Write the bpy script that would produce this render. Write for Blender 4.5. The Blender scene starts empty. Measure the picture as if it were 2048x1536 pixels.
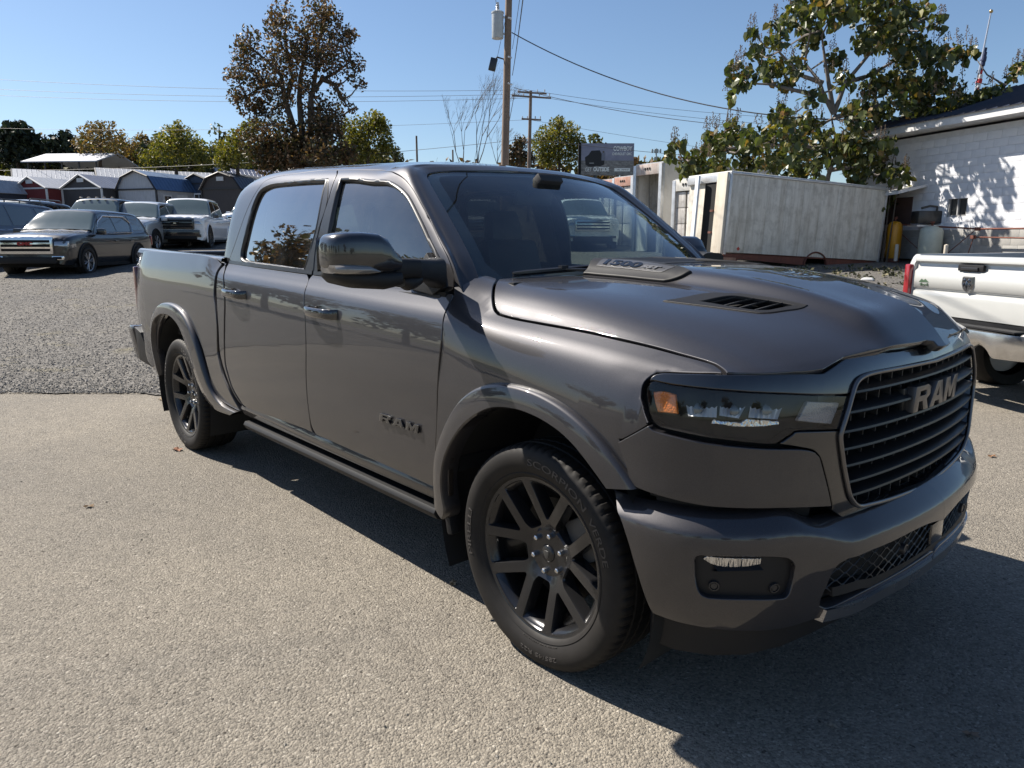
import bpy, bmesh, math, random
import numpy as np
from mathutils import Vector, Matrix, Euler
from mathutils.geometry import delaunay_2d_cdt
random.seed(7); np.random.seed(7)
rad = math.radians
sc = bpy.context.scene
COL = sc.collection
# ---- camera -------------------------------------------------------------------------------
CAMP = (1.7111, -2.6336, 1.5005)
cam = bpy.data.cameras.new('camera'); camo = bpy.data.objects.new('camera', cam); COL.objects.link(camo)
yaw, pit, rol = 2.409944, .195941, -.001131
F = Vector((math.cos(yaw)*math.cos(pit), math.sin(yaw)*math.cos(pit), -math.sin(pit)))
Rr = Vector((math.sin(yaw), -math.cos(yaw), 0)); D = F.cross(Rr)
R2 = math.cos(rol)*Rr+math.sin(rol)*D; D2 = -math.sin(rol)*Rr+math.cos(rol)*D
camo.matrix_world = Matrix(((R2.x, -D2.x, -F.x, CAMP[0]), (R2.y, -D2.y, -F.y, CAMP[1]), (R2.z, -D2.z, -F.z, CAMP[2]), (0, 0, 0, 1)))
cam.sensor_width = 36; cam.lens = 36*1445.33/2048; cam.clip_start = .05; cam.clip_end = 3000
sc.camera = camo
# ---- sky and sun --------------------------------------------------------------------------
LIGHT = Vector((.886, .32, -1)).normalized()
SUN_EL = math.asin(-LIGHT.z); SUN_AZ = math.atan2(-LIGHT.x, -LIGHT.y)
w = bpy.data.worlds.new('World'); sc.world = w; w.use_nodes = True
nt = w.node_tree; nt.nodes.clear()
sky = nt.nodes.new('ShaderNodeTexSky'); sky.sky_type = 'NISHITA'; sky.sun_disc = False
sky.sun_elevation = SUN_EL; sky.sun_rotation = SUN_AZ; sky.altitude = 150; sky.air_density = 1.0; sky.dust_density = .5; sky.ozone_density = 4.0
bg = nt.nodes.new('ShaderNodeBackground'); bg.inputs[1].default_value = .064
wo = nt.nodes.new('ShaderNodeOutputWorld'); nt.links.new(sky.outputs[0], bg.inputs[0]); nt.links.new(bg.outputs[0], wo.inputs[0])
sun = bpy.data.lights.new('sun', 'SUN'); sun.energy = 5.0; sun.angle = rad(.53); sun.color = (1, .93, .83)
suno = bpy.data.objects.new('sun', sun); COL.objects.link(suno)
suno.rotation_mode = 'QUATERNION'; suno.rotation_quaternion = LIGHT.to_track_quat('-Z', 'Y')
sc.view_settings.view_transform = 'Standard'; sc.view_settings.look = 'None'; sc.view_settings.gamma = 1
sc.view_settings.use_curve_mapping = False; sc.view_settings.exposure = 1.0
sc.cycles.max_bounces = 8; sc.cycles.transparent_max_bounces = 16

# ---- materials ----------------------------------------------------------------------------
MATS = {}
class NB:
    def __init__(s, name):
        s.m = bpy.data.materials.new(name); s.m.use_nodes = True; s.t = s.m.node_tree; s.t.nodes.clear()
        s.out = s.n('OutputMaterial')
    def n(s, ty, **k):
        x = s.t.nodes.new('ShaderNode'+ty)
        for a, b in k.items(): setattr(x, a, b)
        return x
    def l(s, a, b): s.t.links.new(a, b)
    def coord(s, kind='Object', scale=(1, 1, 1)):
        c = s.n('TexCoord'); mp = s.n('Mapping'); mp.inputs['Scale'].default_value = scale
        s.l(c.outputs[kind], mp.inputs[0]); return mp.outputs[0]
    def noise(s, vec, scale, detail=4, rough=.55, dist=0):
        x = s.n('TexNoise'); x.inputs['Scale'].default_value = scale; x.inputs['Detail'].default_value = detail
        x.inputs['Roughness'].default_value = rough; x.inputs['Distortion'].default_value = dist; s.l(vec, x.inputs['Vector']); return x.outputs['Fac']
    def ramp(s, fac, stops, interp='LINEAR'):
        x = s.n('ValToRGB'); e = x.color_ramp.elements; x.color_ramp.interpolation = interp
        while len(e) < len(stops): e.new(.5)
        for q, (p, c) in zip(e, stops): q.position = p; q.color = (*c, 1) if len(c) == 3 else c
        s.l(fac, x.inputs[0]); return x.outputs[0]
    def mix(s, f, a, b, mode='MIX'):
        x = s.n('Mix', data_type='RGBA', blend_type=mode)
        for i, q in ((0, f), (6, a), (7, b)):
            if hasattr(q, 'is_linked') or hasattr(q, 'links'): s.l(q, x.inputs[i])
            else: x.inputs[i].default_value = (q if i == 0 else ((*q, 1) if len(q) == 3 else q))
        return x.outputs[2]
    def math(s, op, a, b=0.0, c=None):
        x = s.n('Math', operation=op)
        for i, q in enumerate((a, b) if c is None else (a, b, c)):
            if hasattr(q, 'links'): s.l(q, x.inputs[i])
            else: x.inputs[i].default_value = q
        return x.outputs[0]
    def bump(s, h, strength=.3, dist=.01, nrm=None):
        x = s.n('Bump'); x.inputs['Strength'].default_value = strength; x.inputs['Distance'].default_value = dist
        s.l(h, x.inputs['Height'])
        if nrm: s.l(nrm, x.inputs['Normal'])
        return x.outputs[0]
    def pbr(s, color=(.5, .5, .5), rough=.5, metal=0, bump=None, coat=0, spec=.5, trans=0, emis=None, sss=0):
        b = s.n('BsdfPrincipled')
        for k, q in (('Base Color', color), ('Roughness', rough), ('Metallic', metal), ('Coat Weight', coat), ('Specular IOR Level', spec), ('Transmission Weight', trans)):
            if hasattr(q, 'links'): s.l(q, b.inputs[k])
            else: b.inputs[k].default_value = (*q, 1) if isinstance(q, tuple) else q
        b.inputs['Coat Roughness'].default_value = .03
        if bump: s.l(bump, b.inputs['Normal'])
        s.l(b.outputs[0], s.out.inputs[0]); s.b = b; return s.m
def simple(name, color, rough=.5, metal=0, coat=0, var=.12, vscale=6, spec=.5, bumps=0, bscale=200):
    if name in MATS: return MATS[name]
    n = NB(name); v = n.coord(); f = n.noise(v, vscale, 5)
    c = n.ramp(f, [(.25, tuple(x*(1-var) for x in color)), (.75, tuple(min(1, x*(1+var)) for x in color))])
    b = n.bump(n.noise(v, bscale, 2), bumps, .002) if bumps else None
    r = n.math('ADD', n.math('MULTIPLY', n.noise(v, vscale*2.3, 4), .12), max(0, rough-.06))
    MATS[name] = n.pbr(c, r, metal, b, coat, spec); return MATS[name]
def paint(name, color, metal=.0, rough=.4, flake=0, dirt=.0):
    if name in MATS: return MATS[name]
    n = NB(name); v = n.coord()
    c = n.ramp(n.noise(v, 1.4, 3), [(.3, tuple(x*.95 for x in color)), (.7, tuple(min(1, x*1.05) for x in color))])
    bmp = None
    if flake:
        vo = n.n('TexVoronoi'); vo.inputs['Scale'].default_value = 900; n.l(v, vo.inputs['Vector'])
        fl = n.ramp(vo.outputs['Color'], [(.0, (1-flake,)*3), (1, (1+flake,)*3)]); c = n.mix(1.0, c, fl, 'MULTIPLY')
    rr = rough
    cr = None
    if dirt:   # road film towards the sills
        sep = n.n('SeparateXYZ'); n.l(v, sep.inputs[0])
        g = n.n('MapRange'); g.inputs[1].default_value = .95; g.inputs[2].default_value = .35; n.l(sep.outputs[2], g.inputs[0])
        nn = n.noise(v, 9, 8, .7); d = n.math('MULTIPLY', g.outputs[0], n.math('MULTIPLY', nn, dirt)); d.node.use_clamp = True
        sp = n.ramp(n.noise(v, 160, 3, .8), [(.60, (0, 0, 0)), (.72, (1, 1, 1))]); d2 = n.math('MAXIMUM', d, n.math('MULTIPLY', n.math('MULTIPLY', sp, g.outputs[0]), dirt*.8))
        c = n.mix(d2, c, (.20, .165, .13)); rr = n.math('ADD', n.math('MULTIPLY', d2, .3), rough)
        cr = n.math('ADD', n.math('MULTIPLY', n.math('MAXIMUM', d2, n.math('MULTIPLY', n.noise(v, 14, 6, .7), .12)), .14), .012)
    m = n.pbr(c, rr, metal, bmp, 1.0)
    n.b.inputs['Coat IOR'].default_value = 1.5
    if cr: n.l(cr, n.b.inputs['Coat Roughness'])
    MATS[name] = m; return m
def glass(name, tint=(.6, .68, .66), refl=1.0, ior=1.5, film=None, k=1.6):
    if name in MATS: return MATS[name]
    n = NB(name); tr = n.n('BsdfTransparent'); tr.inputs[0].default_value = (*tint, 1)
    gl = n.n('BsdfGlossy'); gl.inputs['Roughness'].default_value = .015; gl.inputs[0].default_value = (refl, refl, refl, 1)
    fr = n.n('LayerWeight'); fr.inputs[0].default_value = .5; mx = n.n('MixShader'); f0 = ((ior-1)/(ior+1))**2*1.6   # both faces of the pane reflect
    fa = n.math('MULTIPLY', n.math('ADD', n.math('MULTIPLY', n.math('POWER', fr.outputs['Facing'], 4.2), 1-f0), f0), k); fa.node.use_clamp = True
    n.l(fa, mx.inputs[0]); n.l(tr.outputs[0], mx.inputs[1]); n.l(gl.outputs[0], mx.inputs[2])
    o = mx.outputs[0]
    if film:   # dust film on the pane
        df = n.n('BsdfDiffuse'); df.inputs[0].default_value = (.55, .55, .53, 1); m2 = n.n('MixShader')
        v = n.coord(); f = n.math('MULTIPLY', n.ramp(n.noise(v, 5, 8, .7), [(.35, (0, 0, 0)), (.8, (1, 1, 1))]), film)
        n.l(f, m2.inputs[0]); n.l(o, m2.inputs[1]); n.l(df.outputs[0], m2.inputs[2]); o = m2.outputs[0]
    n.l(o, n.out.inputs[0]); MATS[name] = n.m; return n.m

# ---- objects ------------------------------------------------------------------------------
def tag(o, label=None, cat=None, group=None, kind=None):
    if label: o['label'] = label
    if cat: o['category'] = cat
    if group: o['group'] = group
    if kind: o['kind'] = kind
    return o
def empty(name, loc=(0, 0, 0), rz=0, label=None, cat=None, group=None, rot=None):
    o = bpy.data.objects.new(name, None); COL.objects.link(o); o.location = loc; o.rotation_euler = rot if rot else (0, 0, rz)
    o.empty_display_size = .2
    return tag(o, label, cat, group)
def obj(name, me, mat=None, parent=None, loc=None, rot=None, **kw):
    o = bpy.data.objects.new(name, me); COL.objects.link(o)
    if mat is not None and not len(me.materials):
        for m in (mat if isinstance(mat, (list, tuple)) else [mat]): me.materials.append(m)
    if parent: o.parent = parent
    if loc: o.location = loc
    if rot: o.rotation_euler = rot
    return tag(o, **kw) if kw else o
def mesh(name, V, Fc, smooth=False, norms=None):
    Fc = [tuple(map(int, f)) for f in Fc]; Fc = [f for f in Fc if len(set(f)) == len(f)]
    me = bpy.data.meshes.new(name); me.from_pydata([tuple(map(float, p)) for p in V], [], Fc)
    me.validate(); me.update()
    if smooth or norms is not None:
        me.polygons.foreach_set('use_smooth', [True]*len(me.polygons))
    if norms is not None:
        N = np.array(norms, float); L = np.linalg.norm(N, axis=1); N[~(L > 1e-6)] = (0, 0, 1); N = np.nan_to_num(N); N /= np.linalg.norm(N, axis=1)[:, None]
        me.normals_split_custom_set_from_vertices(N.tolist())
    me.update(); return me
class MB:
    """collects boxes, tubes and lofts into one mesh"""
    def __init__(s): s.V = []; s.F = []; s.M = []
    def add(s, V, Fc, mi=0):
        k = len(s.V); s.V += [tuple(v) for v in V]; s.F += [tuple(i+k for i in f) for f in Fc]; s.M += [mi]*len(Fc); return s
    def box(s, c, d, rot=None, mi=0, taper=1.0):
        x, y, z = [q/2 for q in d]; P = [Vector((a*x*(taper if e > 0 else 1), b*y*(taper if e > 0 else 1), e*z)) for a in (-1, 1) for b in (-1, 1) for e in (-1, 1)]
        if rot is not None:
            R = rot if isinstance(rot, Matrix) else Euler(rot).to_matrix()
            P = [R @ p for p in P]
        c = Vector(c); P = [p+c for p in P]
        return s.add(P, [(0, 1, 3, 2), (4, 6, 7, 5), (0, 4, 5, 1), (2, 3, 7, 6), (0, 2, 6, 4), (1, 5, 7, 3)], mi)
    def tube(s, pts, r, n=8, mi=0, closed=False, cap=True):
        pts = [Vector(p) for p in pts]; N = len(pts); rs = r if isinstance(r, (list, tuple)) else [r]*N
        base = []; up = None
        for i, p in enumerate(pts):
            a = pts[(i-1) % N] if (closed or i > 0) else p; b = pts[(i+1) % N] if (closed or i < N-1) else p
            t = (b-a).normalized() if (b-a).length > 1e-9 else Vector((0, 0, 1))
            if up is None:
                up = Vector((0, 0, 1)) if abs(t.z) < .9 else Vector((1, 0, 0))
            u = (up-up.dot(t)*t)
            if u.length < 1e-5: u = Vector((1, 0, 0))-t.x*t
            u.normalize(); w_ = t.cross(u); up = u
            base.append([p+rs[i]*(math.cos(2*math.pi*k/n)*u+math.sin(2*math.pi*k/n)*w_) for k in range(n)])
        V = [q for ring in base for q in ring]; Fc = []
        for i in range(N if closed else N-1):
            j = (i+1) % N
            for k in range(n): Fc.append((i*n+k, i*n+(k+1) % n, j*n+(k+1) % n, j*n+k))
        if cap and not closed: Fc.append(tuple(range(n))[::-1]); Fc.append(tuple((N-1)*n+k for k in range(n)))
        return s.add(V, Fc, mi)
    def prism(s, poly, axis, a, b, mi=0):
        """poly in the plane across axis, extruded from a to b"""
        n = len(poly)
        def P(q, h): return {0: (h, q[0], q[1]), 1: (q[0], h, q[1]), 2: (q[0], q[1], h)}[axis]
        V = [P(q, a) for q in poly]+[P(q, b) for q in poly]
        return s.add(V, [tuple(range(n)), tuple(range(n, 2*n))[::-1]]+[(i, i+n, (i+1) % n+n, (i+1) % n) for i in range(n)], mi)
    def quad(s, a, b, c, d, mi=0): return s.add([a, b, c, d], [(0, 1, 2, 3)], mi)
    def build(s, name, mat=None, parent=None, smooth=False, bevel=0, fix=True, auto=None, **kw):
        me = mesh(name, s.V, s.F, smooth)
        for m in (mat if isinstance(mat, (list, tuple)) else [mat]):
            if m: me.materials.append(m)
        if any(s.M): me.polygons.foreach_set('material_index', s.M)
        if fix:
            b = bmesh.new(); b.from_mesh(me); bmesh.ops.recalc_face_normals(b, faces=b.faces)
            if bevel:
                es = [e for e in b.edges if len(e.link_faces) == 2 and e.calc_face_angle(0) > .5]
                bmesh.ops.bevel(b, geom=es, offset=bevel, segments=2, profile=.6, affect='EDGES', clamp_overlap=True)
            b.to_mesh(me); b.free()
        if auto or bevel:
            for p in me.polygons: p.use_smooth = True
            me.set_sharp_from_angle(angle=rad(auto or 35))
        return obj(name, me, None, parent, **kw)
def lathe(prof, n=48, axis=1):
    """prof: (r, h) pairs, revolved about axis"""
    V = []; Fc = []; m = len(prof)
    for k in range(n):
        a = 2*math.pi*k/n
        for r, h in prof:
            V.append({1: (r*math.cos(a), h, r*math.sin(a)), 2: (r*math.cos(a), r*math.sin(a), h), 0: (h, r*math.cos(a), r*math.sin(a))}[axis])
    for k in range(n):
        for i in range(m-1): Fc.append((k*m+i, k*m+i+1, ((k+1) % n)*m+i+1, ((k+1) % n)*m+i))
    return V, Fc
def lathe_obj(name, prof, mat, parent=None, n=48, axis=1, auto=40, loc=None, **kw):
    b = MB(); b.add(*lathe(prof, n, axis)); o = b.build(name, mat, parent, auto=auto, smooth=True, **kw)
    if loc: o.location = loc
    return o
def inpoly(P, poly):
    P = np.asarray(P); poly = np.asarray(poly); x, y = P[:, 0], P[:, 1]; c = np.zeros(len(P), bool)
    xj, yj = poly[-1]
    for xi, yi in poly:
        if yi != yj: c ^= ((yi > y) != (yj > y)) & (x < (xj-xi)*(y-yi)/(yj-yi)+xi)
        xj, yj = xi, yi
    return c
def segd(P, poly):
    P = np.asarray(P); poly = np.asarray(poly); d = np.full(len(P), 1e9)
    for a, b in zip(poly, np.roll(poly, -1, 0)):
        ab = b-a; L = ab@ab+1e-12; t = np.clip(((P-a)@ab)/L, 0, 1); d = np.minimum(d, np.hypot(*(P-a-t[:, None]*ab).T))
    return d
def text_mesh(txt, size, extrude=.002, font=None, shear=0, bold=0):
    cu = bpy.data.curves.new('t', 'FONT'); cu.body = txt; cu.size = size; cu.extrude = extrude; cu.align_x = 'CENTER'; cu.align_y = 'CENTER'
    cu.shear = shear; cu.offset = bold; cu.resolution_u = 3
    o = bpy.data.objects.new('t', cu); COL.objects.link(o)
    dg = bpy.context.evaluated_depsgraph_get(); me = bpy.data.meshes.new_from_object(o.evaluated_get(dg))
    bpy.data.objects.remove(o); bpy.data.curves.remove(cu); return me
# ---- smooth surfaces (tensor Catmull-Rom) -------------------------------------------------
def _cr(t):
    t2 = t*t; t3 = t2*t
    return np.stack([-.5*t3+t2-.5*t, 1.5*t3-2.5*t2+1, -1.5*t3+2*t2+.5*t, .5*t3-.5*t2], -1)
class Surf:
    def __init__(s, net, flip=False):
        N = np.array(net, float)
        N = np.concatenate([2*N[:1]-N[1:2], N, 2*N[-1:]-N[-2:-1]], 0)
        N = np.concatenate([2*N[:, :1]-N[:, 1:2], N, 2*N[:, -1:]-N[:, -2:-1]], 1)
        s.N = N; s.R, s.C = N.shape[0]-2, N.shape[1]-2; s.flip = flip
        g = 8
        s.gu, s.gv = np.meshgrid(np.linspace(0, s.R-1, (s.R-1)*g+1), np.linspace(0, s.C-1, (s.C-1)*g+1), indexing='ij')
        s.gp = s.ev(s.gu.ravel(), s.gv.ravel())
    def ev(s, u, v):
        u = np.asarray(u, float); v = np.asarray(v, float)
        i = np.clip(np.floor(u).astype(int), 0, s.R-2); j = np.clip(np.floor(v).astype(int), 0, s.C-2)
        a = _cr(u-i); b = _cr(v-j)
        P = np.zeros(u.shape+(3,))
        for k in range(4):
            for l in range(4):
                P += (a[..., k]*b[..., l])[..., None]*s.N[i+k, j+l]
        return P
    def nrm(s, u, v):
        h = .02
        du = s.ev(u+h, v)-s.ev(u-h, v); dv = s.ev(u, v+h)-s.ev(u, v-h)
        n = np.cross(du, dv); n /= np.linalg.norm(n, axis=-1, keepdims=True)+1e-12
        return -n if s.flip else n
    def inv(s, P):
        P = np.atleast_2d(P); out = []
        for p in P:
            k = np.argmin(((s.gp-p)**2).sum(1)); u, v = s.gu.ravel()[k], s.gv.ravel()[k]
            for _ in range(8):
                q = s.ev(u, v); du = (s.ev(u+.01, v)-s.ev(u-.01, v))/.02; dv = (s.ev(u, v+.01)-s.ev(u, v-.01))/.02
                J = np.stack([du, dv], 1); st = np.linalg.lstsq(J, p-q, rcond=None)[0]
                u += np.clip(st[0], -.5, .5); v += np.clip(st[1], -.5, .5)
            out.append((u, v))
        return np.array(out)

def sstep(a, b, x):
    t = np.clip((x-a)/(b-a), 0, 1); return t*t*(3-2*t)
# truck half surfaces (near side, y<0) --------------------------------------------------------
# door and box side, rows along x, columns up z: (z, y)
SEC = [(.30, -.93), (.40, -.95), (.47, -.966), (.56, -.985), (.68, -.995), (.80, -.998), (.92, -1.0), (1.04, -.996), (1.13, -.988), (1.20, -.976), (1.235, -.962), (1.27, -.938), (1.305, -.916), (1.345, -.90), (1.40, -.885)]
def side_net():
    rows = []
    for x in [-4.95, -4.8, -4.72, -4.5, -4.1, -3.7, -3.3, -3.05, -2.8, -2.4, -2.0, -1.6, -1.2, -.8, -.58, -.45, -.3]:
        r = []
        bed = 1 if x < -2.95 else 0
        tuck = .05*sstep(-4.4, -4.85, x)
        for (z, y) in SEC:
            zz = z+(-.018+.07*np.clip((-.55-x)/2.1, 0, 1.25))*sstep(.95, 1.22, z)
            yy = y+tuck*(1+.0*z)
            if bed and z > 1.2: yy = -.976+tuck+(z-1.2)**1.3*.55
            r.append((x, yy, zz))
        rows.append(r)
    return rows
SIDE = Surf(side_net(), False)
# bonnet and wing: rows run forward, columns run from the centre outwards and down
HY = [0, .14, .25, .31, .37, .43, .53, .65, .73, .79, .835, .872, .905, .930, .950, .965, .978, .990, .998, 1.0, .995, .985, .966]
def hg_net():
    T = np.array([-.62, -.50, -.40, -.30, -.15, 0, .15, .3, .45, .58, .70, .79, .86, .90])
    rows = []
    def end(y):  # x of the front edge by column
        return np.interp(y, [0, .2, .4, .55, .67, .79, .872], [.905, .90, .865, .83, .785, .715, .64])
    ze = lambda y: np.interp(y, [0, .3, .5, .62, .872], [1.165, 1.172, 1.165, 1.142, 1.14])
    top = {  # z by centre-line x for y = 0,.24,.42,.5,.58,.66,.73,.79,.835,.872
        -.62: [1.385, 1.385, 1.385, 1.385, 1.385, 1.385, 1.385, 1.385, 1.378, 1.368],
        -.50: [1.37, 1.37, 1.365, 1.362, 1.36, 1.358, 1.356, 1.35, 1.335, 1.312],
        -.40: [1.365, 1.365, 1.36, 1.356, 1.352, 1.347, 1.342, 1.325, 1.302, 1.272],
        -.30: [1.36, 1.36, 1.354, 1.349, 1.344, 1.339, 1.330, 1.309, 1.281, 1.246],
        -.15: [1.358, 1.357, 1.350, 1.342, 1.336, 1.329, 1.318, 1.297, 1.266, 1.229],
        0:    [1.354, 1.353, 1.344, 1.333, 1.326, 1.318, 1.306, 1.286, 1.257, 1.220],
        .15:  [1.350, 1.348, 1.336, 1.322, 1.313, 1.304, 1.292, 1.273, 1.247, 1.212],
        .3:   [1.340, 1.338, 1.324, 1.306, 1.296, 1.286, 1.274, 1.257, 1.234, 1.203],
        .45:  [1.322, 1.320, 1.306, 1.288, 1.277, 1.266, 1.253, 1.238, 1.218, 1.192],
        .58:  [1.300, 1.297, 1.284, 1.267, 1.256, 1.244, 1.231, 1.218, 1.201, 1.180],
        .70:  [1.270, 1.267, 1.255, 1.241, 1.230, 1.218, 1.206, 1.195, 1.182, 1.166],
        .79:  [1.239, 1.237, 1.226, 1.214, 1.204, 1.193, 1.183, 1.175, 1.166, 1.155],
        .86:  [1.200, 1.200, 1.194, 1.185, 1.175, 1.165, 1.159, 1.155, 1.151, 1.146],
        .90:  [1.165, 1.171, 1.170, 1.165, 1.150, 1.142, 1.141, 1.140, 1.140, 1.140]}
    side = {  # z for y = .905,.930,.950,.965,.978 ; the rest falls to .30
        -.62: [1.330, 1.290, 1.255, 1.222, 1.180], -.50: [1.278, 1.250, 1.228, 1.205, 1.165], -.40: [1.248, 1.228, 1.208, 1.185, 1.145],
        -.30: [1.226, 1.210, 1.192, 1.168, 1.130], -.15: [1.211, 1.195, 1.176, 1.152, 1.115], 0: [1.203, 1.186, 1.166, 1.14, 1.105],
        .15: [1.195, 1.177, 1.156, 1.130, 1.095], .3: [1.186, 1.168, 1.146, 1.12, 1.085], .45: [1.176, 1.158, 1.136, 1.11, 1.078],
        .58: [1.165, 1.148, 1.126, 1.10, 1.07], .70: [1.153, 1.137, 1.116, 1.093, 1.065], .79: [1.144, 1.129, 1.11, 1.088, 1.06],
        .86: [1.136, 1.122, 1.104, 1.083, 1.057], .90: [1.131, 1.118, 1.10, 1.08, 1.055]}
    for x in T:
        f = (x+.62)/(.90+.62)
        r = []
        for j, y in enumerate(HY):
            if y <= .872 and j <= 11:
                xe = end(y); z = np.interp(y, [0, .24, .42, .5, .58, .66, .73, .79, .835, .872], top[round(float(x), 2)])
                # power dome that narrows towards the nose
                yd = .32+.03*np.clip(x/.7, 0, 1)
                z += (.050-.012*np.clip(x/.8, 0, 1))*(1-sstep(yd-.045, yd+.055, y))*(1-sstep(.80, .905, x))*(1-.25*sstep(-.35, -.62, x))
                yr = np.interp(x, [-.2, .3, .9], [.30, .20, .045])
                z += .010*(1-sstep(yr-.05, yr+.04, y))*sstep(-.1, .35, x)
                r.append((-.62+f*(xe+.62), -y, z))
            else:
                k = j-12
                xe = [.605, .575, .55, .53, .515, .505, .50, .50, .50, .50, .50][k]
                z = side[round(float(x), 2)][k] if k < 5 else [1.03, .93, .80, .62, .45, .30][k-5]
                yy = y
                xx = -.62+f*(xe+.62)
                yy -= .022*sstep(.25, .53, xx)**1.5*(1 if k > 1 else .5)
                r.append((xx, -yy, z))
        rows.append(r)
    return rows
HG = Surf(hg_net(), True)
# upper body: rows run backwards, columns run from the belt up to the roof centre
GS = [(-.905, 1.325), (-.887, 1.42), (-.866, 1.52), (-.841, 1.62), (-.810, 1.72), (-.782, 1.79), (-.752, 1.838), (-.71, 1.872), (-.64, 1.902), (-.52, 1.925), (-.27, 1.945), (0, 1.952)]
belt = lambda x: np.interp(x, [-2.9, -.6], [.027, -.033])
def gh_net():
    r0 = [(-.515, -.80, 1.33), (-.585, -.778, 1.41), (-.70, -.750, 1.51), (-.82, -.722, 1.605), (-.94, -.694, 1.695), (-1.015, -.674, 1.75), (-1.07, -.652, 1.788), (-1.092, -.615, 1.806), (-1.088, -.53, 1.818), (-1.06, -.40, 1.827), (-1.03, -.2, 1.836), (-1.02, 0, 1.838)]
    xf = [-.60, -.68, -.79, -.90, -1.01, -1.085, -1.14, -1.17, -1.18, -1.165, -1.14, -1.13]
    zf = [1.293, 1.42, 1.515, 1.61, 1.705, 1.768, 1.812, 1.835, 1.850, 1.858, 1.866, 1.868]
    yf = [-.90, -.884, -.860, -.832, -.800, -.772, -.742, -.70, -.62, -.47, -.25, 0]
    r2 = [(a, b, c) for a, b, c in zip(xf, yf, zf)]
    r1 = []
    for k, (a, b) in enumerate(zip(r0, r2)):
        a = np.array(a); b = np.array(b); m = (a+b)/2
        if k < 7: m += np.array([.022, -.014, .006])
        else: m += np.array([0, 0, .008])
        r1.append(tuple(m))
    rows = [r0, r1, r2]
    for x, dz, dy in [(-1.35, -.048, 0), (-1.6, -.032, 0), (-1.9, -.018, 0), (-2.2, -.004, 0), (-2.5, .008, .003), (-2.75, .004, .008), (-2.92, -.018, .018)]:
        r = []
        for k, (y, z) in enumerate(GS):
            w = sstep(2, 7, k)
            xx = x
            if x > -1.5: xx = x-.02*w
            if x < -2.6:
                xx = x-.06*(1-k/11)*(1 if x < -2.8 else .5)
            r.append((xx, y+dy, z+dz*w+belt(x)*max(0, 1-k/6)))
        rows.append(r)
    last = rows[-1]
    rows.append([(a-.045, b+.030, c-.012*sstep(4, 9, k)) for k, (a, b, c) in enumerate(last)])
    rows.append([(a-.062, b*.86+.0, c-.05*sstep(4, 9, k)) for k, (a, b, c) in enumerate(last)])
    return rows
GH = Surf(gh_net(), True)
# front face: rows up z, columns from the wheel opening round to the centre
PLAN = [(.30, -1.0), (.42, -.995), (.50, -.983), (.58, -.955), (.65, -.912), (.715, -.845), (.77, -.76), (.81, -.68), (.845, -.58), (.868, -.48), (.885, -.36), (.897, -.22), (.903, -.10), (.905, 0)]
def plan_net(plan, zin, off=0):
    P = np.array(plan); d = np.gradient(P, axis=0); n = np.stack([d[:, 1], -d[:, 0]], 1); n /= np.linalg.norm(n, axis=1)[:, None]
    if n[-1][0] < 0: n = -n
    n[-1] = (1, 0)
    rows = []
    for z, i in zin:
        q = P+n*(off-(i(np.arange(len(P))) if callable(i) else i))
        rows.append([(a, b, z) for a, b in q])
    return rows
FZ = [(.60, .03), (.68, .012), (.76, 0), (.85, 0), (.94, 0), (1.0, .003), (1.05, .010), (1.10, .020), (1.14, .035), (1.17, .055), (1.20, .085)]
FRONT = Surf(plan_net(PLAN, FZ), True)
BPLAN = [(.29, -1.01), (.42, -1.012), (.52, -1.0), (.61, -.97), (.69, -.915), (.76, -.835), (.81, -.75), (.845, -.665), (.88, -.56), (.905, -.45), (.922, -.34), (.935, -.22), (.942, -.10), (.944, 0)]
BZ = [(.24, .13), (.30, .085), (.36, .045), (.40, .026), (.46, .010), (.54, .0), (.61, -.004), (.655, -.004), (.684, .0), (.698, .008), (.714, .024), (.730, .044), (.742, .065), (.747, .10)]
def bump_net():
    P = np.array(BPLAN); rows = plan_net(BPLAN, BZ, .008)
    out = []
    for (z, i), r in zip(BZ, rows):
        o = []
        for k, (x, y, zz) in enumerate(r):
            c = sstep(.70, .62, -y)      # centre section stands proud and its top sits lower
            o.append((x+.012*c, y, zz-(.05*c*sstep(.50, .68, z))))
        out.append(o)
    return out
BUMP = Surf(bump_net(), True)
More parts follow.
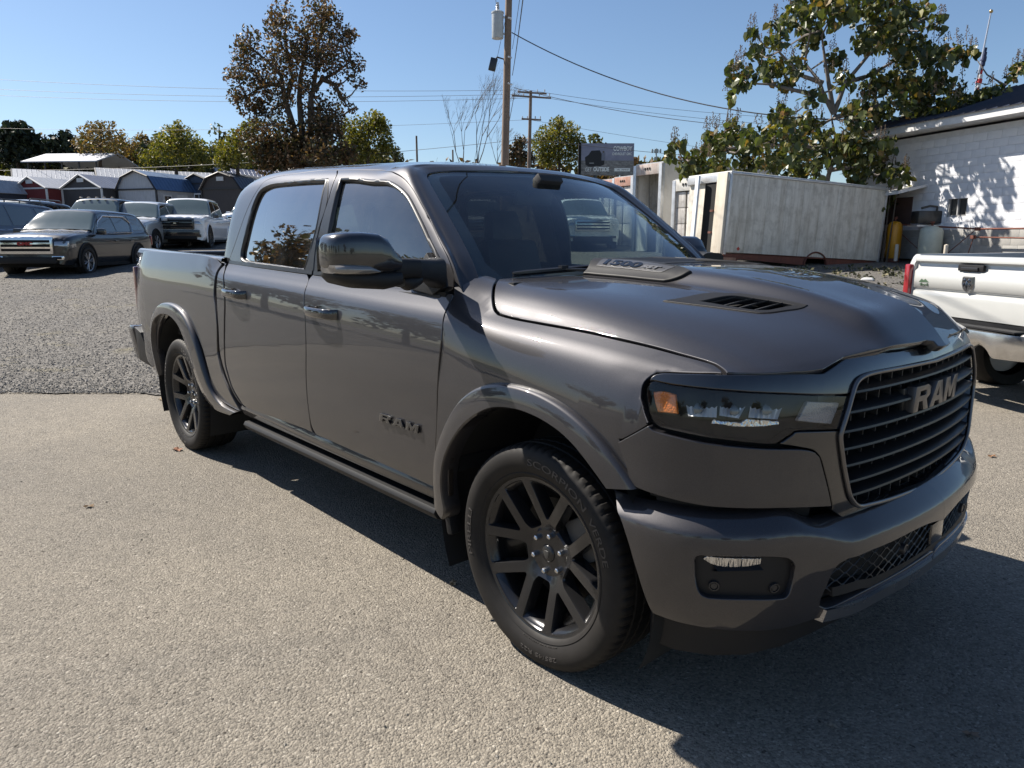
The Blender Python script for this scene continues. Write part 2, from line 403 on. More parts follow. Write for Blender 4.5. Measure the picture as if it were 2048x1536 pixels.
TR = {
 'hood': ('HG', [(1.288, 8.069),(1.859, 9.044),(2.39, 9.904),(2.972, 10.747),(3.265, 11.039),(3.546, 11.159),(5.011, 11.042),(6.891, 10.888),(8.015, 10.827),(9.742, 10.604),(11.08, 10.37),(11.679, 10.47),(12.832, 10.925),(13.0, 10.27),(13.0, 7.807),(13.0, 7.068),(13.0, 6.785),(12.525, 6.14),(12.488, 5.773),(12.605, 3.138),(12.63, 0.734),(12.793, 0.457),(13.12, 0.42),(13.22, 0.2),(13.24, 0.0),(1.789, 0.0),(2.463, 3.725),(1.482, 6.011)]),
 'fender': ('HG', [(-0.131, 10.288),(0.32, 11.206),(0.63, 12.071),(0.716, 13.145),(0.793, 14.536),(0.944, 16.193),(0.884, 16.62),(0.821, 17.232),(0.771, 18.763),(0.625, 19.462),(0.515, 20.116),(0.492, 20.439),(0.529, 20.792),(0.666, 20.997),(1.414, 20.87),(1.553, 19.999),(2.548, 19.124),(3.856, 18.257),(5.116, 17.777),(6.471, 17.688),(7.551, 17.87),(8.957, 18.421),(10.092, 19.0),(10.826, 19.123),(10.235, 18.164),(11.757, 17.602),(11.259, 17.095),(10.872, 16.14),(10.605, 15.2),(10.526, 14.422),(10.573, 13.652),(11.09, 12.984),(11.992, 12.06),(12.901, 11.114),(11.781, 10.626),(11.165, 10.497),(9.799, 10.726),(8.069, 10.943),(6.938, 11.001),(5.067, 11.179),(3.57, 11.309),(3.256, 11.191),(2.91, 10.823),(2.301, 9.95),(1.769, 9.064),(1.222, 8.107),(0.721, 8.216),(0.152, 8.189),(-0.648, 7.664),(-0.9, 7.85),(-0.478, 8.818)]),
 'front_door': ('SIDE', [(10.667, 11.336),(10.718, 10.145),(10.775, 8.448),(10.83, 7.566),(10.846, 6.308),(10.795, 4.909),(10.794, 3.418),(10.82, 2.838),(10.894, 2.535),(11.121, 2.522),(13.733, 2.338),(13.888, 2.556),(13.998, 3.326),(14.082, 4.322),(14.171, 5.285),(14.27, 6.727),(14.322, 7.577),(14.331, 8.403),(14.226, 10.115),(14.199, 11.116),(14.187, 12.175),(13.887, 12.275),(12.0, 12.164),(10.7, 12.094)]),
 'rear_door': ('SIDE', [(10.667, 11.336),(10.718, 10.145),(10.775, 8.448),(10.83, 7.566),(10.846, 6.308),(10.795, 4.909),(10.794, 3.418),(10.786, 2.781),(10.829, 2.567),(10.58, 2.601),(8.659, 2.347),(8.518, 2.486),(8.423, 2.83),(8.243, 3.393),(8.143, 3.994),(8.067, 4.65),(8.111, 5.562),(8.191, 6.717),(8.205, 8.044),(7.957, 10.899),(7.94, 11.95),(9.25, 12.005),(10.55, 12.073)]),
 'front_door_up': ('GH', [(2.05, 0.02),(1.802, 0.379),(1.734, 0.679),(1.71, 1.614),(1.611, 2.707),(1.65, 3.328),(1.704, 3.889),(1.785, 4.358),(1.914, 4.859),(2.05, 5.252),(2.219, 5.688),(2.499, 6.395),(3.053, 7.209),(3.928, 7.211),(4.739, 7.333),(4.483, 6.223),(4.362, 3.782),(4.435, 2.436),(4.459, 1.353),(4.434, 0.315),(4.43, 0.02),(3.0, 0.02)]),
 'front_window': ('GH', [(4.225, 5.747),(3.477, 5.697),(2.643, 5.174),(2.41, 4.853),(2.263, 4.501),(2.113, 4.028),(2.025, 3.541),(1.985, 2.502),(1.997, 1.394),(1.971, 0.628),(1.99, 0.232),(2.12, 0.3),(2.6, 0.22),(3.5, 0.22),(4.15, 0.22),(4.156, 0.761),(4.094, 2.108),(4.12, 3.821)]),
 'rear_door_up': ('GH', [(4.45, 0.02),(4.434, 0.315),(4.459, 1.353),(4.435, 2.436),(4.362, 3.782),(4.483, 6.223),(4.739, 7.333),(5.413, 7.422),(6.465, 6.872),(6.893, 6.61),(7.217, 6.317),(7.381, 5.917),(7.465, 5.248),(7.601, 4.466),(7.713, 3.855),(7.87, 3.048),(7.987, 2.34),(8.216, 1.237),(8.457, 0.321),(8.5, 0.02),(7.0, 0.02)]),
 'rear_window': ('GH', [(4.689, 5.723),(5.317, 5.716),(6.141, 5.582),(6.721, 5.448),(6.968, 5.316),(7.207, 5.042),(7.342, 4.683),(7.459, 3.817),(7.52, 3.035),(7.598, 1.734),(7.66, 0.896),(7.616, 0.512),(7.489, 0.365),(7.278, 0.282),(5.748, 0.255),(4.887, 0.22),(4.764, 0.31),(4.635, 1.336),(4.541, 2.857)]),
 'box_side': ('SIDE', [(7.646, 11.712),(7.573, 10.539),(7.578, 9.511),(7.577, 7.926),(7.673, 7.208),(7.722, 6.308),(7.607, 5.022),(7.779, 4.022),(8.058, 3.05),(8.231, 2.165),(8.299, 1.795),(8.08, 1.773),(7.299, 2.011),(6.876, 2.434),(6.79, 3.839),(6.481, 5.0),(6.0, 6.0),(5.549, 6.543),(5.069, 6.649),(4.6, 6.473),(4.175, 5.842),(3.902, 4.834),(3.783, 3.521),(3.76, 2.213),(3.407, 2.248),(2.819, 2.866),(2.613, 4.158),(1.553, 4.832),(1.216, 6.226),(1.228, 9.213),(1.857, 10.899),(2.351, 13.027),(4.75, 12.967),(7.012, 12.638)]),
 'cab_corner': ('SIDE', [(7.849, 11.798),(7.716, 10.691),(7.751, 9.002),(7.776, 7.964),(7.848, 6.331),(7.812, 5.073),(7.987, 4.092),(8.2, 3.237),(8.416, 2.548),(8.565, 2.319),(8.475, 2.45),(8.374, 2.762),(8.197, 3.371),(8.096, 3.974),(8.016, 4.632),(8.063, 5.547),(8.136, 6.704),(8.151, 8.028),(7.914, 10.875),(7.77, 11.993),(7.453, 12.105)]),
 'headlight': ('FRONT', [(7.097, 1.678),(7.028, 1.484),(6.59, 1.359),(5.989, 1.439),(5.031, 1.689),(4.703, 1.914),(4.56, 2.231),(4.383, 3.416),(4.226, 4.515),(4.071, 5.533),(4.133, 5.797),(4.509, 6.226),(4.609, 6.499),(4.451, 7.948),(6.198, 8.422),(6.428, 7.251),(6.597, 6.142),(6.854, 4.166),(6.988, 2.44)]),
 'light_trim': ('FRONT', [(7.144, 1.425),(7.429, 1.522),(7.616, 1.769),(7.734, 2.29),(7.875, 4.166),(7.831, 6.43),(7.727, 7.363),(7.86, 7.629),(8.664, 8.449),(8.851, 8.923),(9.047, 10.783),(8.965, 12.92),(8.102, 13.0),(7.047, 13.0),(7.251, 13.0),(7.309, 11.921),(7.36, 10.558),(7.382, 9.721),(7.312, 9.152),(7.005, 8.708),(6.391, 8.432),(6.355, 8.168),(6.495, 7.253),(6.665, 6.144),(6.94, 4.166),(7.063, 2.435),(7.159, 1.67)]),
 'side_trim': ('FRONT', [(4.34, 8.011),(4.508, 6.503),(4.406, 6.283),(4.047, 5.863),(3.883, 6.537),(3.751, 7.016),(3.577, 7.243),(3.335, 7.406),(2.681, 7.641),(1.631, 7.985),(1.467, 8.064),(0.794, 8.991),(0.518, 10.001),(0.608, 10.442),(0.512, 13.0),(1.124, 13.0),(0.956, 12.833),(1.107, 10.935),(1.277, 9.694),(1.37, 9.124),(1.724, 8.731),(2.148, 8.458),(3.171, 8.104),(3.967, 7.918)]),
 'fascia': ('FRONT', [(3.606, 0.543),(4.573, 1.609),(4.393, 1.788),(4.292, 2.242),(4.117, 3.427),(4.001, 4.524),(3.882, 5.543),(3.795, 6.544),(3.686, 7.004),(3.551, 7.193),(3.278, 7.359),(1.714, 7.89),(1.864, 6.74),(1.982, 5.085),(2.045, 3.542),(2.202, 1.778),(2.295, 0.989),(2.769, 0.85)]),
 'grille_open': ('FRONT', [(7.047, 13.0),(7.251, 13.0),(7.309, 11.921),(7.36, 10.558),(7.382, 9.721),(7.312, 9.152),(7.005, 8.708),(6.336, 8.429),(5.157, 8.132),(4.351, 7.952),(3.964, 7.937),(3.199, 8.129),(2.181, 8.476),(1.763, 8.738),(1.425, 9.124),(1.327, 9.679),(1.161, 10.915),(1.014, 12.793),(1.112, 13.0)]),
 'bump_open': ('BUMP', [(5.905, 12.995),(6.645, 11.339),(6.516, 9.607),(6.31, 8.072),(6.028, 7.755),(5.673, 7.552),(5.166, 7.406),(4.662, 7.328),(4.135, 7.218),(3.689, 7.229),(3.434, 7.586),(3.696, 8.388),(3.899, 9.664),(4.052, 12.573),(3.505, 12.999)]),
 'fog_open': ('BUMP', [(6.048, 3.203),(6.27, 3.267),(6.361, 3.369),(6.451, 4.519),(6.241, 5.525),(6.061, 5.856),(5.759, 6.044),(5.483, 6.086),(4.938, 6.061),(4.554, 6.011),(4.373, 5.894),(4.367, 5.538),(4.44, 4.628),(4.452, 3.848),(4.458, 3.639),(4.548, 3.451),(4.71, 3.36),(5.146, 3.259)]),
 'bump_out': ('BUMP', [(11.791, 0.268),(10.364, 0.507),(7.296, 0.944),(5.655, 1.247),(4.218, 1.624),(3.298, 1.839),(3.036, 1.928),(2.898, 2.677),(2.802, 3.482),(2.546, 4.673),(2.306, 6.031),(2.816, 7.406),(2.564, 9.021),(2.368, 11.159),(2.333, 13.0),(12.268, 13.0),(12.618, 11.115),(12.513, 9.346),(12.8, 7.379),(12.556, 5.951),(12.521, 4.318),(12.386, 2.59),(11.871, 1.021),(11.682, 0.301)]),
 'flare_out_f': ('HG', [(0.499, 21.053),(0.505, 20.73),(0.497, 20.414),(0.736, 19.728),(1.303, 19.265),(2.109, 18.69),(2.953, 18.106),(3.624, 17.657),(4.228, 17.371),(4.83, 17.215),(5.762, 17.132),(6.77, 17.236),(7.726, 17.491),(8.632, 17.822),(9.438, 18.18),(10.147, 18.554),(10.774, 18.866),(11.445, 19.121)]),
 'flare_in_f': ('HG', [(1.212, 21.307),(1.679, 21.06),(1.391, 20.804),(1.331, 20.311),(1.662, 19.807),(2.372, 19.367),(3.261, 18.859),(3.909, 18.46),(4.538, 18.144),(5.143, 17.982),(6.071, 17.904),(6.957, 17.993),(7.794, 18.201),(8.461, 18.465),(9.04, 18.768),(9.551, 19.032),(9.943, 19.216)]),
 'flare_out_r': ('SIDE', [(3.62, 2.435),(3.62, 3.521),(3.641, 4.221),(3.708, 5.382),(3.872, 6.14),(4.159, 6.705),(4.527, 7.017),(4.973, 7.075),(5.304, 6.983),(5.611, 6.721),(5.843, 6.316),(6.058, 5.802),(6.271, 5.087),(6.507, 4.078),(6.756, 3.075),(7.072, 2.12),(7.632, 1.676),(8.243, 1.686)]),
 'flare_in_r': ('SIDE', [(3.784, 2.094),(3.807, 3.36),(3.765, 4.269),(3.842, 5.262),(3.959, 5.779),(4.179, 6.156),(4.52, 6.415),(4.886, 6.467),(5.171, 6.354),(5.426, 6.089),(5.606, 5.588),(5.75, 4.992),(5.888, 4.237),(6.015, 3.377),(6.157, 2.486),(6.392, 1.431),(6.967, 0.936),(7.977, 1.12)]),
 'badge_bezel': ('HG', [(2.47, 3.834),(2.392, 3.268),(1.575, 1.2),(2.954, 0.986),(5.063, 2.369),(5.473, 2.595),(5.842, 3.018),(5.727, 3.399),(5.443, 3.781),(5.2, 3.85),(3.889, 3.819),(2.846, 3.796)]),
 'badge_plate': ('HG', [(2.761, 3.196),(2.475, 1.988),(3.546, 1.887),(5.133, 2.601),(5.36, 2.737),(5.184, 3.259),(4.981, 3.362),(3.694, 3.267)]),
 'vent': ('HG', [(6.794, 6.511),(6.99, 5.349),(7.267, 4.737),(7.62, 4.129),(8.378, 3.942),(9.348, 3.785),(9.312, 4.046),(9.092, 5.106),(8.918, 5.55),(8.631, 5.776),(7.538, 6.216)]),
 'vent_in': ('HG', [(7.303, 5.98),(7.479, 5.108),(7.736, 4.549),(8.39, 4.197),(9.113, 3.996),(8.949, 5.108),(8.84, 5.427),(8.559, 5.672),(7.958, 5.844)]),
 'amber': ('FRONT', [(6.446, 1.482),(5.854, 1.626),(5.359, 1.793),(5.399, 2.535),(6.442, 2.39),(6.559, 1.963)]),
 'marker': ('FRONT', [(5.069, 6.585),(6.115, 6.976),(5.852, 8.148),(4.686, 7.809)]),
 'bowl_a': ('FRONT', [(6.248, 2.693),(5.602, 2.693),(5.333, 2.957),(5.364, 3.942),(6.309, 4.017)]),
 'bowl_b': ('FRONT', [(6.288, 4.128),(5.483, 4.034),(5.336, 4.634),(5.336, 4.809),(6.295, 5.101)]),
 'bowl_c': ('FRONT', [(6.29, 5.218),(5.389, 4.925),(5.223, 5.801),(6.129, 6.313)]),
 'chrome_strip': ('FRONT', [(5.196, 3.883),(5.017, 4.784),(5.279, 4.926),(5.049, 5.959),(4.865, 5.995),(4.81, 4.934),(4.981, 3.809)]),
 'fog_lamp': ('BUMP', [(6.027, 3.465),(6.176, 3.57),(6.096, 5.04),(5.836, 5.039),(5.71, 4.476),(5.768, 3.811)]),
 'sens_a': ('BUMP', [(4.853, 3.812),(4.775, 3.83)]),
 'sens_b': ('BUMP', [(4.718, 5.573),(4.635, 5.6)]),
 'sens_c': ('BUMP', [(6.574, 9.604),(6.324, 9.643)]),
 'lip': ('BUMP', [(3.558, 7.187),(3.188, 7.305),(2.902, 7.643),(3.368, 8.65),(3.497, 9.803),(3.619, 12.845),(3.235, 13.0),(3.696, 13.0),(4.052, 12.573),(3.899, 9.664),(3.696, 8.388),(3.434, 7.586)]),
 'handle_f': ('SIDE', [(10.889, 8.287),(11.651, 8.106)]),
 'handle_r': ('SIDE', [(8.241, 8.274),(8.988, 8.2)]),
 'ram_door': ('SIDE', [(12.524, 4.477),(13.523, 4.551)]),
}
# ---- panels cut out of a smooth surface ---------------------------------------------------
def smooth_loop(P, step):
    P = np.array(P, float); n = len(P); keep = np.zeros(n, bool)
    for i in range(n):
        a = P[i]-P[i-1]; b = P[(i+1) % n]-P[i]
        la, lb = np.hypot(*a), np.hypot(*b)
        c = (a@b)/(la*lb+1e-12); keep[i] = c < math.cos(rad(36)) or max(la, lb) > 6*min(la, lb)+.05
    out = []
    for i in range(n):
        p0, p1, p2, p3 = P[i-1], P[i], P[(i+1) % n], P[(i+2) % n]
        if keep[i]: p0 = 2*p1-p2
        if keep[(i+1) % n]: p3 = 2*p2-p1
        m = max(1, int(math.ceil(np.hypot(*(p2-p1))/step)))
        for k in range(m):
            t = k/m; b = _cr(np.array(t)); out.append(b[0]*p0+b[1]*p1+b[2]*p2+b[3]*p3)
    return np.array(out)
def panel_geo(S, polys, step=.03, inset=.0055, depth=.02, lift=0, sym=False, bstep=None, edge=.0035):
    allp = np.concatenate([np.array(p) for p in polys[:1]]); c = allp.mean(0)
    du = np.linalg.norm(S.ev(c[0]+.1, c[1])-S.ev(c[0]-.1, c[1]))/.2; dv = np.linalg.norm(S.ev(c[0], c[1]+.1)-S.ev(c[0], c[1]-.1))/.2
    sc2 = np.array([du, dv]); bstep = bstep or step*.6
    loops = [smooth_loop(np.array(p)*sc2, bstep) for p in polys]
    bl = np.concatenate(loops); lo, hi = bl.min(0), bl.max(0)
    gx, gy = np.meshgrid(np.arange(lo[0], hi[0], step), np.arange(lo[1], hi[1], step*.9), indexing='ij'); gx[:, 1::2] += step/2
    G = np.stack([gx.ravel(), gy.ravel()], 1); m = inpoly(G, loops[0])
    for h in loops[1:]: m &= ~inpoly(G, h)
    G = G[m]
    if len(G):
        d = np.min([segd(G, l) for l in loops], 0); G = G[d > step*.5]
    V2 = np.concatenate([bl, G]); E = []; k = 0; ids = []
    for l in loops:
        E += [(k+i, k+(i+1) % len(l)) for i in range(len(l))]; ids.append(list(range(k, k+len(l)))); k += len(l)
    r = delaunay_2d_cdt([Vector(p) for p in V2], E, [], 0, 1e-6)
    W = np.array([tuple(p) for p in r[0]]); T = np.array([tuple(f) for f in r[2]])
    orig = r[3]; mp = {}
    for i, o in enumerate(orig):
        for q in o: mp[q] = i
    cen = W[T].mean(1); m = inpoly(cen, loops[0])
    for h in loops[1:]: m &= ~inpoly(cen, h)
    T = T[m]
    uv = W/sc2; P = S.ev(uv[:, 0], uv[:, 1]); N = S.nrm(uv[:, 0], uv[:, 1])
    P = P+N*lift
    V = list(P); NN = list(N)
    tri = P[T]; fn = np.cross(tri[:, 1]-tri[:, 0], tri[:, 2]-tri[:, 0]); sg = (fn*N[T].mean(1)).sum(1) < 0
    T[sg] = T[sg][:, ::-1]
    Fc = [tuple(t) for t in T]
    for li, (l, idl) in enumerate(zip(loops, ids)):
        n = len(l); area = .5*np.sum(l[:, 0]*np.roll(l[:, 1], -1)-np.roll(l[:, 0], -1)*l[:, 1]); s = 1 if area > 0 else -1
        if li > 0: s = -s
        ring = [mp[q] for q in idl]
        tan = np.roll(l, -1, 0)-l; tan /= np.linalg.norm(tan, axis=1)[:, None]+1e-12; tp = np.roll(tan, 1, 0)
        o2 = np.stack([tan[:, 1]+tp[:, 1], -(tan[:, 0]+tp[:, 0])], 1)*s
        ln = np.linalg.norm(o2, axis=1)[:, None]; o2 /= ln+1e-12; mit = 1/np.clip(ln[:, 0]/2, .5, 1)
        a = []; b = []
        pr = np.array([P[q] for q in ring]); on = np.abs(pr[:, 1]) < 2e-3 if sym else np.zeros(n, bool)
        hu = .01
        for q, o, mm, z in zip(ring, o2, mit, on):
            u, v = uv[q]; D3 = (S.ev(u+o[0]/sc2[0]*hu, v+o[1]/sc2[1]*hu)-S.ev(u, v)); D3 -= (D3@N[q])*N[q]; D3 /= np.linalg.norm(D3)+1e-12
            if z: D3[1] = 0
            p = P[q].copy(); V[q] = p-D3*inset*mm
            a.append(len(V)); V.append(p-D3*(inset-edge)*mm-N[q]*edge); NN.append((D3+.2*N[q])/np.linalg.norm(D3+.2*N[q]))
            b.append(len(V)); V.append(p-D3*(inset-edge)*mm-N[q]*(edge+depth)); NN.append(D3)
        for i in range(n):
            j = (i+1) % n
            if on[i] and on[j]: continue
            A = [(ring[i], ring[j], a[j], a[i]), (a[i], a[j], b[j], b[i])]
            for f in A:
                q = [np.array(V[t]) for t in f]; nn = np.cross(q[2]-q[0], q[3]-q[1]); ref = np.array(NN[a[i]])
                Fc.append(f if nn@ref > 0 else f[::-1])
    return np.array(V), Fc, np.array(NN)
def flipY(V, Fc, N): return V*[1, -1, 1], [f[::-1] for f in Fc], N*[1, -1, 1]
def join_geo(gs):
    V = []; Fc = []; N = []; k = 0
    for v, f, n in gs:
        V.append(v); N.append(n); Fc += [tuple(i+k for i in q) for q in f]; k += len(v)
    return np.concatenate(V), Fc, np.concatenate(N)
def geo_obj(name, g, mat, parent=None, **kw):
    return obj(name, mesh(name, g[0], g[1], True, g[2]), mat, parent, **kw)
def panel(name, S, polys, mat, parent=None, sides='r', **k):
    """sides: r = near side only, b = a copy on each side, s = joined across the middle"""
    kw = {a: k.pop(a) for a in ('label',) if a in k}
    if sides == 's': k['sym'] = True
    g = panel_geo(S, polys, **k)
    if sides == 's': return geo_obj(name, join_geo([g, flipY(*g)]), mat, parent, **kw)
    o = geo_obj(name, g, mat, parent, **kw)
    if sides == 'b': return o, geo_obj(name, flipY(*g), mat, parent, **kw)
    return o
def mirror_obj(o, parent=None, name=None):
    me = o.data.copy(); n = len(me.vertices); co = np.empty(n*3); me.vertices.foreach_get('co', co); co = co.reshape(-1, 3); co[:, 1] *= -1
    Fc = [tuple(p.vertices)[::-1] for p in me.polygons]; m2 = bpy.data.meshes.new(o.name); m2.from_pydata(co.tolist(), [], Fc)
    for m in me.materials: m2.materials.append(m)
    m2.polygons.foreach_set('material_index', [p.material_index for p in me.polygons]); m2.polygons.foreach_set('use_smooth', [p.use_smooth for p in me.polygons])
    if any(p.use_smooth for p in me.polygons): m2.set_sharp_from_angle(angle=rad(38))
    q = bpy.data.objects.new((name or o.name).split('.')[0], m2); COL.objects.link(q); q.parent = parent or o.parent; return q
# ==== surroundings. Site frame: s metres ahead of the photographer, X metres to the right ====
FH = (math.cos(yaw), math.sin(yaw)); RH = (math.sin(yaw), -math.cos(yaw))
def TZ(s, X=0):
    z = np.interp(s, [-400, 6.8, 9, 13, 19, 27, 30, 36, 50, 62, 100, 400, 900], [0, 0, .06, .26, .65, 1.12, 1.22, 1.6, 2.7, 4.3, 6, 12, 22])
    z2 = np.interp(s, [-400, 8.5, 11, 13, 16, 19, 22, 30, 60, 100, 400, 900], [0, 0, .18, .42, .66, .76, .98, 1.45, 3.2, 6, 12, 22])
    t = np.clip((X-1.5)/5, 0, 1); t = t*t*(3-2*t); return z*(1-t)+z2*t
def W(s, X, z=None, dz=0):
    return Vector((CAMP[0]+s*FH[0]+X*RH[0], CAMP[1]+s*FH[1]+X*RH[1], (float(TZ(s, X)) if z is None else z)+dz))
ANG = yaw          # heading of the +s axis
def head(a): return ANG+rad(a)      # a = degrees turned left from "straight ahead"
# ---- ground -----------------------------------------------------------------------------------
n = NB('asphalt'); v = n.coord()
vo = n.n('TexVoronoi'); vo.inputs['Scale'].default_value = 120; n.l(v, vo.inputs['Vector'])
vo2 = n.n('TexVoronoi'); vo2.inputs['Scale'].default_value = 300; n.l(v, vo2.inputs['Vector'])
st = n.ramp(vo.outputs['Color'], [(0, (.09, .082, .07)), (.22, (.165, .15, .128)), (.55, (.225, .203, .170)), (.85, (.28, .255, .215)), (1, (.42, .39, .34))])
big = n.ramp(n.noise(v, .45, 6, .65, .6), [(.3, (.80, .80, .81)), (.7, (1.12, 1.10, 1.06))])
mid = n.ramp(n.noise(v, 9, 5, .7), [(.3, (.88, .88, .88)), (.7, (1.08, 1.08, 1.08))])
pits = n.ramp(n.noise(v, 42, 2, .5), [(.27, (.30, .28, .27)), (.35, (1, 1, 1))])
c = n.mix(1, n.mix(1, n.mix(1, st, big, 'MULTIPLY'), mid, 'MULTIPLY'), pits, 'MULTIPLY')
h = n.math('ADD', n.math('MULTIPLY', vo.outputs['Distance'], -1.1), n.math('MULTIPLY', vo2.outputs['Distance'], -.5)); h = n.math('ADD', h, n.math('MULTIPLY', n.noise(v, 110, 4, .8), .45))
M_ASPH = n.pbr(c, .88, 0, n.bump(h, 1.0, .0055), 0, .3)
n = NB('gravel'); v = n.coord()
vo = n.n('TexVoronoi'); vo.inputs['Scale'].default_value = 34; n.l(v, vo.inputs['Vector'])
vo2 = n.n('TexVoronoi'); vo2.inputs['Scale'].default_value = 75; n.l(v, vo2.inputs['Vector'])
st = n.ramp(vo.outputs['Color'], [(0, (.05, .048, .045)), (.35, (.11, .104, .096)), (.7, (.17, .16, .145)), (1, (.27, .255, .235))])
gr = n.ramp(n.noise(v, 1.1, 6, .7), [(.58, (0, 0, 0)), (.68, (1, 1, 1))])
big = n.ramp(n.noise(v, .35, 5, .6), [(.3, (.82, .82, .84)), (.7, (1.1, 1.08, 1.04))])
c = n.mix(n.math('MULTIPLY', gr, .45), n.mix(1, st, big, 'MULTIPLY'), (.19, .165, .085))
h = n.math('ADD', n.math('MULTIPLY', vo.outputs['Distance'], -1.0), n.math('MULTIPLY', vo2.outputs['Distance'], -.5))
M_GRAV = n.pbr(c, .9, 0, n.bump(h, 1, .02), 0, .3)
def sheet(name, svals, Xvals, mat, lift, mask=None, edge=None, **kw):
    V = []; Fc = []; k = {}
    for i, s in enumerate(svals):
        for j, X in enumerate(Xvals):
            ss = s+(edge(X) if edge and i == 0 else 0); k[i, j] = len(V); V.append(W(ss, X, None, lift))
    for i in range(len(svals)-1):
        for j in range(len(Xvals)-1):
            if mask and not mask((svals[i]+svals[i+1])/2, (Xvals[j]+Xvals[j+1])/2): continue
            Fc.append((k[i, j], k[i, j+1], k[i+1, j+1], k[i+1, j]))
    me = mesh(name, V, Fc, True); return obj(name, me, mat, None, **kw)
sv = [-400, -120, -60, -30, -10, 0, 6, 6.8, 7.4, 8, 9, 10, 11, 12, 13, 14.5, 16, 18, 20, 22, 25, 28, 31, 34, 37, 41, 46, 50, 56, 62, 72, 85, 100, 140, 200, 300, 450, 700, 900]
Xv = [-900, -500, -250, -120, -70, -50, -35, -25, -18, -12, -8, -5, -3, -1, 1, 2.5, 3.5, 4.5, 5.5, 6.5, 8, 10, 13, 17, 25, 40, 70, 120, 250, 500, 900]
n = NB('grassland'); v = n.coord(); c = n.ramp(n.noise(v, .08, 8, .7), [(.3, (.05, .06, .025)), (.55, (.09, .085, .04)), (.8, (.14, .12, .07))])
gl_ = sheet('ground', sv, Xv, n.pbr(c, .95), -.03, kind='structure')
sheet('parking_lot', [-60, -30, -10, -4, 0, 3, 6, 6.8, 7.4, 8, 9, 10, 11, 12, 13, 14], [-60, -30, -18, -12, -8, -5, -3, -1, 1, 2.5, 3.5, 4.5, 5.5, 6.5, 8, 10, 13, 17, 25, 40], M_ASPH, 0, kind='structure')
rs = np.random.RandomState(3); en = [rs.uniform(-.06, .06) for _ in range(200)]
sheet('gravel_lot', [7.0, 7.25, 7.6, 8.2, 9, 10, 11, 12, 13, 14.5, 16, 18, 20, 22, 25, 28, 31, 34, 37, 41, 46, 50, 56, 62, 66], list(np.arange(-60, -20, 4))+list(np.arange(-20, 3, .25)), M_GRAV, .012, edge=lambda X: en[int(X*4) % 200]*1.4-.02*X*0, kind='structure')
sheet('dirt_verge', [12.4, 13, 14.5, 16, 18, 20, 22, 25, 28, 31, 34, 37, 41, 46], [2, 3, 4, 5, 6.5, 8, 10, 13, 17, 25], M_GRAV, .02, kind='structure')
# loose stones: gravel that stands proud of the sheet, and chips on the asphalt
def stones(name, pts, sizes, mat, label=None):
    base = np.array([(1, 0, 0), (-1, 0, 0), (0, 1, 0), (0, -1, 0), (0, 0, 1), (0, 0, -.3)], float); F0 = [(0, 2, 4), (2, 1, 4), (1, 3, 4), (3, 0, 4), (2, 0, 5), (1, 2, 5), (3, 1, 5), (0, 3, 5)]
    N = len(pts); sc3 = sizes[:, None, None]*rs.uniform(.55, 1.2, (N, 1, 3)); sc3[..., 2] *= .7
    V = base[None]*(1+rs.uniform(-.3, .3, (N, 6, 1)))*sc3; a = rs.uniform(0, 6.28, N); ca, sa = np.cos(a)[:, None], np.sin(a)[:, None]
    x = V[..., 0]*ca-V[..., 1]*sa; y = V[..., 0]*sa+V[..., 1]*ca; V = np.stack([x, y, V[..., 2]], -1)+pts[:, None]
    Fc = (np.array(F0)[None]+6*np.arange(N)[:, None, None]).reshape(-1, 3)
    me = bpy.data.meshes.new(name); me.from_pydata(V.reshape(-1, 3).tolist(), [], Fc.tolist()); me.update(); o = obj(name, me, mat, None, kind='stuff'); return o
def isl(name, stops, rough=.8, trans=0, spec=.4):
    n = NB(name); g = n.n('NewGeometry'); c = n.ramp(g.outputs['Random Per Island'], stops, 'LINEAR')
    if not trans: return n.pbr(c, rough, spec=spec)
    d = n.n('BsdfPrincipled'); n.l(c, d.inputs['Base Color']); d.inputs['Roughness'].default_value = rough; d.inputs['Specular IOR Level'].default_value = spec
    t = n.n('BsdfTranslucent'); c2 = n.mix(1, c, (1.25, 1.3, .55), 'MULTIPLY'); n.l(c2, t.inputs[0]); m = n.n('MixShader'); m.inputs[0].default_value = trans
    n.l(d.outputs[0], m.inputs[1]); n.l(t.outputs[0], m.inputs[2]); n.l(m.outputs[0], n.out.inputs[0]); return n.m
M_STONE = isl('stone', [(0, (.05, .05, .05)), (.4, (.12, .115, .108)), (.75, (.18, .17, .15)), (1, (.34, .32, .29))])
N = 42000; s_ = 7.0+(rs.rand(N)**1.7)*11; X_ = rs.uniform(-1, 0, N)*(s_*.74+1.2)+.6
pt = np.array([W(a, b, None, .014) for a, b in zip(s_, X_)]); stones('gravel_stones', pt, rs.uniform(.006, .015, N)*(1+.3*(rs.rand(N) > .95)), M_STONE)
N = 260; s_ = rs.uniform(1.2, 7, N); X_ = rs.uniform(-.75, .75, N)*s_; pt = np.array([W(a, b, None, .002) for a, b in zip(s_, X_)])
stones('loose_chips', pt, rs.uniform(.0025, .007, N), isl('chip', [(0, (.04, .04, .038)), (.6, (.16, .15, .13)), (1, (.34, .32, .29))]))
